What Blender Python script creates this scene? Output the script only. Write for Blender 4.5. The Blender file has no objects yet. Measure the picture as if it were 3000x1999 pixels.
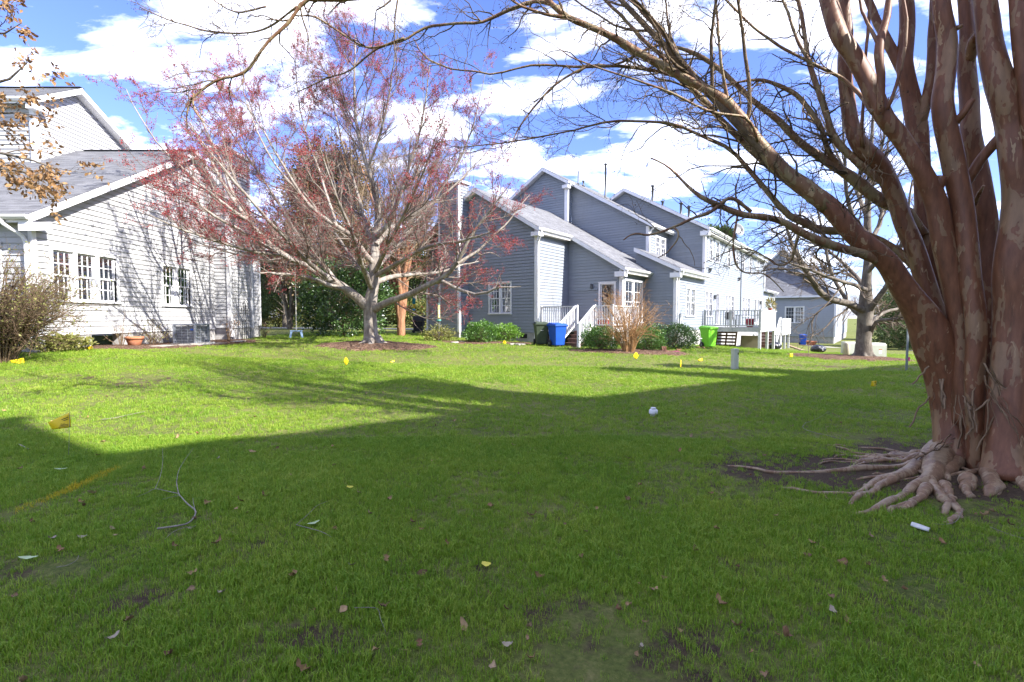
import bpy, math, random
import numpy as np
from mathutils import Vector, Matrix

# ------------------------------------------------------------------ camera, sky, sun, exposure
scn = bpy.context.scene
COL = scn.collection
R = math.radians
CAM_H = 1.5
PITCH = math.atan(69.5 / 1440.0)
cam = bpy.data.objects.new('camera', bpy.data.cameras.new('camera'))
COL.objects.link(cam)
cam.location = (0, 0, CAM_H)
cam.rotation_euler = (math.pi / 2 - PITCH, 0, 0)
cam.data.sensor_width = 36.0
cam.data.lens = 36.0 * 1440.0 / 3000.0
cam.data.clip_start = 0.05
cam.data.clip_end = 3000
scn.camera = cam

SUN_EL = R(37.0)
SUN_AZ = (0.87, -0.494)           # horizontal direction towards the sun
sdir = Vector((SUN_AZ[0] * math.cos(SUN_EL), SUN_AZ[1] * math.cos(SUN_EL), math.sin(SUN_EL))).normalized()
sun = bpy.data.objects.new('sun', bpy.data.lights.new('sun', 'SUN'))
COL.objects.link(sun)
sun.data.energy = 2.4
sun.data.angle = R(0.53)
sun.data.color = (1.0, 0.955, 0.89)
sun.rotation_euler = sdir.to_track_quat('Z', 'Y').to_euler()

world = bpy.data.worlds.new('World')
scn.world = world
world.use_nodes = True
wn, wl = world.node_tree.nodes, world.node_tree.links
wn.clear()
w_out = wn.new('ShaderNodeOutputWorld')
w_bg = wn.new('ShaderNodeBackground')
w_bg.inputs['Strength'].default_value = 0.15
sky = wn.new('ShaderNodeTexSky')
sky.sky_type = 'NISHITA'
sky.sun_disc = False
sky.sun_elevation = SUN_EL
sky.sun_rotation = math.atan2(SUN_AZ[0], SUN_AZ[1])
sky.air_density = 1.0
sky.dust_density = 0.6
sky.ozone_density = 1.6
tc = wn.new('ShaderNodeTexCoord')
sep = wn.new('ShaderNodeSeparateXYZ')
wl.new(tc.outputs['Generated'], sep.inputs[0])


def wmath(op, a, b=None, c=None):
    m = wn.new('ShaderNodeMath'); m.operation = op
    for i, x in enumerate((a, b, c)):
        if x is None:
            continue
        if hasattr(x, 'links') or hasattr(x, 'is_linked'):
            wl.new(x, m.inputs[i])
        else:
            m.inputs[i].default_value = x
    return m.outputs[0]


# a flat cloud deck: the view direction projected to a horizontal layer
den = wmath('ADD', wmath('MAXIMUM', sep.outputs['Z'], 0.0), 0.22)
comb = wn.new('ShaderNodeCombineXYZ')
wl.new(wmath('DIVIDE', sep.outputs['X'], den), comb.inputs[0])
wl.new(wmath('DIVIDE', sep.outputs['Y'], den), comb.inputs[1])
cn = wn.new('ShaderNodeTexNoise')
cn.inputs['Scale'].default_value = 2.3
cn.inputs['Detail'].default_value = 9.0
cn.inputs['Roughness'].default_value = 0.6
cn.inputs['Distortion'].default_value = 0.25
cmap = wn.new('ShaderNodeMapping')
cmap.inputs['Location'].default_value = (2.35, 0.9, 0.0)
cmap.inputs['Rotation'].default_value = (0, 0, 0.5)
cmap.inputs['Scale'].default_value = (0.8, 1.35, 1.0)
wl.new(comb.outputs[0], cmap.inputs[0])
wl.new(cmap.outputs[0], cn.inputs['Vector'])
cr = wn.new('ShaderNodeValToRGB')
cr.color_ramp.elements[0].position = 0.49
cr.color_ramp.elements[0].color = (0, 0, 0, 1)
cr.color_ramp.elements[1].position = 0.80
cr.color_ramp.elements[1].color = (1, 1, 1, 1)
wl.new(cn.outputs['Fac'], cr.inputs[0])
cmix = wn.new('ShaderNodeMixRGB')
cmix.inputs[2].default_value = (8.4, 8.2, 7.9, 1)
wl.new(wmath('MULTIPLY', cr.outputs[0], 0.94), cmix.inputs[0])
stint = wn.new('ShaderNodeMixRGB'); stint.blend_type = 'MULTIPLY'; stint.inputs[0].default_value = 1.0
stint.inputs[2].default_value = (0.25, 0.27, 0.43, 1)
wl.new(sky.outputs[0], stint.inputs[1])
wl.new(stint.outputs[0], cmix.inputs[1])
wl.new(cmix.outputs[0], w_bg.inputs['Color'])
wl.new(w_bg.outputs[0], w_out.inputs[0])

scn.view_settings.view_transform = 'Standard'
scn.view_settings.look = 'None'
scn.view_settings.gamma = 1.0
scn.view_settings.exposure = 2.55
scn.view_settings.use_curve_mapping = False
scn.cycles.max_bounces = 6
scn.cycles.diffuse_bounces = 3
scn.cycles.glossy_bounces = 2
scn.cycles.transmission_bounces = 4
scn.cycles.transparent_max_bounces = 8
scn.cycles.caustics_reflective = False
scn.cycles.caustics_refractive = False
scn.cycles.use_denoising = True

rng = np.random.default_rng(11)
random.seed(5)
PI = math.pi

# ------------------------------------------------------------------ placing: survey of the plot
GX = [-400, -30, -12, -5, 1, 7, 12, 18, 30, 400]
GY = [-400, 0, 5, 9, 13, 19, 25, 32, 55, 120, 900]
GZ = [[.3, .3, .15, 0, 0, 0, 0, 0, 0, 0],
      [.3, .3, .15, 0, 0, 0, 0, 0, 0, 0],
      [.4, .4, .28, 0, 0, 0, 0, 0, 0, 0],
      [.6, .6, .46, .1, .05, 0, 0, 0, 0, 0],
      [.7, .7, .66, .25, .12, .05, 0, -.1, -.2, -.2],
      [.7, .7, .57, .42, .27, .12, -.1, -.3, -.5, -.5],
      [.7, .7, .6, .5, .32, .15, -.15, -.55, -.9, -.9],
      [.7, .7, .6, .5, .4, .2, -.25, -.65, -1., -1.],
      [.6, .6, .6, .6, .5, .0, -.7, -1.1, -1.4, -1.4],
      [.5, .5, .5, .5, .5, 0, -.5, -1., -1.4, -1.4],
      [.5, .5, .5, .5, .5, 0, -.5, -1., -1.4, -1.4]]
_gx, _gy, _gz = np.array(GX, float), np.array(GY, float), np.array(GZ, float)


def gzv(X, Y):
    X = np.asarray(X, float); Y = np.asarray(Y, float)
    i = np.clip(np.searchsorted(_gx, X) - 1, 0, len(_gx) - 2)
    j = np.clip(np.searchsorted(_gy, Y) - 1, 0, len(_gy) - 2)
    fx = np.clip((X - _gx[i]) / (_gx[i + 1] - _gx[i]), 0, 1)
    fy = np.clip((Y - _gy[j]) / (_gy[j + 1] - _gy[j]), 0, 1)
    z = (_gz[j, i] * (1 - fx) + _gz[j, i + 1] * fx) * (1 - fy) + (_gz[j + 1, i] * (1 - fx) + _gz[j + 1, i + 1] * fx) * fy
    z = z + 0.018 * np.sin(X * 1.1 + .7) * np.cos(Y * .9) + 0.010 * np.sin(X * 2.7 + Y * 1.9)
    return z


def gz(x, y):
    return float(gzv(x, y))


_cp, _sp = math.cos(PITCH), math.sin(PITCH)


def ray(u, v):
    cx = (u - 1500) / 1440.0; cy = (999.5 - v) / 1440.0
    return np.array([cx, _cp + cy * _sp, -_sp + cy * _cp])


def at(u, v, Y):
    d = ray(u, v); t = Y / d[1]
    return np.array([0, 0, CAM_H]) + d * t


def G(u, v, dz=0.0):
    """point of the lawn seen at a survey mark"""
    d = ray(u, v); z = 0.0
    for _ in range(60):
        t = (z - CAM_H) / d[2]; P = np.array([0, 0, CAM_H]) + d * t
        z = .5 * z + .5 * gz(P[0], P[1])
    return np.array([P[0], P[1], gz(P[0], P[1]) + dz])


# ------------------------------------------------------------------ object helpers
def tag(o, label=None, cat=None, group=None, kind=None):
    if label: o['label'] = label
    if cat: o['category'] = cat
    if group: o['group'] = group
    if kind: o['kind'] = kind
    return o


def empty(name, loc, rz=0.0, label=None, cat=None, group=None):
    o = bpy.data.objects.new(name, None)
    COL.objects.link(o)
    o.location = [float(c) for c in loc]; o.rotation_euler = (0, 0, rz)
    o.empty_display_size = .2
    return tag(o, label, cat, group)


def link(name, me, parent=None, loc=(0, 0, 0), rot=(0, 0, 0), scale=None):
    o = bpy.data.objects.new(name, me)
    COL.objects.link(o)
    o.location = [float(c) for c in loc]; o.rotation_euler = rot
    if scale is not None: o.scale = scale
    if parent is not None: o.parent = parent
    return o


def copy_tree(o, parent=None, loc=None, rz=None):
    c = o.copy(); COL.objects.link(c); c.parent = parent
    if loc is not None: c.location = [float(x) for x in loc]
    if rz is not None: c.rotation_euler = (0, 0, rz)
    for ch in list(o.children): copy_tree(ch, c)
    return c


def np_mesh(name, V, F, mat=None, smooth=False, mats=None, midx=None):
    """V (n,3) array, F list of (m,k) index arrays"""
    me = bpy.data.meshes.new(name)
    V = np.ascontiguousarray(V, dtype=np.float32)
    me.vertices.add(len(V)); me.vertices.foreach_set('co', V.ravel())
    F = [np.asarray(f, dtype=np.int32) for f in F if len(f)]
    nl = sum(f.size for f in F); npoly = sum(len(f) for f in F)
    me.loops.add(nl); me.polygons.add(npoly)
    me.loops.foreach_set('vertex_index', np.concatenate([f.ravel() for f in F]))
    tot = np.concatenate([np.full(len(f), f.shape[1], np.int32) for f in F])
    start = np.concatenate([[0], np.cumsum(tot)[:-1]]).astype(np.int32)
    me.polygons.foreach_set('loop_start', start)
    try:
        me.polygons.foreach_set('loop_total', tot)
    except Exception:
        pass
    if smooth: me.polygons.foreach_set('use_smooth', np.ones(npoly, bool))
    for m in (mats or ([mat] if mat else [])): me.materials.append(m)
    if midx is not None: me.polygons.foreach_set('material_index', np.asarray(midx, np.int32))
    me.update(calc_edges=True); me.validate()
    return me


class MB:
    """collects pieces of ONE part"""
    def __init__(s): s.v = []; s.f = []

    def add(s, vs, fs):
        b = len(s.v); s.v += [tuple(map(float, x)) for x in vs]; s.f += [tuple(i + b for i in f) for f in fs]
        return s

    def box(s, x0, x1, y0, y1, z0, z1):
        return s.add([(x0, y0, z0), (x1, y0, z0), (x1, y1, z0), (x0, y1, z0), (x0, y0, z1), (x1, y0, z1), (x1, y1, z1), (x0, y1, z1)],
                     [(0, 3, 2, 1), (4, 5, 6, 7), (0, 1, 5, 4), (1, 2, 6, 5), (2, 3, 7, 6), (3, 0, 4, 7)])

    def hexa(s, p):      # 8 points: bottom 4, top 4
        return s.add(p, [(0, 3, 2, 1), (4, 5, 6, 7), (0, 1, 5, 4), (1, 2, 6, 5), (2, 3, 7, 6), (3, 0, 4, 7)])

    def beam(s, p, q, w, h, up=(0, 0, 1)):
        p, q = Vector(p), Vector(q); d = (q - p).normalized(); u = Vector(up)
        side = d.cross(u)
        if side.length < 1e-5: side = d.cross(Vector((1, 0, 0)))
        side.normalize(); u = side.cross(d).normalized()
        a, b = side * w / 2, u * h / 2
        return s.hexa([p - a - b, p + a - b, q + a - b, q - a - b, p - a + b, p + a + b, q + a + b, q - a + b])

    def prism(s, poly, vec):
        n = len(poly); v = Vector(vec); vs = [Vector(p) for p in poly] + [Vector(p) + v for p in poly]
        return s.add(vs, [tuple(range(n))[::-1], tuple(range(n, 2 * n))] + [(i, (i + 1) % n, n + (i + 1) % n, n + i) for i in range(n)])

    def lathe(s, prof, n=16, c=(0, 0, 0), squash=1.0):
        b = []
        for r, z in prof:
            b += [(c[0] + r * math.cos(2 * PI * k / n), c[1] + r * squash * math.sin(2 * PI * k / n), c[2] + z) for k in range(n)]
        fs = []
        for i in range(len(prof) - 1):
            for k in range(n):
                fs.append((i * n + k, i * n + (k + 1) % n, (i + 1) * n + (k + 1) % n, (i + 1) * n + k))
        fs.append(tuple(range(n))[::-1]); m = (len(prof) - 1) * n; fs.append(tuple(range(m, m + n)))
        return s.add(b, fs)

    def tube(s, pts, rad, n=8):
        P = np.array(pts, float); rad = np.full(len(P), rad) if np.isscalar(rad) else np.array(rad, float)
        V, F, C = tube_arrays(P[None], rad[None], n)
        b = len(s.v); s.v += [tuple(x) for x in V.tolist()]
        s.f += [tuple(i + b for i in f) for f in F.tolist()] + [tuple(i + b for i in f) for f in C.tolist()]
        return s

    def build(s, name, mat=None, parent=None, smooth=False, loc=(0, 0, 0), rot=(0, 0, 0)):
        me = s.mesh(name, mat, smooth)
        return link(name, me, parent, loc, rot)

    def mesh(s, name, mat=None, smooth=False):
        me = bpy.data.meshes.new(name); me.from_pydata(s.v, [], s.f)
        if mat: me.materials.append(mat)
        if smooth: me.polygons.foreach_set('use_smooth', np.ones(len(me.polygons), bool))
        me.update()
        return me


def bevel(o, w=.01, seg=2):
    m = o.modifiers.new('bevel', 'BEVEL'); m.width = w; m.segments = seg; m.limit_method = 'ANGLE'; m.angle_limit = R(40)
    return o


def tube_arrays(P, Rr, n):
    """P (B,N,3), Rr (B,N) -> verts, quads, caps(tip ring polygons)"""
    B, N, _ = P.shape
    T = np.empty_like(P); T[:, 1:-1] = P[:, 2:] - P[:, :-2]; T[:, 0] = P[:, 1] - P[:, 0]; T[:, -1] = P[:, -1] - P[:, -2]
    T /= np.linalg.norm(T, axis=2, keepdims=True) + 1e-9
    ref = np.zeros_like(P); m = T[:, :, :].mean(axis=1)
    ax = np.where((np.abs(m[:, 2]) > .8)[:, None], np.array([1., 0, 0]), np.array([0, 0, 1.]))
    ref[:] = ax[:, None, :]
    U = np.cross(T, ref); U /= np.linalg.norm(U, axis=2, keepdims=True) + 1e-9
    W = np.cross(T, U)
    a = np.arange(n) * 2 * PI / n
    ring = U[:, :, None, :] * np.cos(a)[None, None, :, None] + W[:, :, None, :] * np.sin(a)[None, None, :, None]
    V = P[:, :, None, :] + ring * Rr[:, :, None, None]
    base = (np.arange(B) * N * n)[:, None, None] + (np.arange(N - 1) * n)[None, :, None] + np.arange(n)[None, None, :]
    nxt = (np.arange(B) * N * n)[:, None, None] + (np.arange(N - 1) * n)[None, :, None] + ((np.arange(n) + 1) % n)[None, None, :]
    F = np.stack([base, nxt, nxt + n, base + n], axis=-1).reshape(-1, 4)
    C0 = (np.arange(B) * N * n)[:, None] + np.arange(n)[None, ::-1]
    C1 = (np.arange(B) * N * n)[:, None] + (N - 1) * n + np.arange(n)[None, :]
    return V.reshape(-1, 3), F, np.concatenate([C0, C1])


class TB:
    """collects many tubes of one part, vectorised"""
    def __init__(s): s.V = []; s.F = []; s.n = 0; s.C = {}

    def add(s, P, Rr, n=5, caps=False):
        if len(P) == 0: return s
        V, F, C = tube_arrays(np.asarray(P, float), np.asarray(Rr, float), n)
        s.V.append(V); s.F.append(F + s.n)
        if caps: s.C.setdefault(n, []).append(C + s.n)
        s.n += len(V)
        return s

    def build(s, name, mat, parent=None, smooth=True):
        F = [np.concatenate(s.F)] + [np.concatenate(c) for c in s.C.values()]
        return link(name, np_mesh(name, np.concatenate(s.V), F, mat, smooth), parent)


def spline(P, n):
    P = np.array(P, float); k = P.shape[1]
    Q = np.vstack([2 * P[0] - P[1], P, 2 * P[-1] - P[-2]])
    out = []
    for i in range(1, len(Q) - 2):
        t = np.linspace(0, 1, 9)[:-1][:, None]
        p0, p1, p2, p3 = Q[i - 1], Q[i], Q[i + 1], Q[i + 2]
        out.append(.5 * ((2 * p1) + (-p0 + p2) * t + (2 * p0 - 5 * p1 + 4 * p2 - p3) * t ** 2 + (-p0 + 3 * p1 - 3 * p2 + p3) * t ** 3))
    out = np.vstack(out + [Q[-2][None]])
    d = np.concatenate([[0], np.cumsum(np.linalg.norm(np.diff(out[:, :3], axis=0), axis=1))])
    s = np.linspace(0, d[-1], n)
    return np.stack([np.interp(s, d, out[:, j]) for j in range(k)], axis=1)


def nrm(v):
    return v / (np.linalg.norm(v, axis=-1, keepdims=True) + 1e-9)


def grow(P, Rr, n, ln, ang, tr=(.2, 1.), up=0.0, bend=0.0, wander=.2, npts=6, rr=.6, rmin=.003, rel=True, taper=.45, rcap=1., lmin=0., lmax=99., bylen=False):
    """n side branches on every branch of P (B,N,3)"""
    B, N, _ = P.shape
    idx = np.repeat(np.arange(B), n); K = len(idx)
    if bylen:
        ll = np.linalg.norm(np.diff(P, axis=1), axis=2).sum(1); idx = rng.choice(B, K, p=ll / ll.sum())
    tt = rng.uniform(tr[0], tr[1], K); t = tt * (N - 1); i = np.minimum(t.astype(int), N - 2); fr = (t - i)[:, None]
    p0 = P[idx, i] * (1 - fr) + P[idx, i + 1] * fr
    r0 = Rr[idx, i] * (1 - fr[:, 0]) + Rr[idx, i + 1] * fr[:, 0]
    T = nrm(P[idx, i + 1] - P[idx, i])
    v = rng.normal(size=(K, 3)); perp = nrm(v - T * (v * T).sum(1, keepdims=True))
    a = rng.uniform(ang[0], ang[1], K)[:, None]
    D = T * np.cos(a) + perp * np.sin(a); D[:, 2] += up; D = nrm(D)
    L = rng.uniform(ln[0], ln[1], K) * (1.1 - taper * tt)
    if rel: L = L * np.linalg.norm(np.diff(P, axis=1), axis=2).sum(1)[idx]
    L = np.clip(L, lmin, lmax)
    pts = [p0]; cur = p0
    st = (L / (npts - 1))[:, None]
    for k in range(npts - 1):
        cur = cur + D * st; pts.append(cur)
        D = D + rng.normal(size=(K, 3)) * wander; D[:, 2] += bend; D = nrm(D)
    Q = np.stack(pts, axis=1)
    r1 = np.minimum(np.maximum(r0 * rr, rmin * 1.2), rcap)
    f = np.linspace(0, 1, npts)[None, :]
    RR = r1[:, None] * (1 - f) + np.maximum(rmin, r1 * .25)[:, None] * f
    return Q, RR


def along(P, n, tr=(.2, 1.)):
    """n sample points per branch + tangent"""
    B, N, _ = P.shape
    idx = np.repeat(np.arange(B), n); K = len(idx)
    t = rng.uniform(tr[0], tr[1], K) * (N - 1); i = np.minimum(t.astype(int), N - 2); fr = (t - i)[:, None]
    return P[idx, i] * (1 - fr) + P[idx, i + 1] * fr, nrm(P[idx, i + 1] - P[idx, i])


def leaf_mesh(name, pos, D, size, mat, wid=.45, fold=.25, curl=0.0, spread=.6, normal_up=None):
    """one diamond leaf (4 tris) per position; D preferred direction"""
    K = len(pos)
    D = nrm(D + rng.normal(size=(K, 3)) * spread)
    v = rng.normal(size=(K, 3))
    if normal_up is not None: v = v * .35 + np.array([0, 0, 1.]) * 1.0; v = np.cross(D, v)
    S = nrm(v - D * (v * D).sum(1, keepdims=True)); Nn = np.cross(D, S)
    s = (size[0] + (size[1] - size[0]) * rng.random(K))[:, None]
    a = pos; m = pos + D * s * .5 + Nn * s * fold * .5; tip = pos + D * s + Nn * s * curl
    l = pos + D * s * .45 + S * s * wid * .5; r = pos + D * s * .45 - S * s * wid * .5
    V = np.stack([a, l, tip, r], axis=1).reshape(-1, 3)
    if fold > 0:
        V = np.stack([a, l + Nn * s * fold * .4, tip, r + Nn * s * fold * .4], axis=1).reshape(-1, 3)
    b = np.arange(K)[:, None] * 4
    F = np.concatenate([b + np.array([[0, 1, 2]]), b + np.array([[0, 2, 3]])])
    return np_mesh(name, V, [F], mat)

# ------------------------------------------------------------------ materials
def ncol(c): return (c[0], c[1], c[2], 1.0)


class NT:
    def __init__(s, name):
        s.m = bpy.data.materials.new(name); s.m.use_nodes = True
        s.n, s.l = s.m.node_tree.nodes, s.m.node_tree.links
        s.n.clear(); s.out = s.n.new('ShaderNodeOutputMaterial')

    def node(s, t, **kw):
        x = s.n.new(t)
        for k, v in kw.items(): setattr(x, k, v)
        return x

    def put(s, sock, v):
        if hasattr(v, 'is_linked'): s.l.new(v, sock)
        else: sock.default_value = v if not isinstance(v, tuple) or len(v) != 3 or sock.type != 'RGBA' else ncol(v)

    def coord(s, kind='Object', scale=(1, 1, 1), rot=(0, 0, 0), loc=(0, 0, 0)):
        t = s.node('ShaderNodeTexCoord'); mp = s.node('ShaderNodeMapping')
        mp.inputs['Scale'].default_value = scale; mp.inputs['Rotation'].default_value = rot; mp.inputs['Location'].default_value = loc
        s.l.new(t.outputs[kind], mp.inputs[0]); return mp.outputs[0]

    def geo_pos(s, scale=(1, 1, 1)):
        t = s.node('ShaderNodeNewGeometry'); mp = s.node('ShaderNodeMapping'); mp.inputs['Scale'].default_value = scale
        s.l.new(t.outputs['Position'], mp.inputs[0]); return mp.outputs[0]

    def noise(s, vec, scale, detail=4, rough=.55, dist=0.0):
        t = s.node('ShaderNodeTexNoise'); s.l.new(vec, t.inputs['Vector'])
        t.inputs['Scale'].default_value = scale; t.inputs['Detail'].default_value = detail
        t.inputs['Roughness'].default_value = rough; t.inputs['Distortion'].default_value = dist
        return t.outputs['Fac']

    def vor(s, vec, scale, out='Color', feature='F1'):
        t = s.node('ShaderNodeTexVoronoi', feature=feature); s.l.new(vec, t.inputs['Vector']); t.inputs['Scale'].default_value = scale
        return t.outputs[out]

    def ramp(s, fac, stops):
        t = s.node('ShaderNodeValToRGB'); s.l.new(fac, t.inputs[0]); e = t.color_ramp.elements
        while len(e) < len(stops): e.new(.5)
        for x, (p, c) in zip(e, stops): x.position = p; x.color = ncol(c if not np.isscalar(c) else (c, c, c))
        return t.outputs[0]

    def mix(s, fac, a, b, mode='MIX'):
        t = s.node('ShaderNodeMixRGB', blend_type=mode); s.put(t.inputs[0], fac); s.put(t.inputs[1], a); s.put(t.inputs[2], b)
        return t.outputs[0]

    def math(s, op, a, b=0.0):
        t = s.node('ShaderNodeMath', operation=op); s.put(t.inputs[0], a); s.put(t.inputs[1], b); return t.outputs[0]

    def bump(s, h, strength=.3, dist=.02):
        t = s.node('ShaderNodeBump'); s.l.new(h, t.inputs['Height']); t.inputs['Strength'].default_value = strength
        t.inputs['Distance'].default_value = dist; return t.outputs[0]

    def rand(s):
        return s.node('ShaderNodeObjectInfo').outputs['Random']

    def princ(s, base, rough=.7, metal=0.0, normal=None, spec=.5, **kw):
        b = s.node('ShaderNodeBsdfPrincipled')
        s.put(b.inputs['Base Color'], base); s.put(b.inputs['Roughness'], rough); s.put(b.inputs['Metallic'], metal)
        b.inputs['Specular IOR Level'].default_value = spec
        if normal is not None: s.l.new(normal, b.inputs['Normal'])
        for k, v in kw.items(): s.put(b.inputs[k], v)
        return b.outputs[0]

    def done(s, sh): s.l.new(sh, s.out.inputs[0]); return s.m


M = {}


def simple(name, c, rough=.6, var=.12, scale=6., metal=0., bump=0., bscale=40., spec=.4, dirt=None):
    t = NT(name); p = t.coord()
    k = t.noise(p, scale, 5)
    lo = tuple(x * (1 - var) for x in c); hi = tuple(min(1, x * (1 + var)) for x in c)
    col = t.ramp(k, [(.3, lo), (.7, hi)])
    if dirt:
        col = t.mix(t.ramp(t.noise(p, scale * .6, 6, .65), [(.5, 0.), (.72, .55)]), col, dirt)
    nb = t.bump(t.noise(p, bscale, 3), bump, .01) if bump else None
    M[name] = t.done(t.princ(col, rough, metal, nb, spec))
    return M[name]


def siding_mat(name, c, streak):
    t = NT(name); p = t.coord()
    g = t.noise(t.coord(scale=(1, 1, 22)), 5., 4)
    base = t.ramp(t.rand(), [(0., tuple(x * .94 for x in c)), (1., tuple(x * 1.05 for x in c))])
    base = t.mix(t.ramp(g, [(.35, .0), (.75, .25)]), base, tuple(x * .86 for x in c))
    stain = t.ramp(t.noise(t.coord(scale=(1.6, 1.6, .35)), 1.6, 6, .6), [(.52, 0.), (.8, .45)])
    base = t.mix(stain, base, streak)
    h = t.noise(t.coord(scale=(3, 3, 40)), 8., 3)
    M[name] = t.done(t.princ(base, .62, 0, t.bump(h, .12, .004), .35))


siding_mat('siding_left', (.43, .43, .435), (.34, .34, .33))
siding_mat('siding_mid', (.235, .262, .295), (.19, .205, .22))
siding_mat('siding_far', (.30, .32, .35), (.25, .26, .28))
simple('trim', (.74, .74, .75), .5, .05, 3., dirt=(.58, .57, .53))
simple('soffit', (.62, .60, .54), .6, .08, 3., dirt=(.42, .40, .34))
simple('gutter', (.78, .78, .77), .35, .05, 2., dirt=(.55, .54, .5))
simple('sash', (.78, .78, .79), .4, .04)
simple('concrete', (.36, .35, .34), .9, .18, 4., bump=.4, bscale=60., dirt=(.16, .17, .13))
simple('path_concrete', (.46, .43, .40), .9, .12, 2., bump=.3, bscale=30., dirt=(.28, .26, .22))
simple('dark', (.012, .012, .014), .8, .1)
simple('room_shade', (.05, .048, .045), .9, .2, 2.)  # dark tone stands in for the shade of an unlit room
simple('curtain', (.55, .56, .58), .9, .1, 4.)
simple('blind', (.72, .72, .71), .5, .04)
simple('vent_metal', (.10, .105, .11), .5, .15, metal=.5)
simple('white_paint', (.70, .70, .69), .6, .06, 5., dirt=(.46, .46, .42), bump=.15)
simple('weathered_paint', (.42, .43, .43), .75, .14, 7., dirt=(.24, .25, .24), bump=.3)
simple('tread', (.155, .085, .06), .65, .2, 9., bump=.25, bscale=50.)
simple('wood_raw', (.30, .21, .13), .85, .25, 8., bump=.4, dirt=(.12, .09, .06))
simple('pallet', (.20, .12, .07), .85, .25, 8., bump=.4)
simple('terracotta', (.42, .16, .08), .8, .12, 6., bump=.15, dirt=(.38, .24, .18))
simple('bin_green', (.045, .062, .038), .5, .12, 4., bump=.08)
simple('bin_blue', (.012, .075, .40), .42, .1, 4., bump=.05)
simple('bin_lime', (.20, .62, .035), .42, .06, 4., bump=.05)
simple('rubber', (.018, .018, .019), .75, .15)
simple('galv', (.24, .27, .31), .45, .12, 10., metal=.75)
simple('pedestal', (.48, .50, .42), .5, .06, 5., dirt=(.36, .37, .30))
simple('transformer', (.44, .45, .38), .5, .06, 4., dirt=(.33, .33, .27))
simple('bollard_tan', (.50, .46, .35), .6, .08, 5., dirt=(.35, .30, .22))
simple('acmetal', (.42, .45, .50), .4, .08, 8., metal=.55)
simple('accoil', (.22, .23, .25), .5, .25, 60., metal=.2)
simple('iron', (.02, .02, .022), .5, .2, metal=.4)
simple('pvc', (.72, .72, .74), .4, .04, dirt=(.55, .54, .5))
simple('swing_blue', (.16, .24, .36), .55, .1)
simple('rope', (.55, .52, .46), .9, .15)
simple('feeder_tube', (.56, .53, .24), .35, .15, 10.)
simple('feeder_teal', (.09, .30, .28), .4, .1)
simple('toy_blue', (.03, .32, .62), .45, .08)
simple('toy_yellow', (.72, .52, .04), .45, .08)
simple('red_plastic', (.42, .03, .05), .4, .1)
simple('teal_tub', (.14, .36, .28), .45, .1)
simple('flag_yellow', (.80, .58, .010), .45, .05, 12.)
simple('flag_pink', (.85, .05, .25), .45, .05)
simple('wire', (.22, .22, .20), .5, .1, metal=.6)
simple('ink', (.10, .07, .012), .6, .05)
simple('brick_red', (.24, .11, .075), .9, .25, 12., bump=.3)
simple('stone', (.34, .31, .27), .9, .2, 8., bump=.3)
simple('propane', (.40, .20, .09), .5, .2, 8., dirt=(.2, .1, .05))
simple('dish', (.16, .165, .17), .45, .1, metal=.2)
simple('yellow_cap', (.78, .62, .02), .45, .05)
simple('tarp_tan', (.36, .30, .20), .9, .15, 3., bump=.3)
simple('book_magenta', (.45, .06, .18), .6, .1)
simple('white_shard', (.62, .61, .58), .35, .05)


def bag_mat():
    t = NT('bin_bag'); p = t.coord()
    h = t.noise(p, 5., 5, .6, 1.5)
    M['bin_bag'] = t.done(t.princ((.012, .013, .018), .22, 0, t.bump(h, .9, .06), .6))
bag_mat()


def glass_mat():
    t = NT('glass')
    tr = t.node('ShaderNodeBsdfTransparent'); tr.inputs[0].default_value = (.82, .85, .87, 1)
    gl = t.node('ShaderNodeBsdfGlossy'); gl.inputs['Roughness'].default_value = .02; gl.inputs[0].default_value = (.95, .97, 1, 1)
    fr = t.node('ShaderNodeFresnel'); fr.inputs[0].default_value = 1.6
    mx = t.node('ShaderNodeMixShader'); f = t.math('ADD', fr.outputs[0], .06)
    t.l.new(f, mx.inputs[0]); t.l.new(tr.outputs[0], mx.inputs[1]); t.l.new(gl.outputs[0], mx.inputs[2])
    M['glass'] = t.done(mx.outputs[0])
glass_mat()


def shingle_mat():
    t = NT('shingles'); p = t.coord('UV')
    b = t.node('ShaderNodeTexBrick'); t.l.new(p, b.inputs['Vector'])
    b.inputs['Scale'].default_value = 1.0; b.inputs['Brick Width'].default_value = .30; b.inputs['Row Height'].default_value = .14
    b.inputs['Mortar Size'].default_value = .003; b.inputs['Mortar Smooth'].default_value = .2; b.offset = .41; b.squash = 1
    b.inputs['Color1'].default_value = (.11, .112, .122, 1); b.inputs['Color2'].default_value = (.215, .217, .228, 1)
    b.inputs['Mortar'].default_value = (.045, .045, .05, 1)
    sp = t.noise(p, 55., 3); big = t.noise(p, .8, 4)
    c = t.mix(t.ramp(sp, [(.35, 0.), (.7, .5)]), b.outputs[0], (.20, .20, .21))
    c = t.mix(t.ramp(big, [(.4, 0.), (.8, .35)]), c, (.11, .11, .112))
    M['shingles'] = t.done(t.princ(c, .92, 0, t.bump(sp, .35, .006), .2))
shingle_mat()


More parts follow.
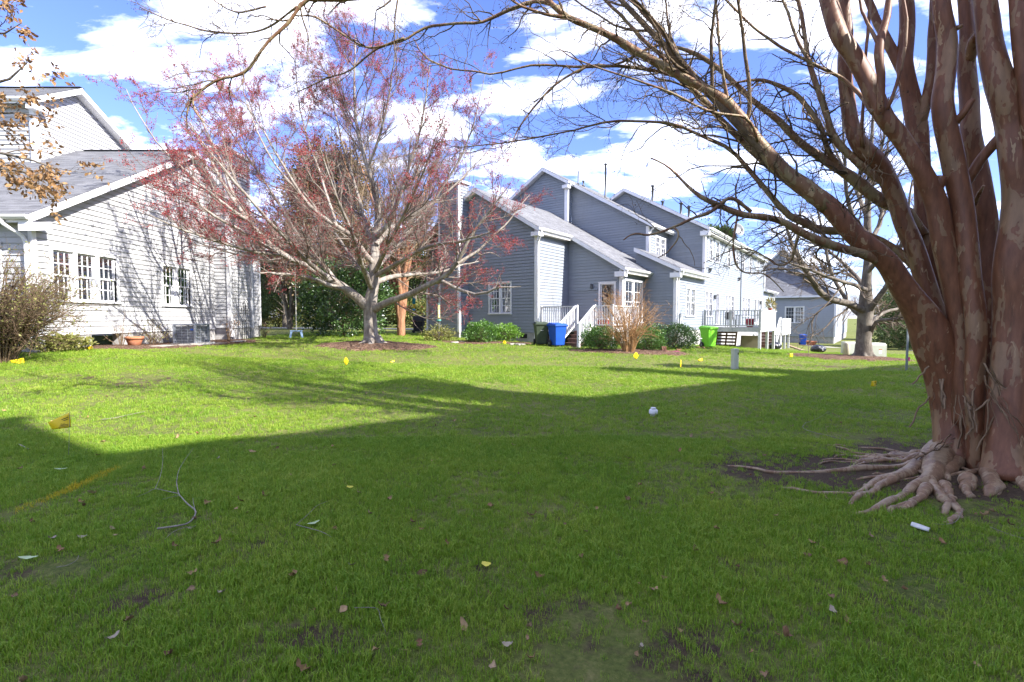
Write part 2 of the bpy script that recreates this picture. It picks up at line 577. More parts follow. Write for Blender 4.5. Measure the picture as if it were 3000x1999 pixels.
def leafmat(name, cols, rough=.5, trans=.35, scale=9., spec=.4):
    t = NT(name); p = t.geo_pos()
    k = t.vor(p, scale, 'Color'); s = t.node('ShaderNodeSeparateColor'); t.l.new(k, s.inputs[0])
    n = len(cols); col = t.ramp(s.outputs[0], [(i / (n - 1), c) for i, c in enumerate(cols)])
    pr = t.princ(col, rough, 0, None, spec)
    if trans:
        tr = t.node('ShaderNodeBsdfTranslucent'); t.l.new(col, tr.inputs[0])
        mx = t.node('ShaderNodeMixShader'); mx.inputs[0].default_value = trans
        t.l.new(pr, mx.inputs[1]); t.l.new(tr.outputs[0], mx.inputs[2]); pr = mx.outputs[0]
    M[name] = t.done(pr)


leafmat('leaf_holly', [(.035, .075, .022), (.06, .12, .03), (.09, .16, .045), (.05, .10, .03)], .28, .15, 14., .6)
leafmat('leaf_boxwood', [(.05, .12, .02), (.09, .20, .03), (.13, .26, .045), (.07, .15, .025)], .35, .25, 14., .5)
leafmat('leaf_bright', [(.09, .20, .02), (.15, .30, .03), (.20, .36, .05), (.11, .22, .03)], .38, .3, 14., .5)
leafmat('leaf_magnolia', [(.10, .075, .035), (.13, .09, .04), (.17, .095, .05), (.075, .085, .03), (.21, .13, .07)], .4, .2, 6., .5)
leafmat('leaf_far', [(.035, .06, .02), (.06, .10, .028), (.10, .14, .04), (.055, .08, .025)], .6, .2, 5., .3)
leafmat('leaf_brown', [(.20, .10, .04), (.32, .18, .075), (.42, .26, .12), (.13, .065, .03)], .7, .3, 16., .3)
leafmat('leaf_olive', [(.13, .15, .03), (.22, .24, .055), (.30, .27, .09), (.17, .18, .04)], .55, .3, 14., .4)
leafmat('bud_red', [(.20, .016, .022), (.32, .03, .036), (.42, .06, .055), (.25, .025, .05)], .55, .3, 9., .4)
leafmat('seed_dark', [(.035, .025, .018), (.06, .04, .028)], .8, 0, 9., .2)
leafmat('leaf_potted', [(.16, .19, .05), (.27, .24, .08), (.33, .24, .10)], .55, .3, 14., .4)


def bark(name, lo, hi, vs=4., bumps=.6, stretch=.25, scale=9., patch=None):
    t = NT(name); p = t.geo_pos((1, 1, stretch))
    k = t.noise(p, scale, 6, .6)
    c = t.ramp(k, [(.25, lo), (.75, hi)])
    if patch: c = t.mix(t.ramp(t.noise(t.geo_pos(), 3., 5), [(.5, 0.), (.62, .8)]), c, patch)
    M[name] = t.done(t.princ(c, .85, 0, t.bump(t.noise(p, scale * 2.2, 5), bumps, .03), .25))


bark('bark_maple', (0.104, 0.080, 0.064), (0.336, 0.296, 0.248), patch=(.36, .33, .29), scale=12.)
bark('twig_maple', (0.132, 0.099, 0.077), (0.242, 0.204, 0.171), stretch=1.)
bark('bark_grey', (0.056, 0.043, 0.034), (0.186, 0.161, 0.130), patch=(.21, .185, .15), scale=14.)
bark('twig_grey', (0.083, 0.061, 0.044), (0.187, 0.149, 0.110), stretch=1.)
bark('twig_tan', (0.168, 0.112, 0.063), (0.322, 0.238, 0.147), stretch=1.)
bark('twig_orange', (.26, .14, .06), (.48, .29, .14), stretch=1.)
bark('twig_brown', (0.104, 0.068, 0.040), (0.216, 0.152, 0.096), stretch=1.)
bark('bark_orange', (.20, .085, .045), (.44, .24, .14), scale=10.)
bark('deadwood', (0.150, 0.128, 0.105), (0.345, 0.307, 0.262), scale=20.)


def crape_bark(name, red, mid, tan, olive, thr=0.0, patch_scale=5.5):
    t = NT(name); p = t.geo_pos((1, 1, .22)); q = t.geo_pos((1, 1, .4))
    wob = t.noise(q, 3.5, 4)
    mp = t.node('ShaderNodeVectorMath', operation='MULTIPLY_ADD')
    t.l.new(p, mp.inputs[0]); mp.inputs[1].default_value = (1, 1, 1)
    cx = t.node('ShaderNodeCombineXYZ'); t.l.new(wob, cx.inputs[0]); t.l.new(wob, cx.inputs[1]); t.l.new(cx.outputs[0], mp.inputs[2])
    big = t.noise(mp.outputs[0], patch_scale, 3, .45)
    p1 = t.ramp(big, [(.50 + thr, 0.), (.515 + thr, 1.)])
    p2 = t.ramp(t.noise(mp.outputs[0], patch_scale * 1.7, 3, .5), [(.63 + thr, 0.), (.642 + thr, 1.)])
    p3 = t.ramp(t.noise(t.geo_pos((1, 1, .1)), 26., 4), [(.66, 0.), (.69, 1.)])
    fine = t.noise(t.geo_pos((1, 1, .2)), 24., 5)
    base = t.mix(t.ramp(fine, [(.3, 0.), (.75, 1.)]), red, mid)
    ol = t.mix(t.ramp(fine, [(.3, 0.), (.75, 1.)]), olive, tuple(x * 1.5 for x in olive))
    c = t.mix(p1, base, ol)
    c = t.mix(p2, c, tan)
    c = t.mix(t.math('MULTIPLY', p3, .22), c, tuple(min(1, x * 1.6) for x in tan))
    edge = t.math('ADD', t.math('MULTIPLY', p1, .5), t.math('ADD', t.math('MULTIPLY', p2, .6), t.math('MULTIPLY', fine, .35)))
    M[name] = t.done(t.princ(c, .55, 0, t.bump(edge, .35, .012), .4))


crape_bark('bark_crape', (.105, .040, .018), (.215, .088, .042), (.30, .20, .11), (.18, .105, .055), thr=.05)
crape_bark('bark_crape_limb', (.14, .068, .032), (.25, .135, .068), (.38, .27, .15), (.19, .14, .07), patch_scale=9.)
crape_bark('bark_root', (.17, .095, .052), (.28, .18, .105), (.36, .26, .165), (.25, .18, .11), patch_scale=8.)
bark('twig_crape', (.07, .048, .03), (.20, .145, .09), stretch=1.)
bark('peel', (.13, .08, .045), (.30, .21, .13), stretch=.3)


def lawn_mat():
    t = NT('lawn'); p = t.geo_pos()
    a = t.node('ShaderNodeAttribute', attribute_name='bare')
    n1 = t.noise(p, .45, 5, .6); n2 = t.noise(p, 3.2, 6, .65); n3 = t.noise(t.geo_pos((1, 1, .4)), 38., 5, .7); n4 = t.noise(p, 140., 3, .7)
    g = t.ramp(n3, [(.25, (.040, .055, .016)), (.5, (.105, .135, .032)), (.75, (.19, .19, .065))])
    g = t.mix(t.ramp(n1, [(.4, 0.), (.66, .55)]), g, (.20, .20, .058))
    straw = t.ramp(t.noise(p, 7., 6, .75), [(.52, 0.), (.70, .75)])
    g = t.mix(straw, g, (.27, .235, .10))
    soil = t.ramp(t.noise(p, 45., 5, .7), [(.3, (.040, .029, .020)), (.7, (.125, .088, .058))])
    f = t.math('ADD', t.math('MULTIPLY', a.outputs['Fac'], 1.5), t.math('MULTIPLY', t.math('SUBTRACT', n2, .5), 1.7))
    c = t.mix(t.ramp(f, [(.40, 0.), (.62, 1.)]), g, soil)
    h = t.math('ADD', t.math('MULTIPLY', n3, .7), t.math('MULTIPLY', n4, .3))
    M['lawn'] = t.done(t.princ(c, .95, 0, t.bump(h, .9, .03), .1))
lawn_mat()


def mulch_mat():
    t = NT('mulch'); p = t.geo_pos()
    v = t.vor(t.geo_pos((1, 1.9, 1)), 26., 'Color'); s = t.node('ShaderNodeSeparateColor'); t.l.new(v, s.inputs[0])
    c = t.ramp(s.outputs[0], [(0., (.05, .028, .018)), (.45, (.135, .078, .05)), (.8, (.22, .14, .095)), (1., (.30, .21, .15))])
    h = t.vor(t.geo_pos((1, 1.9, 1)), 26., 'Distance')
    M['mulch'] = t.done(t.princ(c, .95, 0, t.bump(h, .9, .04), .1))
mulch_mat()


def grass_mat(name, stops, straw, amount=.22):
    t = NT(name); oi = t.node('ShaderNodeObjectInfo'); ge = t.node('ShaderNodeNewGeometry')
    v = t.node('ShaderNodeVectorMath', operation='MULTIPLY'); t.l.new(oi.outputs['Location'], v.inputs[0]); v.inputs[1].default_value = (1, 1, 0)
    n = t.noise(v.outputs[0], .8, 4, .6)
    k = t.math('ADD', t.math('ADD', t.math('MULTIPLY', oi.outputs['Random'], .25), t.math('MULTIPLY', n, .5)), t.math('MULTIPLY', ge.outputs['Random Per Island'], .42))
    c = t.ramp(k, stops)
    pick = t.math('ADD', ge.outputs['Random Per Island'], t.math('MULTIPLY', t.noise(v.outputs[0], 2.3, 4, .6), .35))
    c = t.mix(t.ramp(pick, [(1.07, 0.), (1.09, amount)]), c, straw)
    pr = t.princ(c, .5, 0, None, .35)
    tr = t.node('ShaderNodeBsdfTranslucent'); t.l.new(c, tr.inputs[0])
    mx = t.node('ShaderNodeMixShader'); mx.inputs[0].default_value = .38
    t.l.new(pr, mx.inputs[1]); t.l.new(tr.outputs[0], mx.inputs[2])
    M[name] = t.done(mx.outputs[0])


grass_mat('grass_blade', [(.18, (.050, .125, .010)), (.42, (.125, .265, .018)), (.66, (.225, .365, .028)), (.92, (.40, .47, .07))], (.52, .45, .20), .85)
grass_mat('grass_painted', [(.1, (.45, .36, .015)), (.9, (.62, .50, .03))], (.5, .42, .05))


def fallen_mat():
    t = NT('fallen_leaf'); p = t.coord()
    c = t.ramp(t.rand(), [(0., (.19, .10, .05)), (.25, (.29, .17, .08)), (.5, (.36, .24, .12)), (.75, (.14, .075, .04)), (1., (.40, .29, .16))])
    c = t.mix(t.ramp(t.noise(p, 30., 5), [(.45, 0.), (.7, .5)]), c, (.12, .07, .045))
    M['fallen_leaf'] = t.done(t.princ(c, .75, 0, t.bump(t.noise(p, 60., 3), .4, .004), .3))
fallen_mat()
simple('leaf_pale', (.40, .50, .26), .5, .15, 30.)
simple('leaf_yellow', (.62, .55, .05), .5, .12, 30.)
simple('leaf_silver', (.34, .28, .20), .6, .15, 30.)

# ------------------------------------------------------------------ ground
CRAPE = (4.62, 4.95)
MAPLE = G(1092, 1016)
RTREE = G(2530, 1052)


def bare_v(X, Y):
    b = np.zeros_like(X)
    for cx, cy, rx, ry, a in [(4.55, 4.75, 1.5, 1.1, 1.0), (3.45, 4.75, 1.5, .75, .95), (5.3, 3.2, 1.6, 1.0, .75), (3.2, 4.3, .9, .5, .5),
                              (-1.55, 3.0, .5, .25, .35), (.75, 2.1, .9, .35, .42), (-.5, 2.85, .55, .3, .38), (.4, 3.75, .5, .25, .3),
                              (-3.6, 4.4, .6, .3, .4), (1.9, 2.55, .6, .3, .35), (-7.5, 9.5, 3., 1.0, .34), (4.0, 2.6, .8, .4, .4),
                              (-2.7, 3.6, .5, .3, .3), (2.3, 3.4, .5, .25, .25), (9.5, 14.9, 2., .6, .4), (-.9, 2.2, .35, .2, .5), (1.35, 2.9, .4, .22, .45), (-2.0, 2.5, .4, .2, .45), (2.9, 2.2, .5, .25, .5), (-.1, 4.6, .5, .2, .35), (1.2, 4.0, .4, .2, .35), (-3.0, 2.8, .5, .25, .4), (-4.2, 3.6, .6, .3, .42), (.3, 2.45, .3, .15, .5), (2.0, 1.75, .4, .2, .5)]:
        b = np.maximum(b, a * np.exp(-(((X - cx) / rx) ** 2 + ((Y - cy) / ry) ** 2)))
    return b


def axis_pts(lo, hi, fine0, fine1, step):
    a = list(np.arange(fine0, fine1 + 1e-6, step))
    left = [lo, lo * .5 + fine0 * .5, fine0 - 60, fine0 - 25, fine0 - 10, fine0 - 4, fine0 - 1.5]
    right = [fine1 + 1.5, fine1 + 4, fine1 + 10, fine1 + 25, fine1 + 60, hi * .5 + fine1 * .5, hi]
    return np.array(sorted(set(round(float(x), 3) for x in left + a + right)))


gxs, gys = axis_pts(-900, 900, -20, 24, .3), axis_pts(-700, 1500, -2, 36, .3)
XX, YY = np.meshgrid(gxs, gys)
ZZ = gzv(XX, YY)
nx, ny = len(gxs), len(gys)
ii = (np.arange(ny - 1)[:, None] * nx + np.arange(nx - 1)[None, :]).ravel()
gme = np_mesh('lawn', np.stack([XX, YY, ZZ], -1).reshape(-1, 3), [np.stack([ii, ii + 1, ii + nx + 1, ii + nx], 1)], M['lawn'], True)
at_ = gme.attributes.new('bare', 'FLOAT', 'POINT')
at_.data.foreach_set('value', bare_v(XX, YY).ravel().astype(np.float32))
tag(link('lawn', gme), 'mown lawn with thin patches running between the houses', 'lawn', kind='structure')


BEDS = []


def bed(name, c, outline, mat, label, hump=.05, wob=.12, kind='structure'):
    """irregular low mound: outline = list of radii going round"""
    n = 72; K = len(outline)
    a = np.arange(n) * 2 * PI / n
    rad = np.interp(a, np.linspace(0, 2 * PI, K + 1), list(outline) + [outline[0]])
    rad = rad * (1 + wob * .5 * np.sin(a * 7 + c[0]) + wob * .5 * np.sin(a * 13 + 2 * c[1]) + rng.normal(0, wob * .25, n))
    V = [(c[0], c[1], gz(c[0], c[1]) + hump)]; F = []
    fr = [.25, .5, .75, .92, 1.0]
    for k, f in enumerate(fr):
        x = c[0] + rad * f * np.cos(a); y = c[1] + rad * f * np.sin(a)
        z = gzv(x, y) + hump * (1 - f ** 3) + rng.normal(0, .008, n) * (f < 1) + .012 - .02 * (f == 1)
        V += list(zip(x, y, z))
    for i in range(n): F.append((0, 1 + i, 1 + (i + 1) % n))
    for k in range(len(fr) - 1):
        for i in range(n):
            p, q = 1 + k * n, 1 + (k + 1) * n
            F.append((p + i, q + i, q + (i + 1) % n, p + (i + 1) % n))
    mb = MB(); mb.add(V, F)
    o = mb.build(name, mat, None, True)
    BEDS.append((c, rad))
    return tag(o, label, 'mulch', kind=kind)


def in_bed(x, y):
    r = np.zeros_like(x, bool)
    for c, rad in BEDS:
        a = np.mod(np.arctan2(y - c[1], x - c[0]), 2 * PI)
        rr = np.interp(a, np.linspace(0, 2 * PI, len(rad) + 1), np.append(rad, rad[0]))
        r |= np.hypot(x - c[0], y - c[1]) < rr * .97
    return r


bed('mulch_bed', (MAPLE[0], MAPLE[1] + .1), [2.3, 1.7, 1.5, 1.6, 2.1, 1.7, 1.55, 1.8], M['mulch'], 'brown mulch ring around the red budding maple trunk', .16)
bed('mulch_bed', (RTREE[0] - .2, RTREE[1]), [2.3, 2.0, 1.6, 2.1, 3.0, 2.2, 1.6, 1.8], M['mulch'], 'dark mulch ring under the bare tree by the utility boxes', .12)
_p = G(1445, 1006)
bed('mulch_bed', (_p[0], _p[1] + .25), [1.9, 1.0, .75, 1.2, 2.5, 1.4, .75, .9], M['mulch'], 'mulch strip under the two round bushes by the grey house', .05)
_p = G(1850, 1036)
bed('mulch_bed', (_p[0], _p[1] + .9), [2.6, 2.2, 1.3, 1.5, 2.2, 1.2, 1.0, 1.5], M['mulch'], 'mulch bed under the twiggy shrub and hedges beside the steps', .06)
bed('mulch_bed', (-11.3, 16.9), [.55, 1.9, 4.4, 1.9, .6, 1.6, 3.6, 1.6], M['mulch'], 'mulch strip along the foot of the white house', .03)
_p = G(1130, 985)


def strip(name, pts, w, mat, label, cat, dz=.02):
    P = spline(np.array(pts, float), 40); T = np.gradient(P, axis=0); T /= np.linalg.norm(T, axis=1, keepdims=True)
    Nn = np.stack([-T[:, 1], T[:, 0]], 1)
    L, Rr = P + Nn * w / 2, P - Nn * w / 2
    V = np.vstack([np.c_[L, gzv(L[:, 0], L[:, 1]) + dz], np.c_[Rr, gzv(Rr[:, 0], Rr[:, 1]) + dz], np.c_[Rr, gzv(Rr[:, 0], Rr[:, 1]) - .1], np.c_[L, gzv(L[:, 0], L[:, 1]) - .1]])
    k = np.arange(39)
    F = [np.stack([k + a * 40, k + b * 40, k + b * 40 + 1, k + a * 40 + 1], 1) for a, b in ((0, 1), (1, 2), (3, 0))]
    return tag(link(name, np_mesh(name, V, F, mat)), label, cat, kind='structure')


strip('path', [(-34, 40), (-22, 40.5), (-12, 39.5), (-4, 38.5), (6, 42)], 2.2, M['path_concrete'], 'pale concrete path passing behind the budding maple', 'path', .03)
_a, _b, _c = G(2330, 1008), G(2420, 1018), G(2700, 1030)
strip('path', [(_a[0], _a[1]), (_b[0], _b[1]), (_b[0] * .5 + _c[0] * .5, _b[1] * .5 + _c[1] * .5), (_c[0], _c[1])], 1.0, M['path_concrete'], 'pale concrete walk between the deck and the utility boxes', 'path', .03)

# ------------------------------------------------------------------ building kit (local x, y, z under the house Empty)
def xint(poly, z):
    xs = []
    for i in range(len(poly)):
        (x0, z0), (x1, z1) = poly[i], poly[(i + 1) % len(poly)]
        if abs(z1 - z0) < 1e-9: continue
        if min(z0, z1) - 1e-9 <= z <= max(z0, z1) + 1e-9: xs.append(x0 + (x1 - x0) * (z - z0) / (z1 - z0))
    return (min(xs), max(xs)) if len(xs) >= 2 else None


def bands(poly, ops, za, zb):
    cuts = {za, zb}
    for o in ops: cuts |= {o[2], o[3]}
    for p in poly: cuts.add(p[1])
    zs = sorted(c for c in cuts if za - 1e-9 <= c <= zb + 1e-9)
    for a, b in zip(zs, zs[1:]):
        if b - a < 1e-4: continue
        A, B = xint(poly, a + 1e-5), xint(poly, b - 1e-5)
        if not A or not B: continue
        cs = sorted((o[0], o[1]) for o in ops if o[2] <= a + 1e-6 and o[3] >= b - 1e-6)
        cl = (A[0], B[0])
        for c0, c1 in cs:
            if c0 - max(cl) > .004: yield a, b, cl[0], c0, cl[1], c0
            cl = (c1, c1)
        if max(A[1] - cl[0], B[1] - cl[1]) > .004: yield a, b, cl[0], max(A[1], cl[0]), cl[1], max(B[1], cl[1])


def wall(parent, o, d, n, poly, ops=(), mat=None, course=.15, boards='each', z0=None, thick=.14):
    """sheathing + lapped boards. boards: each / joined / none"""
    o, d, n = Vector((o[0], o[1], 0)), Vector((d[0], d[1], 0)), Vector((n[0], n[1], 0))
    lo, hi = min(p[1] for p in poly), max(p[1] for p in poly)
    pt = lambda s, off, z: o + d * s + n * off + Vector((0, 0, z))
    mb = MB()
    for a, b, l0, r0, l1, r1 in bands(poly, ops, lo, hi):
        mb.hexa([pt(l0, -thick, a), pt(r0, -thick, a), pt(r0, 0, a), pt(l0, 0, a), pt(l1, -thick, b), pt(r1, -thick, b), pt(r1, 0, b), pt(l1, 0, b)])
    w = mb.build('wall', mat, parent)
    if boards == 'none': return w
    z = lo if z0 is None else z0
    joined = MB()
    while z < hi - .02:
        zt = min(z + course, hi)
        gap = .016 if course < .17 else .02
        off = lambda q: .005 + .026 * (z + course - q) / course
        groups = []
        for a, b, l0, r0, l1, r1 in bands(poly, ops, max(z + gap, lo), zt):
            oa, ob = off(a), off(b)
            hx = [pt(l0, .001, a), pt(r0, .001, a), pt(r0, oa, a), pt(l0, oa, a), pt(l1, .001, b), pt(r1, .001, b), pt(r1, ob, b), pt(l1, ob, b)]
            if boards == 'joined': joined.hexa(hx); continue
            lo_, hi_ = min(l0, l1), max(r0, r1)
            hit = [q for q in groups if not (hi_ <= q[0] + 1e-6 or lo_ >= q[1] - 1e-6)]
            keep_ = [q for q in groups if q not in hit]
            ng = [lo_, hi_, [hx]]
            for q in hit: ng = [min(ng[0], q[0]), max(ng[1], q[1]), ng[2] + q[2]]
            groups = keep_ + [ng]
        for q in groups:
            bm = MB()
            for hx in q[2]: bm.hexa(hx)
            bm.build('siding_board', mat, w)
        z += course
    if boards == 'joined': tag(joined.build('siding_boards', mat, w), kind='stuff')
    return w


def roof(parent, E, ds, dq, m, poly, th=.2, step=.14, mat='shingles'):
    E, ds, dq = Vector(E), Vector((ds[0], ds[1], 0)), Vector((dq[0], dq[1], 0))
    pt = lambda s, q, up=0: E + ds * s + dq * q + Vector((0, 0, m * q + up))
    mb = MB(); mb.prism([pt(s, q) for s, q in poly], (0, 0, -th))
    r = mb.build('roof', M['trim'], parent)
    k = math.sqrt(1 + m * m); dqs = step / k
    lo, hi = min(p[1] for p in poly), max(p[1] for p in poly)
    V = []; F = []; UV = []
    q = lo; row = 0
    while q < hi - .01:
        q1 = min(q + dqs, hi)
        for a, b, l0, r0, l1, r1 in bands(poly, (), q, q1):
            i = len(V)
            u0 = .018 if abs(a - q) < 1e-6 else .012
            V += [pt(l0, a, .003), pt(r0, a, .003), pt(r0, a, u0 + .004), pt(l0, a, u0 + .004), pt(r1, b, .007), pt(l1, b, .007)]
            F += [(i, i + 1, i + 2, i + 3), (i + 3, i + 2, i + 4, i + 5)]
            UV += [(l0, a * k), (r0, a * k), (r0, a * k + .01), (l0, a * k + .01), (l0, a * k), (r0, a * k), (r1, b * k), (l1, b * k)]
        q = q1; row += 1
    me = bpy.data.meshes.new('shingles'); me.from_pydata([tuple(v) for v in V], [], F); me.materials.append(M[mat])
    uv = me.uv_layers.new(name='UVMap')
    uv.data.foreach_set('uv', np.array(UV, np.float32).ravel())
    me.update()
    tag(link('shingles', me, r), kind='stuff')
    return r


def window(parent, o, d, n, s0, s1, z0, z1, units=1, cols=3, rows=2, split=True, panes='each', blind=True, trim=.09, open_blind=(), name='window', curtain=False):
    """double-hung window in an opening s0..s1, z0..z1 of a wall; casing outside it"""
    o, d, n = Vector((o[0], o[1], 0)), Vector((d[0], d[1], 0)), Vector((n[0], n[1], 0))
    pt = lambda s, off, z: o + d * s + n * off + Vector((0, 0, z))

    def bx(mb, a, b, c, e, f, g): # s a..b, off c..e, z f..g
        mb.hexa([pt(a, c, f), pt(b, c, f), pt(b, e, f), pt(a, e, f), pt(a, c, g), pt(b, c, g), pt(b, e, g), pt(a, e, g)])
    c = MB()
    bx(c, s0 - trim, s0, -.12, .045, z0 - trim, z1 + trim); bx(c, s1, s1 + trim, -.12, .045, z0 - trim, z1 + trim)
    bx(c, s0 - .002, s1 + .002, -.12, .043, z1, z1 + trim - .002)
    bx(c, s0 - trim - .03, s1 + trim + .03, -.12, .06, z1 + trim, z1 + trim + .025)
    mull = .10; uw = (s1 - s0 - mull * (units - 1)) / units
    for k in range(1, units):
        a = s0 + k * uw + (k - 1) * mull; bx(c, a, a + mull, -.12, .043, z0, z1)
    w = c.build(name, M['trim'], parent)
    sl = MB(); bx(sl, s0 - trim - .03, s1 + trim + .03, -.12, .085, z0 - .05, z0); sl.build('sill', M['trim'], w)
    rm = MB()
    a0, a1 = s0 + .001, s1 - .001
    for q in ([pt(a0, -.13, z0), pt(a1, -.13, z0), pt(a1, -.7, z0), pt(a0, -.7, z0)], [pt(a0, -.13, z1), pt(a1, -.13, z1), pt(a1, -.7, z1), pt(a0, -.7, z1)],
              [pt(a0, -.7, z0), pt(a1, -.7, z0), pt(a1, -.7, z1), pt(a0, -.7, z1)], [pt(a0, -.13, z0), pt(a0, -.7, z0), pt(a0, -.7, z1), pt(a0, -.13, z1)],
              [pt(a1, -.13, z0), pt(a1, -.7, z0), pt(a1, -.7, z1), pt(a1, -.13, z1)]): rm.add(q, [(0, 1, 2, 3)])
    rm.build('dark_backing', M['room_shade'], w)  # dark box blocks light and stands in for the unlit room
    zm = (z0 + z1) / 2
    for k in range(units):
        a = s0 + k * (uw + mull); b = a + uw
        parts = [(z0, zm + .02, -.07), (zm - .02, z1, -.035)] if split else [(z0, z1, -.05)]
        for (f, g, off) in parts:
            st = .045; sb = MB()
            bx(sb, a, a + st, off - .015, off + .015, f, g); bx(sb, b - st, b, off - .015, off + .015, f, g)
            bx(sb, a + st, b - st, off - .015, off + .014, f, f + st); bx(sb, a + st, b - st, off - .015, off + .014, g - st, g)
            sash = sb.build('sash', M['sash'], w)
            gx0, gx1, gz0, gz1 = a + st, b - st, f + st, g - st
            if cols * rows > 1:
                mm = MB(); mw = .012
                for i in range(1, cols):
                    x = gx0 + (gx1 - gx0) * i / cols; bx(mm, x - mw, x + mw, off - .012, off + .011, gz0, gz1)
                for j in range(1, rows):
                    z = gz0 + (gz1 - gz0) * j / rows; bx(mm, gx0, gx1, off - .0115, off + .0105, z - mw, z + mw)
                mm.build('muntin', M['sash'], w)
            pj = MB()
            for i in range(cols):
                for j in range(rows):
                    x0, x1 = gx0 + (gx1 - gx0) * i / cols, gx0 + (gx1 - gx0) * (i + 1) / cols
                    y0, y1 = gz0 + (gz1 - gz0) * j / rows, gz0 + (gz1 - gz0) * (j + 1) / rows
                    pm = MB() if panes == 'each' else pj
                    bx(pm, x0 + .001, x1 - .001, off - .003, off + .001, y0 + .001, y1 - .001)
                    if panes == 'each': pm.build('pane', M['glass'], w)
            if panes != 'each': pj.build('panes', M['glass'], w)
        if blind:
            bm = MB(); zb = z1 - .04; stop = open_blind[k] if k < len(open_blind) else z0 + .03
            while zb > stop:
                bm.hexa([pt(a + .03, -.128, zb - .002), pt(b - .03, -.128, zb - .002), pt(b - .03, -.112, zb - .033), pt(a + .03, -.112, zb - .033),
                         pt(a + .03, -.128, zb), pt(b - .03, -.128, zb), pt(b - .03, -.112, zb - .031), pt(a + .03, -.112, zb - .031)])
                zb -= .042
            bm.build('blind', M['blind'], w)
        if curtain:
            cm = MB(); m_ = 14
            for q0, q1 in ((a, a + uw * .36), (b - uw * .36, b)):
                vs = []
                for i in range(m_ + 1):
                    x = q0 + (q1 - q0) * i / m_; of = -.17 + .025 * math.sin(i * 1.9)
                    vs += [pt(x, of, z0), pt(x, of, z1)]
                cm.add(vs, [(2 * i, 2 * i + 2, 2 * i + 3, 2 * i + 1) for i in range(m_)])
            cm.build('curtain', M['curtain'], w)
    return w


def board(parent, name, p, q, w, h, mat, up=(0, 0, 1)):
    mb = MB(); mb.beam(p, q, w, h, up); return mb.build(name, mat, parent)


def corner(parent, x, y, z0, z1, w=.11, mat='trim'):
    mb = MB(); mb.box(x - w / 2, x + w / 2, y - w / 2, y + w / 2, z0, z1)
    return mb.build('corner_board', M[mat], parent)


def downspout(parent, pts, r=.038):
    mb = MB(); mb.tube(spline(np.array(pts, float), 24), r, 8)
    return mb.build('downspout', M['gutter'], parent, True)


def gutter(parent, p, q, out):
    """K-style trough: out = horizontal unit vector away from the roof"""
    p, q, u = Vector(p), Vector(q), Vector((out[0], out[1], 0))
    prof = [(0, 0), (0, -.11), (.07, -.11), (.11, -.06), (.12, 0), (.105, 0), (.09, -.06), (.06, -.09), (.015, -.09), (.015, 0)]
    n = len(prof); vs = [p + u * a + Vector((0, 0, b)) for a, b in prof] + [q + u * a + Vector((0, 0, b)) for a, b in prof]
    mb = MB(); mb.add(vs, [(i, (i + 1) % n, n + (i + 1) % n, n + i) for i in range(n)] + [tuple(range(n)), tuple(range(n, 2 * n))])
    return mb.build('gutter', M['gutter'], parent)


def pipe(parent, x, y, z0, z1, r=.05, cap=True, name='vent_pipe'):
    mb = MB(); mb.lathe([(r * 2.2, z0), (r * 1.3, z0 + .12), (r, z0 + .14), (r, z1)] + ([(r * 1.7, z1), (r * 1.7, z1 + .08), (r * .5, z1 + .1)] if cap else []), 12, (x, y, 0))
    return mb.build(name, M['vent_metal'], parent, True)


# ------------------------------------------------------------------ white house on the left
LH = empty('townhouse', (-12, 12.4, 0), 0, 'light grey lapped siding house with triple window, left of the maple', 'house')
W1 = [(.49, 1.30), (1.31, 1.98), (2.12, 2.56)]
sm = M['siding_left']
Zb = 1.08
triple = (.50, 2.56, 1.96, 3.27)
pair = (4.55, 5.97, 1.93, 3.27)
wall(LH, (0, 0), (0, 1), (1, 0), [(0, Zb), (11, Zb), (11, 4.8), (6.2, 7.47), (0, 4.02)], [triple, pair], sm, .1507)
window(LH, (0, 0), (0, 1), (1, 0), *triple, units=3, open_blind=(1.99, 2.35, 1.99))
window(LH, (0, 0), (0, 1), (1, 0), *pair, units=2)
fw = (-1.75, -.85, 1.96, 3.27)
wall(LH, (0, 0), (1, 0), (0, -1), [(-8, Zb), (0, Zb), (0, 4.0), (-8, 4.0)], [fw], sm, .1507)
window(LH, (0, 0), (1, 0), (0, -1), *fw, units=1)
wall(LH, (0, 11), (-1, 0), (0, 1), [(0, .5), (12, .5), (12, 4.7), (0, 4.7)], (), sm, boards='none')
for y in (0, 11):
    corner(LH, 0, y, Zb - .02, 4.0 if y == 0 else 4.75)
# lower roof: two slopes, ridge along x
roof(LH, (.3, -.35, 4.0), (-1, 0), (0, 1), .56, [(0, 0), (14, 0), (14, 6.55), (0, 6.55)])
roof(LH, (.3, 11.35, 4.786), (-1, 0), (0, -1), .56, [(0, 0), (14, 0), (14, 5.15), (0, 5.15)])
board(LH, 'ridge_cap', (.3, 6.2, 7.685), (-3.9, 6.2, 7.685), .22, .02, M['vent_metal'])
mb = MB(); mb.prism([(.02, -.36, 3.6), (.302, -.36, 3.6), (.302, .24, 3.75), (.302, .24, 4.10), (.302, -.36, 3.78), (.02, -.36, 3.78)][:2] + [(.302, .22, 3.72), (.02, .22, 3.72)], (0, 0, .2)); mb.build('eave_return', M['trim'], LH)
gutter(LH, (.3, -.36, 3.98), (-8, -.36, 3.98), (0, -1))
downspout(LH, [(-.35, -.42, 3.9), (-.3, -.38, 3.75), (-.1, -.16, 3.52), (-.06, -.11, 3.3), (-.06, -.11, 2.4), (-.06, -.11, .85)], .045)
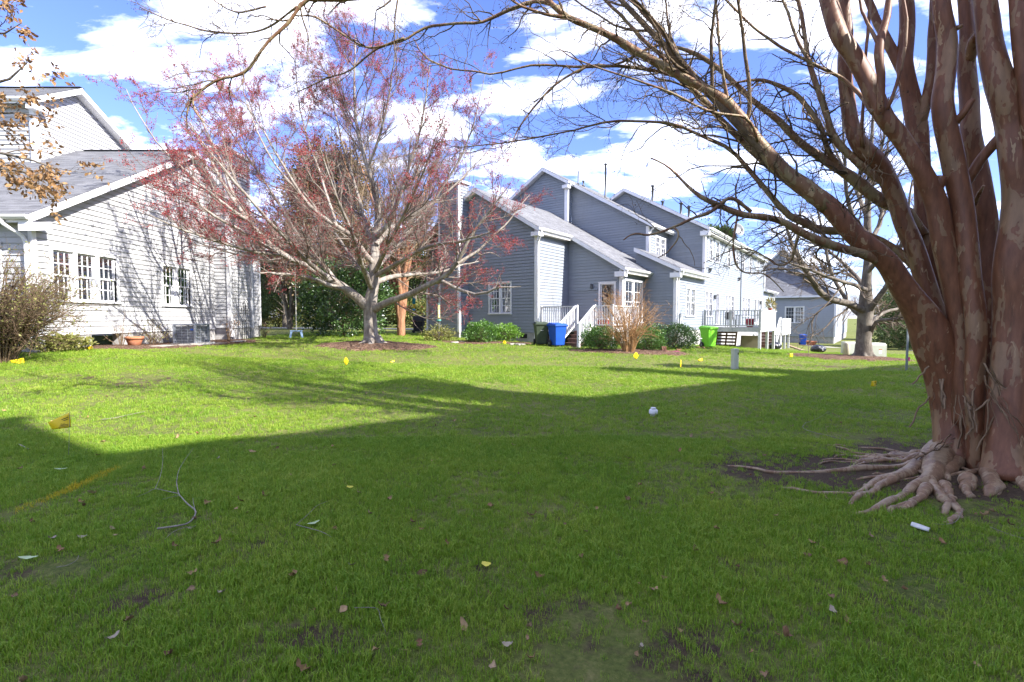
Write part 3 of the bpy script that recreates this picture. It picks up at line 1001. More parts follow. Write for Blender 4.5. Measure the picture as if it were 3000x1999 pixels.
# upper storey
wall(LH, (-4.2, 0), (0, 1), (1, 0), [(4.6, 6.3), (11, 6.3), (11, 7.25), (6.22, 9.73), (4.6, 8.83)], (), sm, .1507)
wall(LH, (0, 4.6), (1, 0), (0, -1), [(-9, 6.3), (-4.2, 6.3), (-4.2, 8.7), (-9, 8.7)], (), sm, .1507)
corner(LH, -4.2, 4.6, 6.5, 8.75, .16)
roof(LH, (-3.88, 4.28, 8.80), (-1, 0), (0, 1), .6, [(0, 0), (9, 0), (9, 1.94), (0, 1.94)])
roof(LH, (-3.88, 11.3, 7.2), (-1, 0), (0, -1), .5356, [(0, 0), (9, 0), (9, 5.08), (0, 5.08)])
board(LH, 'ridge_cap', (-3.9, 6.22, 9.98), (-12, 6.22, 9.98), .2, .02, M['vent_metal'])
mb = MB(); mb.box(-4.15, -3.87, 4.27, 4.85, 8.44, 8.63); mb.build('eave_return', M['trim'], LH)
gutter(LH, (-3.88, 4.27, 8.78), (-12, 4.27, 8.78), (0, -1))
# chimney chase
ch = [(.0, 1.05), (.6, 1.05), (.6, 8.2), (.0, 8.2)]
wall(LH, (0, 7.5), (1, 0), (0, -1), ch, (), sm, .1507)
wall(LH, (.6, 7.5), (0, 1), (1, 0), [(0, 1.05), (1.65, 1.05), (1.65, 8.2), (0, 8.2)], (), sm, .1507)
wall(LH, (.6, 9.15), (-1, 0), (0, 1), [(0, 1.05), (.6, 1.05), (.6, 8.2), (0, 8.2)], (), sm, boards='none')
wall(LH, (0, 7.5), (0, 1), (-1, 0), [(0, 6.2), (1.65, 6.2), (1.65, 8.2), (0, 8.2)], (), sm, boards='none')
corner(LH, .6, 7.5, 1.03, 8.2, .13); corner(LH, .6, 9.15, 1.03, 8.2, .11)
mb = MB(); mb.box(-.1, .7, 7.4, 9.25, 8.2, 8.3); mb.box(-.02, .62, 7.48, 9.17, 8.3, 8.36); mb.build('chimney_cap', M['trim'], LH)
pipe(LH, .3, 8.2, 8.36, 8.75, .11)
# foundation with open crawl-space bays
fb = MB()
for y0, y1 in ((-.02, .22), (1.05, 1.62), (2.72, 7.45), (9.2, 10.96)): fb.box(-.3, .0, y0, y1, .2, Zb - .002)
fb.box(-.3, .58, 7.52, 9.13, .2, 1.045); fb.box(-8, -.31, 0.02, .3, .2, Zb - .004)
fb.build('foundation', M['concrete'], LH)
mb = MB(); mb.box(-1.6, -1.5, -.0, 3.2, .2, Zb - .01); mb.build('crawl_shade', M['dark'], LH)  # black panel painted as the shade deep inside the open bays
mb = MB(); mb.box(.0, .06, 8.2, 8.4, 1.2, 1.5)
board(LH, 'skirt_board', (.012, 0, Zb - .03), (.012, 7.44, Zb - .03), .05, .06, M['trim'])

# ------------------------------------------------------------------ grey row houses in the middle
C0 = (1.158, 23.17); MROT = math.atan2(-.5964, .8027)
MH = empty('townhouse', (C0[0], C0[1], 0), MROT, 'grey gabled house with back steps, right of the maple', 'house')
MR = empty('row_house', (C0[0], C0[1], 0), MROT, 'long two storey white-lit row house behind the raised deck', 'house')
sg = M['siding_mid']
w0 = (4.48, 5.78, 1.70, 3.17)
wall(MH, (-7.3, 0), (1, 0), (0, -1), [(0, .76), (7.3, .76), (7.3, 5.6), (3.65, 7.79), (0, 5.6)], [w0], sg)
window(MH, (-7.3, 0), (1, 0), (0, -1), *w0, units=2, cols=3, rows=2, blind=False, curtain=True, trim=.07)
wall(MH, (0, 0), (0, 1), (1, 0), [(0, .76), (2.93, .76), (2.93, 5.58), (0, 5.58)], (), sg)
dr = (1.84, 2.58, 1.12, 3.13)
wall(MH, (0, 2.93), (1, 0), (0, -1), [(.02, .76), (2.92, .76), (2.92, 3.86), (.02, 5.6)], [dr], sg)
window(MH, (0, 2.93), (1, 0), (0, -1), *dr, units=1, cols=1, rows=1, split=False, blind=False, curtain=True, name='door')
w3 = (.45, 2.55, 1.25, 3.3)
wall(MH, (2.92, 2.93), (0, 1), (1, 0), [(0, .76), (3.04, .76), (3.04, 3.82), (0, 3.82)], [w3], sg)
window(MH, (2.92, 2.93), (0, 1), (1, 0), *w3, units=2, cols=2, rows=2, panes='joined', blind=False, curtain=True)
wall(MH, (2.92, 5.97), (1, 0), (0, -1), [(-.5, .76), (1.62, .76), (1.62, 3.9), (-.5, 4.95)], (), sg)
wall(MH, (-7.3, 12), (0, -1), (-1, 0), [(0, .4), (12, .4), (12, 5.6), (0, 5.6)], (), sg, boards='none')
corner(MH, -7.3, 0, .74, 5.55); corner(MH, 0, 0, .5, 5.6, .16); corner(MH, 2.92, 2.93, .74, 3.82, .13); corner(MH, 4.54, 5.97, .74, 3.88, .16)
# wing roof
roof(MH, (.35, -.35, 5.62), (0, 1), (-1, 0), .6, [(0, 0), (2.93, 0), (2.93, 4.0), (0, 4.0)])
roof(MH, (3.28, 2.58, 3.862), (0, 1), (-1, 0), .6, [(0, 0), (3.36, 0), (3.36, .45), (4.99, .47), (4.99, 6.93), (0, 6.93)])
roof(MH, (-7.65, -.35, 5.62), (0, 1), (1, 0), .6, [(0, 0), (7.4, 0), (7.4, 4.0), (0, 4.0)])
gutter(MH, (.36, -.35, 5.6), (.36, 2.56, 5.6), (1, 0)); gutter(MH, (3.29, 2.6, 3.84), (3.29, 5.9, 3.84), (1, 0))
mb = MB(); mb.box(-.1, .33, -.36, .06, 5.26, 5.44); mb.build('eave_return', M['trim'], MH)
mb = MB(); mb.box(2.74, 3.26, 2.57, 2.9, 3.44, 3.68); mb.build('eave_return', M['trim'], MH)
mb = MB(); mb.box(.03, .33, .0, 2.56, 5.36, 5.40); mb.build('soffit', M['soffit'], MH)
mb = MB(); mb.box(2.95, 3.26, 2.95, 5.9, 3.60, 3.64); mb.build('soffit', M['soffit'], MH)
downspout(MH, [(.40, -.2, 5.5), (.36, -.16, 5.35), (.16, -.06, 5.1), (.10, -.03, 4.9), (.10, -.03, 3.2), (.10, -.03, .7)], .045)
downspout(MH, [(3.35, 2.7, 3.75), (3.3, 2.72, 3.6), (3.1, 2.8, 3.42), (3.03, 2.86, 3.25), (3.03, 2.86, 2.), (3.03, 2.86, .7)], .04)
# chimney chase on the gable
wall(MH, (-5.6, -.75), (1, 0), (0, -1), [(0, .76), (1.35, .76), (1.35, 8.3), (0, 8.3)], (), sg)
wall(MH, (-4.25, -.75), (0, 1), (1, 0), [(0, .76), (.75, .76), (.75, 8.3), (0, 8.3)], (), sg)
wall(MH, (-5.6, 0), (0, -1), (-1, 0), [(0, .76), (.75, .76), (.75, 8.3), (0, 8.3)], (), sg, boards='none')
wall(MH, (-4.25, .02), (-1, 0), (0, 1), [(0, 6.0), (1.35, 6.0), (1.35, 8.3), (0, 8.3)], (), sg, boards='none')
corner(MH, -4.25, -.75, .74, 8.3, .13); corner(MH, -5.6, -.75, .74, 8.3, .1)
mb = MB(); mb.box(-5.7, -4.15, -.85, .1, 8.3, 8.42); mb.build('chimney_cap', M['trim'], MH)
# upper gable of the first unit
wall(MH, (-9, 7), (1, 0), (0, -1), [(0, 6.0), (6.5, 6.0), (6.5, 9.6), (4.94, 10.55), (0, 7.6)], (), sg)
wall(MH, (-2.5, 7), (0, 1), (1, 0), [(0, 6.6), (.6, 6.6), (.6, 9.6), (0, 9.6)], (), sg)
wall(MH, (-2.5, 7.6), (1, 0), (0, -1), [(0.02, 4.2), (4.9, 4.2), (4.9, 6.66), (0.02, 9.6)], (), sg)
dw = (1.2, 2.75, 5.1, 6.15)
wall(MH, (2.4, 7.6), (0, 1), (1, 0), [(0, 4.4), (3.43, 4.4), (3.43, 6.62), (0, 6.62)], [dw], sg)
window(MH, (2.4, 7.6), (0, 1), (1, 0), *dw, units=2, cols=2, rows=2, panes='joined', blind=False, curtain=True, trim=.08)
corner(MH, -2.5, 7, 7.0, 9.6, .2); corner(MH, 2.4, 7.6, 4.7, 6.6, .15)
roof(MH, (2.75, 7.25, 6.684), (0, 1), (-1, 0), .6, [(0, 0), (3.7, 0), (3.7, 2.0), (7, 2.0), (7, 6.81), (0, 6.81)])
roof(MH, (-2.2, 6.65, 9.654), (0, 1), (-1, 0), .6, [(0, 0), (.6, 0), (.6, 1.86), (0, 1.86)])
roof(MH, (-10.87, 6.65, 6.684), (0, 1), (1, 0), .6, [(0, 0), (7.6, 0), (7.6, 6.81), (0, 6.81)])
mb = MB(); mb.box(-2.62, -2.21, 6.64, 6.98, 9.28, 9.46); mb.build('eave_return', M['trim'], MH)
gutter(MH, (-2.19, 6.65, 9.63), (-2.19, 7.24, 9.63), (1, 0)); gutter(MH, (2.76, 7.25, 6.66), (2.76, 10.95, 6.66), (1, 0))
downspout(MH, [(-2.12, 6.85, 9.55), (-2.2, 6.88, 9.4), (-2.36, 6.95, 9.2), (-2.38, 6.95, 9.0), (-2.38, 6.95, 7.3)], .045)
downspout(MH, [(2.82, 7.45, 6.55), (2.75, 7.5, 6.42), (2.56, 7.56, 6.2), (2.52, 7.56, 5.0)], .04)
# shed roof in front of the dormer
roof(MH, (4.9, 5.62, 3.95), (0, 1), (-1, 0), .5, [(0, 0), (5.45, 0), (5.45, 2.48), (0, 2.48)])
gutter(MH, (4.91, 5.62, 3.93), (4.91, 11.2, 3.93), (1, 0))
mb = MB(); mb.box(4.36, 4.88, 5.61, 5.93, 3.52, 3.76); mb.build('eave_return', M['trim'], MH)
mb = MB(); mb.box(4.57, 4.88, 6.0, 11.0, 3.68, 3.72); mb.build('soffit', M['soffit'], MH)
downspout(MH, [(4.97, 5.9, 3.85), (4.9, 5.92, 3.7), (4.72, 5.96, 3.5), (4.68, 6.02, 3.3), (4.68, 6.02, 2.), (4.68, 6.02, .5)], .04)
fb = MB(); fb.box(-7.28, -.02, .02, .25, -.2, .758); fb.box(-5.58, -4.27, -.73, .0, -.2, .758); fb.box(-.25, -.02, .26, 2.9, -.2, .758); fb.box(0, 2.9, 2.95, 3.2, -.2, .757)
fb.box(2.6, 2.9, 3.21, 5.9, -.2, .757); fb.box(2.9, 4.52, 5.99, 6.3, -.4, .757)
fb.build('foundation', M['concrete'], MH)
mb = MB(); mb.box(-.95, -.55, -.004, .02, .50, .70); mb.build('crawl_vent', M['dark'], MH)
pipe(MH, -2.6, 8.6, 9.9, 10.75, .035, False); pipe(MH, -1.0, 9.2, 8.9, 11.0, .06); pipe(MH, -3.1, 10.2, 10.2, 10.5, .05)
board(MH, 'conduit', (.5, 2.86, 2.86), (1.72, 2.86, 2.88), .035, .035, M['galv'])
mb = MB(); mb.lathe([(.02, .0), (.075, .02), (.07, .16), (.09, .18), (.03, .24)], 8, (1.4, 2.82, 2.93)); mb.build('wall_lantern', M['vent_metal'], MH)
# second unit + long lit wall
wall(MR, (-5.5, 11.03), (1, 0), (0, -1), [(0, 3.6), (10.04, 3.6), (10.04, 6.72), (5.04, 9.57), (0, 6.7)], (), sg)
lowops = [(1.7, 3.25, 1.58, 3.05), (5.36, 6.9, 1.58, 3.03), (7.75, 8.5, 1.02, 3.0), (10.2, 12.65, 1.58, 3.0), (15.5, 18.15, 1.58, 3.0), (19.95, 20.8, 1.02, 3.0), (21.3, 23.3, 1.02, 3.0)]
wall(MR, (4.54, 5.97), (0, 1), (1, 0), [(0.02, .78), (29.2, .78), (29.2, 3.9), (0.02, 3.9)], lowops, sg, boards='joined')
upops = [(b0 - 5.97, b1 - 5.97, 5.0, 6.28) for b0, b1 in ((11.85, 12.65), (13.4, 14.25), (16.5, 17.3), (18.9, 19.75), (20.85, 21.7), (23.6, 24.4), (26.6, 27.4))]
wall(MR, (4.54, 5.97), (0, 1), (1, 0), [(5.06, 3.9), (23.96, 3.9), (23.96, 6.6), (5.06, 6.6)], upops, sg, boards='joined')
for k, o_ in enumerate(lowops):
    isd = o_[2] < 1.2
    window(MR, (4.54, 5.97), (0, 1), (1, 0), *o_, units=1 if (isd and k != 6) else (3 if o_[1] - o_[0] > 2.2 else 2), cols=1 if isd else 2, rows=1 if isd else 2, split=not isd, panes='joined', blind=False, curtain=True, name='door' if isd else 'window', trim=.08)
for o_ in upops: window(MR, (4.54, 5.97), (0, 1), (1, 0), *o_, units=1, cols=2, rows=2, panes='joined', blind=False, curtain=True, trim=.08)
wall(MR, (-5.5, 30), (0, -1), (-1, 0), [(0, -.5), (19, -.5), (19, 6.7), (0, 6.7)], (), sg, boards='none')
wall(MR, (4.54, 35.17), (-1, 0), (0, 1), [(0, -.5), (10, -.5), (10, 3.9), (0, 3.9)], (), sg, boards='none')
wall(MR, (4.54, 29.93), (-1, 0), (0, 1), [(0, 3.9), (10, 3.9), (10, 6.7), (5, 9.6), (0, 6.7)], (), sg, boards='none')
corner(MR, 4.54, 11.03, 3.8, 6.65, .16); corner(MR, 4.54, 29.93, 3.8, 6.6, .12); corner(MR, 4.54, 35.17, .5, 3.9, .12)
roof(MR, (4.9, 10.68, 6.75), (0, 1), (-1, 0), .57, [(0, 0), (19.6, 0), (19.6, 5.36), (0, 5.36)])
roof(MR, (-5.82, 10.68, 6.75), (0, 1), (1, 0), .57, [(0, 0), (19.6, 0), (19.6, 5.36), (0, 5.36)])
roof(MR, (4.9, 29.95, 3.95), (0, 1), (-1, 0), .4, [(0, 0), (5.6, 0), (5.6, 3), (0, 3)])
gutter(MR, (4.91, 10.7, 6.73), (4.91, 30.2, 6.73), (1, 0)); gutter(MR, (4.91, 29.97, 3.93), (4.91, 35.5, 3.93), (1, 0))
mb = MB(); mb.box(4.38, 4.88, 10.67, 11.0, 6.3, 6.55); mb.build('eave_return', M['trim'], MR)
mb = MB(); mb.box(4.56, 4.88, 11.05, 30.2, 6.44, 6.48); mb.build('soffit', M['soffit'], MR)
downspout(MR, [(4.97, 29.7, 6.65), (4.75, 29.75, 6.3), (4.66, 29.8, 6.0), (4.66, 29.8, 5.), (4.66, 29.8, 4.1)], .045)
downspout(MR, [(4.97, 35.0, 3.85), (4.75, 35.05, 3.6), (4.66, 35.1, 3.3), (4.66, 35.1, 2.5), (4.66, 35.1, .3)], .045)
mb = MB(); mb.box(4.26, 4.52, 6.0, 35.1, -.9, .776); mb.build('foundation', M['concrete'], MR)
for x, y, z0_, z1_ in ((.9, 12.2, 8.85, 10.0), (2.3, 13.6, 8.05, 8.95), (2.7, 14.0, 7.85, 8.75), (.2, 16, 9.2, 9.8)): pipe(MR, x, y, z0_, z1_, .075)
for y, z in ((12.0, 4.25), (19.8, 4.2)):
    mb = MB(); mb.lathe([(.03, 0), (.05, .04), (.11, .2), (.1, .22)], 10, (4.66, y, z)); mb.box(4.56, 4.66, y - .05, y + .05, z - .04, z + .04); mb.build('floodlight', M['vent_metal'], MR)
for y in (13.25, 28.3):
    mb = MB(); mb.lathe([(.02, .0), (.075, .02), (.07, .2), (.1, .24), (.03, .3)], 8, (4.65, y, 2.62)); mb.build('wall_lantern', M['vent_metal'], MR)
board(MR, 'conduit', (4.59, 20.7, 1.0), (4.59, 20.7, 6.3), .05, .05, M['vent_metal'], (1, 0, 0))
mb = MB(); mb.box(4.57, 4.70, 6.3, 6.75, .75, 1.68); mb.build('meter_box', M['weathered_paint'], MR)
# satellite dish on the eave of the row house
sd = empty('satellite_dish', (0, 0, 0), 0, 'dark satellite dish on the eave of the long row house', 'dish')
sd.location = Matrix.Translation((C0[0], C0[1], 0)) @ Matrix.Rotation(MROT, 4, 'Z') @ Vector((4.6, 18.6, 6.9))
mb = MB(); mb.tube([(0, 0, 0), (0, 0, .45), (.1, 0, .7)], .03, 8); mb.build('mast', M['vent_metal'], sd)
mb = MB(); mb.lathe([(.01, 0), (.2, .02), (.36, .07), (.46, .13), (.47, .14), (.44, .145), (.35, .09), (.19, .04), (.005, .02)], 24); mb.build('reflector', M['dish'], sd, True, (.12, 0, .8), (R(75), 0, R(20)))
mb = MB(); mb.beam((.12, -.1, .45), (.2, -.5, .75), .03, .03); mb.box(.16, .24, -.58, -.48, .72, .82); mb.build('feed_arm', M['vent_metal'], sd)

# ------------------------------------------------------------------ far house on the right
FH = empty('far_house', (0, 0, 0), MROT, 'distant grey gabled house seen past the bare tree', 'house')
_f = at(2444, 1003, 52); FH.location = (_f[0], _f[1], 0)
FZ = -1.2
sf = M['siding_far']
fwin = (-4.6, -2.9, FZ + 2.1, FZ + 3.8)
wall(FH, (0, 0), (1, 0), (0, -1), [(-13, FZ + .6), (0, FZ + .6), (0, FZ + 4.9), (-13, FZ + 4.9)], [fwin], sf, boards='joined', course=.18)
window(FH, (0, 0), (1, 0), (0, -1), *fwin, units=2, cols=3, rows=2, panes='joined', blind=False)
fw2 = (3.0, 5.0, FZ + 1.6, FZ + 3.8)
wall(FH, (0, 0), (0, 1), (1, 0), [(0, FZ + .6), (26, FZ + .6), (26, FZ + 4.9), (0, FZ + 4.9)], [fw2], sf, boards='joined', course=.18)
window(FH, (0, 0), (0, 1), (1, 0), *fw2, units=2, cols=3, rows=2, panes='joined', blind=False)
wall(FH, (-10.5, 3.5), (1, 0), (0, -1), [(0, FZ + 4.4), (10, FZ + 4.4), (10, FZ + 5.6), (5, FZ + 10.6), (0, FZ + 5.6)], (), sf, boards='joined', course=.18)
corner(FH, 0, 0, FZ + .6, FZ + 4.9, .2); board(FH, 'corner_board', (-5.2, 3.45, FZ + 5), (-5.2, 3.45, FZ + 10), .2, .04, M['trim'], (0, 1, 0))
roof(FH, (.4, -.4, FZ + 5.05), (0, 1), (-1, 0), .75, [(0, 0), (26.8, 0), (26.8, 5.6), (3.9, 5.6), (0, 1.0)])
roof(FH, (-13.4, -.4, FZ + 5.05), (0, 1), (1, 0), .75, [(0, 0), (14, 0), (14, 5.4), (3.2, 5.4), (0, 1.0)])
roof(FH, (-.4, 3.1, FZ + 5.6), (0, 1), (-1, 0), 1.02, [(0, 0), (24, 0), (24, 5.1), (0, 5.1)])
roof(FH, (-10.6, 3.1, FZ + 5.6), (0, 1), (1, 0), 1.02, [(0, 0), (24, 0), (24, 5.1), (0, 5.1)])
roof(FH, (-13.4, -.4, FZ + 5.05), (1, 0), (0, 1), .75, [(0, 0), (13.8, 0), (10.0, 3.8), (3.8, 3.8)])
mb = MB(); mb.box(-12.9, -.1, .05, .3, FZ - .9, FZ + .59); mb.box(-.3, -.05, .31, 25.9, FZ - .9, FZ + .59); mb.build('foundation', M['concrete'], FH)
for x, y in ((-3, 7), (-2, 9), (-3.4, 14), (-2.5, 19)): pipe(FH, x, y, FZ + 7.5, FZ + 9.7, .09)

# ------------------------------------------------------------------ house behind the camera (its roof and chimneys shade the near lawn)
BA = math.atan2(.529, .849)
_bk = 3.0
BH = empty('townhouse', (7.47 + .87 * _bk * 1.136, -1.71 - .494 * _bk * 1.136, 0), BA, 'grey house behind the viewpoint whose roof and chimneys shade the lawn', 'house')
# local x along the ridge, y towards the lawn
for x0, x1, zr, ze, yf, yr in ((-13, 22, 12.97, 12.0, .9, 0.), (-13, -.0, 15.8, 14.6, .5, -2.3)):
    wall(BH, (x0, yf), (1, 0), (0, 1), [(0, .0 if ze < 14 else 11.), (x1 - x0, .0 if ze < 14 else 11.), (x1 - x0, ze), (0, ze)], (), M['siding_left'], boards='joined')
    wall(BH, (x0, -5), (1, 0), (0, -1), [(0, .0), (x1 - x0, .0), (x1 - x0, ze - 1), (0, ze - 1)], (), M['siding_left'], boards='none')
    for xx, nn in ((x0 + .05, -1), (x1 - .05, 1)):
        wall(BH, (xx, 0), (0, 1), (nn, 0), [(-5, 0 if ze < 14 else 8.), (yf, 0 if ze < 14 else 10.), (yf, ze), (yr, zr - .2), (-5, ze - 1)], (), M['siding_left'], boards='none')
    run_ = yf + .3 - yr; m1 = (zr - ze) / run_
    roof(BH, (x0, yf + .3, ze), (1, 0), (0, -1), m1, [(0, 0), (x1 - x0, 0), (x1 - x0, run_), (0, run_)])
    run_ = yr + 5.3; m2 = (zr - ze + 1) / run_
    roof(BH, (x0, -5.3, ze - 1), (1, 0), (0, 1), m2, [(0, 0), (x1 - x0, 0), (x1 - x0, run_), (0, run_)])
for x0, x1, top in ((5.5, 6.75, 15.7), (11.75, 12.55, 15.5), (13.9, 14.7, 15.5)):
    mb = MB(); mb.box(x0, x1, -.35, .35, 11.6, top); mb.box(x0 - .06, x1 + .06, -.41, .41, top, top + .1); mb.build('chimney', M['siding_left'], BH)

# ------------------------------------------------------------------ trees
def limb(pts, n=14):
    """[(u, v, distance, radius)] survey marks of a limb -> smooth path + radii in metres"""
    A = np.array([list(at(u, v, Y)) + [r] for u, v, Y, r in pts])
    S = spline(A, n)
    return S[:, :3], np.maximum(S[:, 3], .003)


def wob(P, amp, seed):
    g = np.random.default_rng(seed); N = len(P)
    k = g.normal(size=(N, 3)) * amp; k[0] = 0
    return P + np.cumsum(k, axis=0) * np.linspace(.4, 1, N)[:, None] * .5


def stack(limbs):
    return np.stack([l[0] for l in limbs]), np.stack([l[1] for l in limbs])


# ---- red budding maple
def maple():
    x0, y0, z0 = MAPLE; Y = y0
    T = empty('maple_tree', MAPLE, 0, 'wide bare maple covered in red buds, centre left of the lawn', 'tree')

    def L(pts, n=14): return limb([(u, v, Y + dy, r) for u, v, dy, r in pts], n)
    trunk = L([(1090, 1022, 0, .42), (1088, 1000, 0, .30), (1086, 960, 0, .245), (1084, 920, 0, .235), (1084, 892, 0, .25), (1092, 850, 0, .20)], 18)
    mains = [
        L([(1082, 905, 0, .19), (1064, 889, -.1, .175), (1019, 850, -.5, .15), (963, 817, -.9, .13), (907, 783, -1.2, .115), (852, 755, -1.5, .10), (796, 716, -1.7, .085), (740, 655, -1.9, .07), (690, 590, -2.0, .055), (630, 480, -2.1, .04), (560, 360, -2.2, .02)]),
        L([(1040, 872, -.3, .12), (997, 839, .2, .10), (952, 783, .7, .085), (907, 739, 1.2, .07), (850, 700, 1.6, .055), (760, 650, 2.0, .04), (640, 600, 2.4, .02)]),
        L([(1086, 890, 0, .21), (1097, 839, 0, .19), (1097, 783, 0, .175), (1103, 716, .1, .155), (1108, 672, .2, .13), (1110, 579, .2, .10), (1079, 489, .1, .08), (1057, 400, .1, .06), (1045, 260, .2, .04), (1050, 110, .3, .018)]),
        L([(1098, 775, 0, .11), (1069, 744, -.2, .10), (1041, 700, -.5, .09), (986, 660, -.9, .075), (924, 616, -1.2, .062), (874, 560, -1.5, .05), (800, 440, -1.9, .035), (720, 300, -2.3, .015)]),
        L([(1103, 716, 0, .10), (1125, 690, .2, .09), (1153, 660, .6, .08), (1209, 627, 1.0, .065), (1270, 593, 1.3, .055), (1330, 540, 1.6, .04), (1430, 430, 2.0, .016)]),
        L([(1106, 690, 0, .10), (1125, 672, -.2, .09), (1153, 616, -.5, .08), (1175, 560, -.8, .065), (1205, 470, -1.1, .05), (1240, 340, -1.3, .035), (1270, 180, -1.5, .014)]),
        L([(1090, 910, 0, .15), (1142, 884, -.5, .12), (1203, 861, -1.0, .105), (1259, 833, -1.5, .09), (1304, 808, -1.8, .08), (1340, 772, -2.1, .065), (1368, 718, -2.3, .05), (1420, 640, -2.6, .035), (1490, 560, -2.8, .015)]),
        L([(1295, 823, -1.7, .06), (1349, 848, -2.1, .05), (1395, 858, -2.4, .045), (1432, 848, -2.6, .038), (1470, 830, -2.8, .03), (1540, 822, -3., .012)]),
        L([(1095, 830, 0, .11), (1153, 811, .7, .09), (1203, 806, 1.4, .075), (1298, 800, 2.2, .05), (1400, 770, 3.0, .02)]),
        L([(1097, 810, 0, .10), (1131, 790, -.4, .09), (1186, 761, -1.0, .075), (1242, 733, -1.6, .06), (1340, 715, -2.3, .045), (1440, 690, -3., .018)]),
        L([(1099, 740, 0, .09), (1075, 672, .5, .08), (1058, 605, .9, .065), (1030, 500, 1.3, .05), (990, 350, 1.7, .03), (960, 190, 2., .014)]),
        L([(1092, 850, 0, .11), (1070, 800, -.9, .09), (1050, 740, -2.0, .07), (1020, 640, -3.2, .05), (970, 500, -4.2, .03), (930, 380, -5., .012)]),
        L([(1096, 800, 0, .10), (1120, 750, -1.0, .08), (1150, 690, -2.2, .06), (1200, 590, -3.4, .042), (1260, 450, -4.4, .02), (1300, 330, -5., .01)]),
        L([(1094, 820, 0, .11), (1060, 790, 1.2, .09), (1010, 730, 2.6, .07), (940, 640, 3.8, .045), (860, 540, 4.8, .015)]),
        L([(1099, 790, 0, .10), (1140, 750, 1.3, .08), (1200, 680, 2.8, .06), (1270, 600, 4.2, .04), (1340, 500, 5.2, .014)]),
        L([(1019, 850, -.5, .10), (960, 835, -1.2, .08), (900, 815, -2.0, .06), (830, 800, -2.8, .045), (750, 790, -3.4, .018)]),
        L([(963, 817, -.9, .09), (900, 765, -1.9, .075), (830, 690, -2.9, .06), (750, 600, -3.8, .045), (640, 470, -4.5, .03), (520, 330, -5.1, .012)]),
        L([(907, 783, -1.2, .07), (830, 748, -2.2, .06), (730, 690, -3.2, .05), (620, 620, -4.0, .035), (480, 520, -4.6, .012)]),
        L([(907, 739, 1.2, .06), (840, 640, 1.4, .05), (760, 520, 1.5, .04), (660, 380, 1.6, .025), (560, 250, 1.7, .01)]),
    ]
    mains += [
        L([(740, 655, -1.9, .055), (660, 600, -2.6, .045), (560, 520, -3.2, .035), (450, 400, -3.6, .022), (380, 260, -3.9, .01)]),
        L([(690, 590, -2.0, .05), (640, 450, -1.6, .04), (580, 320, -1.2, .028), (520, 190, -1.0, .01)]),
        L([(830, 748, -2.2, .05), (700, 730, -3.4, .042), (560, 690, -4.4, .03), (430, 640, -5.2, .01)]),
        L([(852, 755, -1.5, .05), (760, 760, -1.0, .04), (640, 730, -.4, .03), (500, 690, .2, .012)]),
        L([(874, 560, -1.5, .045), (800, 470, -.8, .035), (740, 340, -.2, .025), (700, 170, .2, .01)]),
        L([(1079, 489, .1, .05), (1120, 380, -.6, .04), (1150, 240, -1.2, .025), (1170, 90, -1.6, .01)]),
        L([(1270, 593, 1.3, .045), (1340, 480, 1.0, .035), (1390, 350, .7, .022), (1420, 220, .5, .01)]),
        L([(986, 660, -.9, .05), (930, 500, -.3, .04), (880, 340, .2, .026), (850, 150, .5, .01)]),
        L([(1340, 772, -2.1, .05), (1420, 720, -1.6, .04), (1500, 640, -1.2, .028), (1560, 560, -.9, .01)])]
    P, Rr = stack(mains)
    P = np.stack([wob(p, .05, i) for i, p in enumerate(P)])
    tb = TB(); tb.add(trunk[0][None], trunk[1][None], 18)
    # root flare
    for k in range(7):
        a = k * .9 + .3; e = np.array([math.cos(a), math.sin(a), 0])
        p = np.array([np.array([x0, y0, z0]) + e * q + np.array([0, 0, h]) for q, h in ((.15, .35), (.34, .14), (.55, .07), (.85, .0))])
        p[:, 2] = np.maximum(p[:, 2], 0); S = spline(np.c_[p, [.16, .12, .08, .03]], 10); tb.add(S[None, :, :3], S[None, :, 3], 8)
    tb.add(P, Rr, 10)
    off = np.array(MAPLE)
    tb.V = [v - off for v in tb.V]
    tb.build('trunk', M['bark_maple'], T)
    A, RA = grow(P, Rr, 18, (.16, .40), (.35, 1.0), (.15, .98), up=.10, bend=.03, wander=.16, npts=8, rr=.5, rmin=.005, rcap=.03, bylen=True, lmin=.5)
    B, RB = grow(A, RA, 8, (.22, .5), (.3, .95), (.15, 1.), up=.12, bend=.05, wander=.17, npts=6, rr=.6, rmin=.0032, rcap=.010, bylen=True, lmin=.35, lmax=1.6)
    C, RC = grow(B, RB, 7, (.25, .6), (.3, .9), (.15, 1.), up=.15, bend=.05, wander=.15, npts=4, rr=.7, rmin=.0022, rcap=.005, bylen=True, lmin=.2, lmax=.9)
    keep = C[:, -1, 2] > z0 + 1.1; C, RC = C[keep], RC[keep]
    tb = TB(); tb.add(A - off, RA, 5); tb.add(B - off, RB, 4); tb.add(C - off, RC, 3)
    tag(tb.build('branches', M['twig_maple'], T), kind='stuff')
    p, d = along(np.concatenate([B[:, ::1][:, :6][:, [0, 1, 3, 5]], C]), 6, (.25, 1.))
    # buds sit on the outer shell of the crown
    r = np.linalg.norm((p - np.array([x0, y0, z0 + 5.])) / np.array([8., 7., 6.5]), axis=1)
    keep = rng.random(len(p)) < np.clip((r - .30) * 1.6, .03, .95)
    p, d = p[keep], d[keep]
    p = np.repeat(p, 2, axis=0) + rng.normal(0, .025, (len(p) * 2, 3)); d = np.repeat(d, 2, axis=0)
    tag(link('buds', leaf_mesh('buds', p - off, d, (.018, .040), M['bud_red'], wid=.75, fold=.35, spread=.8), T), kind='stuff')
maple()


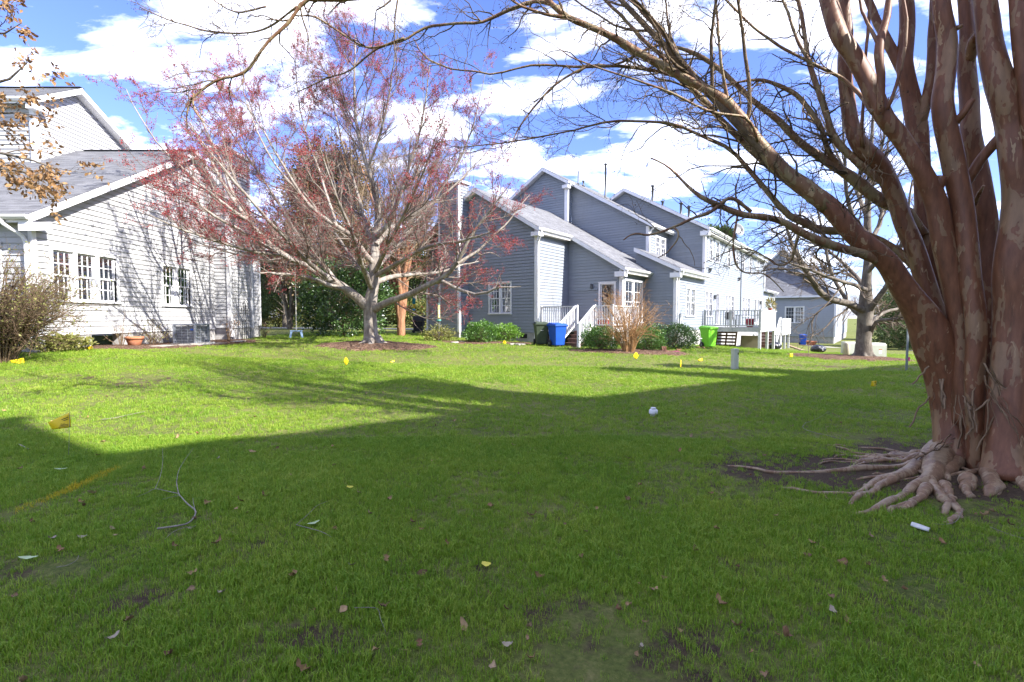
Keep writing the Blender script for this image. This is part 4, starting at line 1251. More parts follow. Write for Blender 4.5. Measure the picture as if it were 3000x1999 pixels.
# ---- big crape myrtle on the right
def crape():
    base = np.array([CRAPE[0], CRAPE[1], gz(*CRAPE)])
    T = empty('crape_myrtle', base, 0, 'huge multi stemmed tree with peeling reddish bark at the right edge', 'tree')
    sc = [.74]
    k = 1 / 1440.

    def L(pts, n=16):   # (u, v, distance, radius in px of the survey picture)
        return limb([(u, v, Y, r * Y * k * sc[0]) for u, v, Y, r in pts], n)
    trunks = [
        # left leaning stem, foot to fork
        L([(2800, 1345, 5.0, 78), (2790, 1290, 5.05, 60), (2780, 1200, 5.1, 56), (2764, 1100, 5.1, 62), (2738, 1010, 5.1, 66), (2712, 943, 5.1, 60), (2640, 837, 5.1, 47), (2584, 759, 5.1, 42), (2500, 690, 5.15, 38), (2426, 605, 5.2, 33), (2360, 550, 5.25, 27), (2291, 498, 5.3, 22)], 26),
        # stem 1
        L([(2790, 1080, 5.15, 42), (2768, 1020, 5.2, 40), (2746, 954, 5.25, 36), (2712, 843, 5.3, 34), (2679, 731, 5.35, 33), (2645, 647, 5.4, 32), (2612, 553, 5.4, 33), (2570, 475, 5.4, 36), (2532, 440, 5.4, 34), (2500, 385, 5.45, 27), (2483, 287, 5.5, 26), (2473, 191, 5.5, 25), (2480, 96, 5.55, 25), (2464, -60, 5.6, 22)], 26),
        # stem 2
        L([(2830, 1240, 4.95, 48), (2822, 1100, 4.95, 46), (2813, 960, 4.95, 42), (2791, 843, 4.95, 40), (2757, 703, 4.95, 40), (2735, 590, 4.95, 42), (2687, 490, 4.95, 36), (2629, 399, 5., 33), (2591, 351, 5., 32), (2553, 271, 5.05, 32), (2505, 179, 5.1, 30), (2457, 105, 5.1, 30), (2415, -30, 5.2, 27)], 26),
        # stem 4 (behind)
        L([(2790, 1100, 5.3, 36), (2757, 926, 5.5, 34), (2735, 815, 5.5, 33), (2712, 703, 5.55, 32), (2705, 600, 5.6, 31), (2700, 500, 5.6, 31), (2687, 383, 5.65, 33), (2665, 287, 5.7, 28), (2645, 191, 5.7, 26), (2652, 96, 5.75, 24), (2649, -60, 5.8, 21)], 24),
        # stem 5
        L([(2872, 1390, 4.8, 44), (2861, 1302, 4.75, 33), (2855, 1101, 4.75, 31), (2861, 967, 4.75, 32), (2846, 815, 4.8, 32), (2830, 647, 4.85, 32), (2802, 508, 4.9, 34), (2782, 399, 4.9, 34), (2763, 319, 4.9, 33), (2770, 223, 4.95, 31), (2776, 128, 5., 31), (2757, 20, 5., 28), (2750, -70, 5.05, 25)], 24),
        # stem 6
        L([(2915, 1250, 5.1, 34), (2905, 1050, 5.2, 34), (2902, 850, 5.25, 32), (2900, 700, 5.3, 31), (2890, 592, 5.3, 31), (2872, 500, 5.35, 31), (2850, 400, 5.35, 29), (2845, 287, 5.4, 28), (2838, 191, 5.4, 26), (2840, 90, 5.4, 22), (2822, -60, 5.45, 20)], 24),
        # stem 8, the thickest at the frame edge
        L([(2958, 1410, 4.45, 92), (2955, 1330, 4.5, 70), (2962, 1168, 4.55, 62), (2974, 954, 4.6, 60), (2968, 759, 4.6, 54), (2982, 592, 4.65, 52), (2972, 470, 4.65, 52), (2962, 370, 4.7, 52), (2935, 270, 4.7, 48), (2908, 175, 4.75, 42), (2893, 96, 4.8, 40), (2880, -60, 4.85, 36)], 24),
        # stem 9
        L([(3080, 1420, 4.4, 60), (3070, 1100, 4.45, 44), (3060, 800, 4.5, 42), (3040, 500, 4.5, 40), (3015, 300, 4.55, 38), (2996, 191, 4.6, 32), (2984, 96, 4.6, 29), (2970, -60, 4.7, 26)], 20),
        L([(3030, 1400, 4.9, 55), (3030, 1100, 5.0, 46), (3060, 700, 5.2, 38), (3120, 300, 5.3, 30), (3200, -60, 5.5, 24)], 16),
    ]
    fork = [
        L([(2596, 356, 5.0, 17), (2580, 330, 4.95, 15), (2582, 223, 4.9, 14), (2577, 140, 4.9, 16), (2598, 48, 4.95, 13), (2610, -60, 5., 11)]),
        L([(2600, 322, 4.9, 6), (2630, 236, 4.85, 6), (2652, 143, 4.8, 6), (2657, 64, 4.8, 6), (2640, -40, 4.8, 5)]),
        L([(2665, 250, 5.7, 20), (2630, 179, 5.75, 18), (2598, 112, 5.8, 17), (2566, 48, 5.85, 14), (2520, -60, 5.9, 12)]),
        L([(2690, 375, 5.65, 24), (2708, 319, 5.6, 19), (2728, 223, 5.6, 17), (2733, 128, 5.65, 15), (2738, -60, 5.7, 13)]),
        L([(2577, 137, 4.9, 8), (2550, 80, 4.95, 6), (2525, 20, 5., 5), (2508, -50, 5., 4)]),
        L([(2790, 640, 5.1, 17), (2807, 580, 5.05, 17), (2846, 513, 4.95, 18), (2894, 440, 4.85, 18), (2936, 395, 4.75, 20), (2962, 360, 4.7, 22)]),
        L([(2788, 372, 4.9, 14), (2820, 335, 4.8, 13), (2846, 298, 4.75, 11), (2852, 292, 4.74, 8)], 8),
        L([(2784, 92, 5., 16), (2805, 82, 4.95, 10), (2824, 73, 4.9, 5)], 6),
        L([(2735, 560, 4.95, 30), (2752, 535, 4.9, 22), (2760, 518, 4.88, 17)], 6),
        L([(2527, 430, 5.3, 8), (2524, 380, 5.25, 7), (2530, 300, 5.25, 5), (2538, 180, 5.25, 5), (2545, 60, 5.3, 6), (2550, -30, 5.3, 5)]),
        L([(2840, 190, 5.4, 16), (2850, 130, 5.3, 20), (2868, 100, 5.2, 18), (2890, 70, 5.0, 16)], 8),
        L([(2947, 300, 4.7, 28), (2975, 260, 4.65, 26), (3000, 230, 4.6, 26)], 8),
        L([(2856, 600, 5.2, 7), (2866, 575, 5.1, 7), (2884, 545, 5.0, 5)], 6),
    ]
    sc[0] = .64
    limbs = [
        L([(2426, 605, 5.2, 38), (2355, 547, 5.25, 35), (2291, 498, 5.3, 31), (2219, 413, 5.35, 27), (2130, 301, 5.4, 24), (2012, 234, 5.45, 18), (1867, 151, 5.5, 17), (1772, 100, 5.5, 15), (1658, 50, 5.5, 13), (1590, -10, 5.5, 11)], 22),
        L([(1660, 52, 5.5, 9), (1605, 45, 5.5, 7), (1574, 38, 5.5, 6), (1524, 20, 5.5, 5), (1470, -8, 5.5, 4)]),
        L([(1640, 25, 5.5, 10), (1574, 3, 5.6, 9), (1490, 28, 5.7, 8), (1435, 53, 5.8, 7), (1401, 64, 5.8, 6), (1323, 67, 5.9, 6), (1239, 78, 6., 5.5), (1184, 112, 6., 5), (1100, 140, 6.1, 4.5), (1025, 201, 6.2, 3.5), (958, 223, 6.2, 3), (875, 262, 6.3, 2)], 22),
        L([(1184, 112, 6., 5), (1081, 137, 6.1, 4.5), (986, 84, 6.2, 4), (919, 45, 6.2, 4), (860, 38, 6.3, 3)]),
        L([(1300, -80, 5.8, 9), (1150, -20, 5.8, 9), (1014, -2, 5.8, 9), (886, 6, 5.8, 9), (862, 40, 5.8, 8), (835, 73, 5.8, 8), (796, 106, 5.8, 7.5), (763, 140, 5.8, 7), (713, 209, 5.8, 7), (634, 229, 5.8, 6), (567, 274, 5.8, 5.5), (540, 307, 5.8, 4), (534, 374, 5.8, 3)], 24),
        L([(567, 274, 5.8, 5), (568, 320, 5.8, 4), (590, 350, 5.8, 3), (622, 375, 5.8, 2)], 8),
        L([(870, 20, 5.8, 5), (760, 90, 6.2, 4), (620, 92, 6.5, 4), (500, 60, 6.8, 3), (410, 20, 7., 2)]),
        L([(780, 20, 6., 4), (700, 35, 6.2, 4), (640, 10, 6.4, 3), (600, -20, 6.5, 3)]),
        L([(2590, 770, 5.1, 26), (2520, 742, 5.08, 22), (2443, 724, 5.02, 19), (2342, 682, 5.0, 16), (2277, 648, 5.0, 14), (2176, 634, 5.0, 14), (2116, 611, 5.0, 13), (2069, 593, 5.0, 11), (2009, 551, 5.05, 7), (1960, 500, 5.1, 5), (1900, 470, 5.2, 3)], 20),
        L([(2200, 620, 5.0, 9), (2140, 580, 4.95, 8), (2081, 622, 4.9, 7.5), (2033, 640, 4.9, 6.5), (1968, 670, 4.9, 6), (1896, 694, 4.9, 5), (1860, 690, 4.9, 4), (1825, 712, 4.9, 3)], 18),
        L([(2700, 800, 5.35, 24), (2650, 752, 5.42, 21), (2567, 703, 5.5, 19), (2484, 675, 5.5, 18), (2426, 682, 5.5, 17), (2354, 652, 5.5, 16), (2295, 620, 5.5, 15), (2265, 581, 5.5, 13), (2223, 533, 5.55, 11), (2185, 491, 5.6, 10), (2146, 446, 5.6, 9), (2035, 396, 5.7, 7), (1968, 368, 5.7, 6), (1840, 360, 5.8, 5.5), (1764, 363, 5.8, 5), (1703, 385, 5.9, 4), (1602, 405, 6., 3.5), (1491, 424, 6.1, 3), (1340, 444, 6.2, 2)], 26),
        L([(2420, 605, 5.2, 26), (2330, 545, 5.3, 20), (2258, 490, 5.45, 17), (2119, 357, 5.6, 13), (2057, 285, 5.7, 12), (2001, 240, 5.7, 9), (1973, 220, 5.7, 8), (1884, 201, 5.8, 7.5), (1812, 193, 5.8, 7), (1714, 196, 5.9, 6), (1602, 187, 6., 5), (1546, 190, 6., 5), (1446, 215, 6.1, 4), (1390, 204, 6.1, 4), (1318, 195, 6.2, 3.5), (1240, 156, 6.3, 3), (1212, 106, 6.3, 2)], 24),
        L([(1720, 196, 5.9, 5), (1647, 234, 5.9, 5), (1597, 279, 5.9, 4.5), (1535, 357, 5.9, 4), (1513, 391, 5.9, 3), (1491, 435, 5.9, 2)]),
        L([(2700, 690, 5.5, 26), (2662, 625, 5.55, 26), (2584, 592, 5.6, 25), (2500, 525, 5.65, 24), (2428, 478, 5.7, 20), (2336, 413, 5.75, 16), (2292, 363, 5.8, 14), (2230, 312, 5.8, 13), (2174, 262, 5.85, 11), (2124, 212, 5.9, 10), (2057, 162, 5.95, 9), (1979, 134, 6., 7), (1912, 131, 6., 6), (1800, 190, 6.1, 5), (1740, 185, 6.1, 4), (1690, 215, 6.1, 3)], 24),
        L([(2045, 245, 5.45, 12), (1979, 151, 5.5, 10), (1946, 100, 5.55, 9), (1884, 39, 5.6, 8), (1830, -30, 5.6, 7)]),
        L([(1960, 190, 5.7, 9), (1934, 160, 5.7, 8), (1884, 112, 5.75, 8), (1840, 61, 5.8, 7), (1770, -10, 5.8, 7)]),
        L([(2132, 295, 5.4, 8), (2122, 240, 5.35, 7), (2113, 184, 5.3, 6.5), (2104, 90, 5.3, 6), (2092, -30, 5.3, 5)], 10),
        L([(2470, 505, 5.68, 16), (2425, 440, 5.62, 12), (2400, 368, 5.6, 11), (2342, 285, 5.65, 10), (2286, 251, 5.7, 9), (2219, 232, 5.75, 7), (2169, 240, 5.8, 5), (2085, 257, 5.9, 3)]),
        L([(2600, 540, 5.4, 22), (2520, 480, 5.45, 17), (2450, 410, 5.5, 14), (2415, 310, 5.5, 13), (2372, 184, 5.55, 11), (2355, 84, 5.6, 9), (2328, -40, 5.6, 8)]),
        L([(2560, 330, 5.0, 14), (2520, 280, 5.2, 9), (2464, 226, 5.35, 8), (2398, 195, 5.35, 7), (2286, 134, 5.4, 6), (2202, 73, 5.45, 5.5), (2110, -20, 5.5, 5)]),
        L([(2372, 180, 5.5, 8), (2336, 112, 5.55, 7), (2290, -20, 5.6, 6)], 8),
        L([(2220, 415, 5.3, 7), (2190, 350, 5.2, 6), (2080, 330, 5.1, 6), (1960, 275, 5.1, 5), (1850, 235, 5.1, 4), (1700, 185, 5.2, 3), (1640, 150, 5.2, 2)]),
        L([(2160, 635, 5.0, 5), (2150, 690, 4.95, 5), (2148, 740, 4.95, 4.5), (2170, 790, 4.95, 4), (2240, 800, 5., 3), (2290, 850, 5., 2)], 12),
        L([(2340, 690, 5.1, 6), (2300, 780, 5.3, 4), (2180, 725, 5.4, 3), (2060, 770, 5.5, 1.5)], 10),
        L([(1975, 668, 4.9, 5), (1990, 690, 4.85, 4), (1960, 740, 4.85, 3), (1930, 760, 4.85, 2)], 8),
    ]
    tb = TB()
    for i, (p, r) in enumerate(trunks):
        g = np.random.default_rng(40 + i); N = len(r)
        r = r * (1 + .05 * np.interp(np.arange(N), np.arange(0, N + 3, 3), g.normal(size=len(np.arange(0, N + 3, 3)))))
        S = spline(np.c_[wob(p, .006, 60 + i), r], 60)
        V, F, C = tube_arrays(S[None, :, :3], S[None, :, 3], 22)
        # fluted, uneven cross-section
        V = V.reshape(60, 22, 3); c = S[:, None, :3]; a = np.arange(22) * 2 * PI / 22; z = np.arange(60)
        m = 1 + .07 * np.sin(2 * a[None] + i + z[:, None] * .05) + .05 * np.sin(3 * a[None] + 2 * i - z[:, None] * .07) + .025 * np.sin(5 * a[None] + z[:, None] * .16 + i)
        V = (c + (V - c) * m[..., None]).reshape(-1, 3)
        tb.V.append(V - base); tb.F.append(F + tb.n); tb.C.setdefault(22, []).append(C + tb.n); tb.n += len(V)
    tb.build('trunk', M['bark_crape'], T)
    tb = TB()
    for p, r in fork: tb.add(wob(p, .006, len(p))[None] - base, r[None], 14, True)
    tb.build('forks', M['bark_crape'], T)
    tb = TB()
    Ls = []
    for i, (p, r) in enumerate(limbs):
        S = spline(np.c_[wob(p, .008, 100 + i), r], 34); g = np.random.default_rng(i)
        rr = S[:, 3] * (1 + .07 * g.normal(size=34))
        tb.add(S[None, :, :3] - base, rr[None], 10, True)
        Ls.append((S[:, :3], S[:, 3]))
    tb.build('limbs', M['bark_crape_limb'], T)
    P, Rr = stack(Ls)
    # upright tops above the frame: the crown goes on
    tops = [(spline(np.c_[np.stack([p[-1] + (p[-1] - p[-4]) * f + np.array([0, 0, .1 * f]) for f in (0, 2.2, 4.6, 7.5)]), [r[-1], r[-1] * .75, r[-1] * .5, r[-1] * .2]], 34)) for p, r in trunks]
    TP = np.stack([t[:, :3] for t in tops]); TR = np.stack([np.maximum(t[:, 3], .004) for t in tops])
    A0, RA0 = grow(TP, TR, 9, (.35, .8), (.3, .9), (.0, .9), up=.1, wander=.15, npts=10, rr=.45, rmin=.005)
    A, RA = grow(P, Rr, 13, (.08, .26), (.35, 1.1), (.08, 1.), up=.0, bend=-.01, wander=.26, npts=9, rr=.5, rmin=.0028, rcap=.012, bylen=True, lmin=.35, lmax=1.5)
    B, RB = grow(np.concatenate([A, A0[:, :9]]), np.concatenate([RA, RA0[:, :9]]), 6, (.25, .7), (.4, 1.1), (.15, 1.), up=.0, bend=-.03, wander=.24, npts=7, rr=.55, rmin=.0019, rcap=.005, bylen=True, lmin=.25, lmax=.9)
    C, RC = grow(B, RB, 3, (.3, .75), (.4, 1.1), (.3, 1.), up=.0, bend=-.02, wander=.25, npts=5, rr=.6, rmin=.0014, rcap=.003, bylen=True, lmin=.15, lmax=.5)
    ok = lambda q: (q[:, :, 1] > .9).all(axis=1) & (q[:, :, 2] > 1.9).all(axis=1)
    tb = TB(); tb.add(TP - base, TR, 8); tb.add(A0 - base, RA0, 6)
    for q, r_, n in ((A, RA, 6), (B, RB, 4), (C, RC, 3)):
        m = ok(q); tb.add(q[m] - base, r_[m], n)
    tag(tb.build('twigs', M['twig_crape'], T), kind='stuff')
    m = ok(C); tips = C[m][:, -1]; tips = tips[rng.random(len(tips)) < .42]
    tips = np.repeat(tips, 5, axis=0) + rng.normal(0, .025, (len(tips) * 5, 3))
    tag(link('seed_heads', leaf_mesh('seed_heads', tips - base, np.tile([0, 0, 1.], (len(tips), 1)), (.010, .018), M['seed_dark'], wid=1., fold=.5), T), kind='stuff')
    # surface roots, each a part
    roots = [
        [(2760, 1330, 36), (2701, 1365, 30), (2655, 1392, 24), (2589, 1414, 19), (2514, 1450, 15), (2461, 1448, 12), (2398, 1452, 11), (2349, 1443, 9), (2286, 1431, 6)],
        [(2735, 1345, 22), (2650, 1362, 15), (2580, 1372, 13), (2514, 1377, 12), (2452, 1381, 11), (2390, 1385, 12), (2332, 1385, 9), (2266, 1390, 8), (2224, 1381, 6), (2175, 1373, 5), (2112, 1361, 3)],
        [(2720, 1340, 18), (2640, 1352, 13), (2590, 1352, 12), (2540, 1346, 11), (2500, 1335, 10), (2485, 1330, 6)],
        [(2700, 1335, 14), (2650, 1336, 10), (2600, 1340, 8), (2570, 1335, 5)],
        [(2765, 1350, 40), (2735, 1400, 32), (2745, 1440, 26), (2760, 1475, 20), (2755, 1508, 13)],
        [(2740, 1385, 30), (2700, 1410, 25), (2655, 1431, 20), (2597, 1466, 17), (2539, 1490, 13), (2473, 1506, 8)],
        [(2715, 1440, 20), (2689, 1466, 17), (2639, 1480, 14), (2568, 1500, 9)],
        [(2700, 1470, 16), (2660, 1495, 16), (2620, 1508, 9)],
        [(2760, 1470, 20), (2785, 1492, 16), (2806, 1516, 14), (2783, 1534, 13), (2755, 1524, 9)],
        [(2765, 1430, 20), (2790, 1458, 15), (2817, 1489, 9)],
        [(2878, 1350, 44), (2888, 1400, 34), (2874, 1436, 26), (2868, 1450, 14)],
        [(2905, 1385, 24), (2925, 1420, 17), (2935, 1450, 8)],
        [(2955, 1370, 50), (2975, 1415, 30), (3000, 1440, 20), (3040, 1450, 12)],
        [(2810, 1345, 34), (2800, 1385, 26), (2790, 1412, 15)],
        [(2620, 1410, 16), (2581, 1427, 17), (2560, 1450, 15), (2514, 1468, 13), (2478, 1482, 8)],
        [(2600, 1405, 14), (2545, 1425, 14), (2520, 1455, 10)],
        [(2835, 1420, 24), (2822, 1440, 18), (2815, 1455, 9)],
        [(2720, 1360, 14), (2640, 1380, 10), (2560, 1392, 8), (2480, 1400, 5)],
    ]
    g = np.random.default_rng(31)
    for j in range(16):      # thinner feeder roots weaving between the big ones
        a = g.uniform(2.5, 4.6); q0 = np.array([CRAPE[0] - .25 + g.normal(0, .2), CRAPE[1] - .05 + g.normal(0, .2)]); pth = []
        for m_ in range(6):
            pth.append((q0[0], q0[1], g.uniform(.012, .03) * (1 - .12 * m_))); a += g.normal(0, .35); q0 = q0 + np.array([math.cos(a), math.sin(a) * .8]) * g.uniform(.12, .3)
        roots.append(('xy', pth))
    for i, rt in enumerate(roots):
        A_ = []
        if rt[0] == 'xy':
            A_ = [[x_, y_, gz(x_, y_) + r_ * .3, r_] for x_, y_, r_ in rt[1]]; rt = []
        for j, (u, v, r) in enumerate(rt):
            q = G(u, v); rad = r * q[1] * k * (.62 if j else .8); q[2] += rad * (.25 if j else .8); A_.append(list(q) + [rad])
        S = spline(np.array(A_), 30); g = np.random.default_rng(200 + i)
        S[:, 3] *= 1 + .14 * np.interp(np.arange(30), np.arange(0, 33, 3), g.normal(size=11)); S[:, :2] += (.035 * np.sin(np.linspace(0, 9, 30) + i))[:, None] * np.array([[.25, 1.]]) * np.linspace(0, 1, 30)[:, None]; S[1:, :2] += np.cumsum(g.normal(0, .006, (29, 2)), axis=0); S[:, 2] += .012 * np.sin(np.linspace(0, 14, 30) + 2 * i)
        S[-1, 2] -= .02
        tb = TB(); tb.add(S[None, :, :3] - base, np.maximum(S[None, :, 3], .004), 12, True)
        tb.build('root', M['bark_root'], T)
    # peeling bark strips
    g = np.random.default_rng(77)
    for cx, cy, cY, n, ln, dirx in [(2830, 1180, 4.72, 14, .26, -.3), (2915, 1130, 4.55, 18, .32, .15), (2765, 1310, 4.9, 12, .30, -1.0), (2722, 1120, 4.98, 5, .28, -.3), (2560, 445, 5.3, 5, .2, -.3), (2335, 330, 5.4, 6, .18, .2)]:
        for j in range(n):
            q = at(cx + g.normal(0, 22), cy + g.normal(0, 30), cY + g.normal(0, .03))
            d = nrm(np.array([dirx + g.normal(0, .35), -.35 + g.normal(0, .3), (-1.0 if dirx > -.9 else -.15) + g.normal(0, .3)]))
            l = ln * g.uniform(.5, 1.2); pp = np.stack([q + d * l * t + np.array([0, 0, -.06 * t * t]) + g.normal(0, .008, 3) for t in np.linspace(0, 1, 6)])
            s = nrm(np.cross(d, g.normal(size=3))) * g.uniform(.006, .016)
            V = np.concatenate([pp - s, pp + s * .6 + np.array([0, -.004, 0]), pp + np.cross(d, s) * .5]) - base
            kk = np.arange(5)
            F = np.concatenate([np.stack([kk + a * 6, kk + b * 6, kk + b * 6 + 1, kk + a * 6 + 1], 1) for a, b in ((0, 1), (1, 2), (2, 0))])
            link('bark_strip', np_mesh('bark_strip', V, [F], M['peel']), T)
crape()


# ---- bare tree by the utility boxes
def bare_tree():
    x0, y0, z0 = RTREE; Y = y0; off = np.array(RTREE)
    T = empty('bare_tree', RTREE, 0, 'leafless grey barked tree in front of the utility boxes', 'tree')
    s = Y / 1440.

    def L(pts, n=14): return limb([(u, v, Y + dy, r * s) for u, v, dy, r in pts], n)
    trunk = L([(2532, 1060, 0, 34), (2530, 1035, 0, 24), (2530, 1000, 0, 19.5), (2533, 940, 0, 19), (2537, 905, 0, 20), (2538, 830, 0, 13), (2545, 740, 0, 11), (2541, 635, 0, 9), (2550, 480, .2, 6), (2560, 300, .3, 3)], 26)
    mains = [
        L([(2537, 915, 0, 11), (2491, 890, -.4, 10), (2445, 880, -.7, 9.5), (2410, 866, -1., 8.5), (2382, 831, -1.2, 7.5), (2351, 782, -1.4, 6.5), (2316, 723, -1.6, 5), (2290, 650, -1.7, 3)]),
        L([(2530, 930, 0, 9), (2500, 905, .4, 7), (2480, 880, .7, 6), (2440, 790, 1., 5), (2420, 700, 1.2, 4), (2400, 560, 1.4, 2)]),
        L([(2540, 920, 0, 10), (2562, 890, -.4, 8), (2590, 850, -.8, 7), (2620, 790, -1.1, 6), (2650, 680, -1.4, 4), (2680, 520, -1.6, 2)]),
        L([(2548, 985, 0, 6), (2565, 948, -.4, 5), (2600, 942, -.8, 4.5), (2640, 938, -1.1, 4), (2700, 915, -1.4, 2)]),
        L([(2545, 960, 0, 6), (2580, 920, .8, 5), (2640, 900, 1.4, 4), (2720, 850, 2.0, 2)]),
        L([(2545, 740, 0, 7), (2510, 660, -.5, 6), (2480, 560, -.9, 5), (2470, 420, -1.2, 3), (2460, 300, -1.4, 1.5)]),
        L([(2545, 720, 0, 7), (2585, 640, .5, 6), (2600, 540, .9, 5), (2620, 400, 1.2, 2)]),
        L([(2541, 640, 0, 6), (2500, 540, 1.0, 5), (2440, 440, 1.7, 3), (2390, 330, 2.2, 1.5)]),
        L([(2541, 620, 0, 6), (2560, 520, -1.0, 5), (2590, 400, -1.7, 3), (2600, 280, -2., 1.5)]),
        L([(2538, 860, 0, 7), (2500, 800, 1.2, 6), (2430, 740, 2.2, 4), (2340, 700, 3., 2)]),
        L([(2540, 800, 0, 7), (2600, 740, -1.2, 5), (2680, 700, -2., 4), (2760, 640, -2.6, 2)]),
        L([(2540, 850, 0, 7), (2480, 830, -1.4, 5), (2400, 800, -2.4, 4), (2280, 760, -3.2, 2)]),
    ]
    P, Rr = stack(mains); P = np.stack([wob(p, .05, 300 + i) for i, p in enumerate(P)])
    tb = TB(); tb.add(trunk[0][None] - off, trunk[1][None], 16); tb.add(P - off, Rr, 8)
    for k in range(6):
        a = k * 1.05; e = np.array([math.cos(a), math.sin(a), 0])
        p = np.array([off + e * q + np.array([0, 0, h]) for q, h in ((.15, .3), (.32, .12), (.55, .04), (.8, -.04))])
        S = spline(np.c_[p, [.16, .11, .07, .02]], 8); tb.add(S[None, :, :3] - off, S[None, :, 3], 7)
    tb.build('trunk', M['bark_grey'], T)
    A, RA = grow(P, Rr, 14, (.2, .5), (.4, 1.1), (.15, .98), up=.05, bend=.02, wander=.2, npts=7, rr=.5, rmin=.006, rcap=.04)
    B, RB = grow(A, RA, 7, (.25, .55), (.4, 1.0), (.15, 1.), up=.06, bend=.02, wander=.2, npts=5, rr=.6, rmin=.005)
    C, RC = grow(B, RB, 4, (.3, .7), (.4, 1.0), (.2, 1.), up=.08, wander=.18, npts=4, rr=.7, rmin=.004)
    keep = C[:, :, 2].min(axis=1) > z0 + .7; C, RC = C[keep], RC[keep]
    tb = TB(); tb.add(A - off, RA, 5); tb.add(B - off, RB, 3); tb.add(C - off, RC, 3)
    tag(tb.build('branches', M['twig_grey'], T), kind='stuff')
bare_tree()


def vase_tree(name, pos, h, spread, nst, label, barkm, twigm, group=None, dens=1.0, cat='tree', r=.05, fine=1.0, trunk_h=.0):
    """multi stemmed vase-shaped bare tree"""
    pos = np.array(pos, float)
    T = empty(name, pos, 0, label, cat, group)
    st = []
    for i in range(nst):
        a = 2 * PI * i / nst + rng.normal(0, .2); s = spread * rng.uniform(.5, 1.)
        e = np.array([math.cos(a), math.sin(a), 0])
        pts = [e * .06 + [0, 0, -.05], e * .10 + [0, 0, trunk_h + .02], e * s * .25 + [0, 0, trunk_h + (h - trunk_h) * .3], e * s * .6 + [0, 0, trunk_h + (h - trunk_h) * .65], e * s + [0, 0, h * rng.uniform(.85, 1.1)]]
        S = spline(np.c_[np.array(pts), [r * 1.3, r * 1.1, r * .8, r * .5, r * .12]], 12)
        st.append((wob(S[:, :3], .04 * h / 4, i), np.maximum(S[:, 3], .004)))
    P, Rr = stack(st)
    tb = TB(); tb.add(P, Rr, 8); tb.build('trunk', barkm, T)
    n1, n2, n3 = int(9 * dens), int(6 * dens), int(5 * dens * fine)
    A, RA = grow(P, Rr, n1, (.15, .4), (.3, .9), (.3, 1.), up=.08, wander=.15, npts=6, rr=.55, rmin=.005)
    B, RB = grow(A, RA, n2, (.3, .6), (.3, 1.), (.15, 1.), up=.06, wander=.18, npts=4, rr=.6, rmin=.004)
    C, RC = grow(B, RB, max(n3, 1), (.3, .7), (.3, 1.), (.2, 1.), up=.08, wander=.15, npts=3, rr=.7, rmin=.0035)
    tb = TB(); tb.add(A, RA, 5); tb.add(B, RB, 3); tb.add(C, RC, 3)
    tag(tb.build('branches', twigm, T), kind='stuff')
    return T, np.concatenate([B[:, :3], C])


_p = G(1175, 984)
vase_tree('crape_myrtle', _p, 9.0, 3.2, 8, 'orange stemmed bare tree behind the maple, left of the chimney', M['bark_orange'], M['twig_tan'], dens=1.7, r=.13, trunk_h=1.3)
_p = G(2385, 1006); vase_tree('crape_myrtle', (_p[0] + 4, _p[1] + 9, gz(_p[0] + 4, _p[1] + 9)), 5.4, 3.0, 8, 'bare vase shaped tree by the blue bin and far window', M['twig_tan'], M['twig_brown'], 'small bare trees along the far house', dens=1.3, r=.07)
_p = G(2475, 1006); vase_tree('crape_myrtle', (_p[0] + 4, _p[1] + 8, gz(_p[0] + 4, _p[1] + 8)), 5.0, 2.8, 8, 'bare vase shaped tree at the corner of the far house', M['twig_tan'], M['twig_brown'], 'small bare trees along the far house', dens=1.3, r=.07)
_p = G(2612, 1010); vase_tree('crape_myrtle', (_p[0] + 2, _p[1] + 4, gz(_p[0] + 2, _p[1] + 4)), 4.4, 2.6, 8, 'bare vase shaped tree behind the right utility box', M['twig_tan'], M['twig_brown'], 'small bare trees along the far house', dens=1.2, r=.07)
_p = G(2690, 1012); vase_tree('crape_myrtle', (_p[0] + 5, _p[1] + 8, gz(_p[0] + 5, _p[1] + 8)), 4.4, 2.8, 7, 'bare vase shaped tree behind the big trunk', M['twig_tan'], M['twig_brown'], 'small bare trees along the far house', dens=1.1, r=.07)
_p = at(850, 960, 36); vase_tree('street_tree', (_p[0], _p[1], gz(_p[0], _p[1])), 7., 3.0, 6, 'small grey forked tree beside the swing, beyond the lawn', M['bark_grey'], M['twig_grey'], dens=1.0, r=.13, trunk_h=.8)


# ---- leafy plants
def blob_leaves(c, rad, n, surf=.75, lump=.18, seed=0, bottom=-.9):
    g = np.random.default_rng(seed)
    d = nrm(g.normal(size=(n, 3))); d = d[d[:, 2] > bottom]
    ph = g.uniform(0, 6.28, (6, 3)); fr = g.uniform(2, 5, (6, 3))
    k = sum(np.sin(d[:, 0] * fr[i, 0] * 1.6 + ph[i, 0]) * np.sin(d[:, 1] * fr[i, 1] * 1.6 + ph[i, 1]) * np.cos(d[:, 2] * fr[i, 2] * 1.6 + ph[i, 2]) for i in range(6))
    rr = (1 + lump * k) * (surf + (1 - surf) * g.random(len(d))) * (1 - .35 * (g.random(len(d)) < .12))
    return np.array(c) + d * rr[:, None] * np.array(rad), d


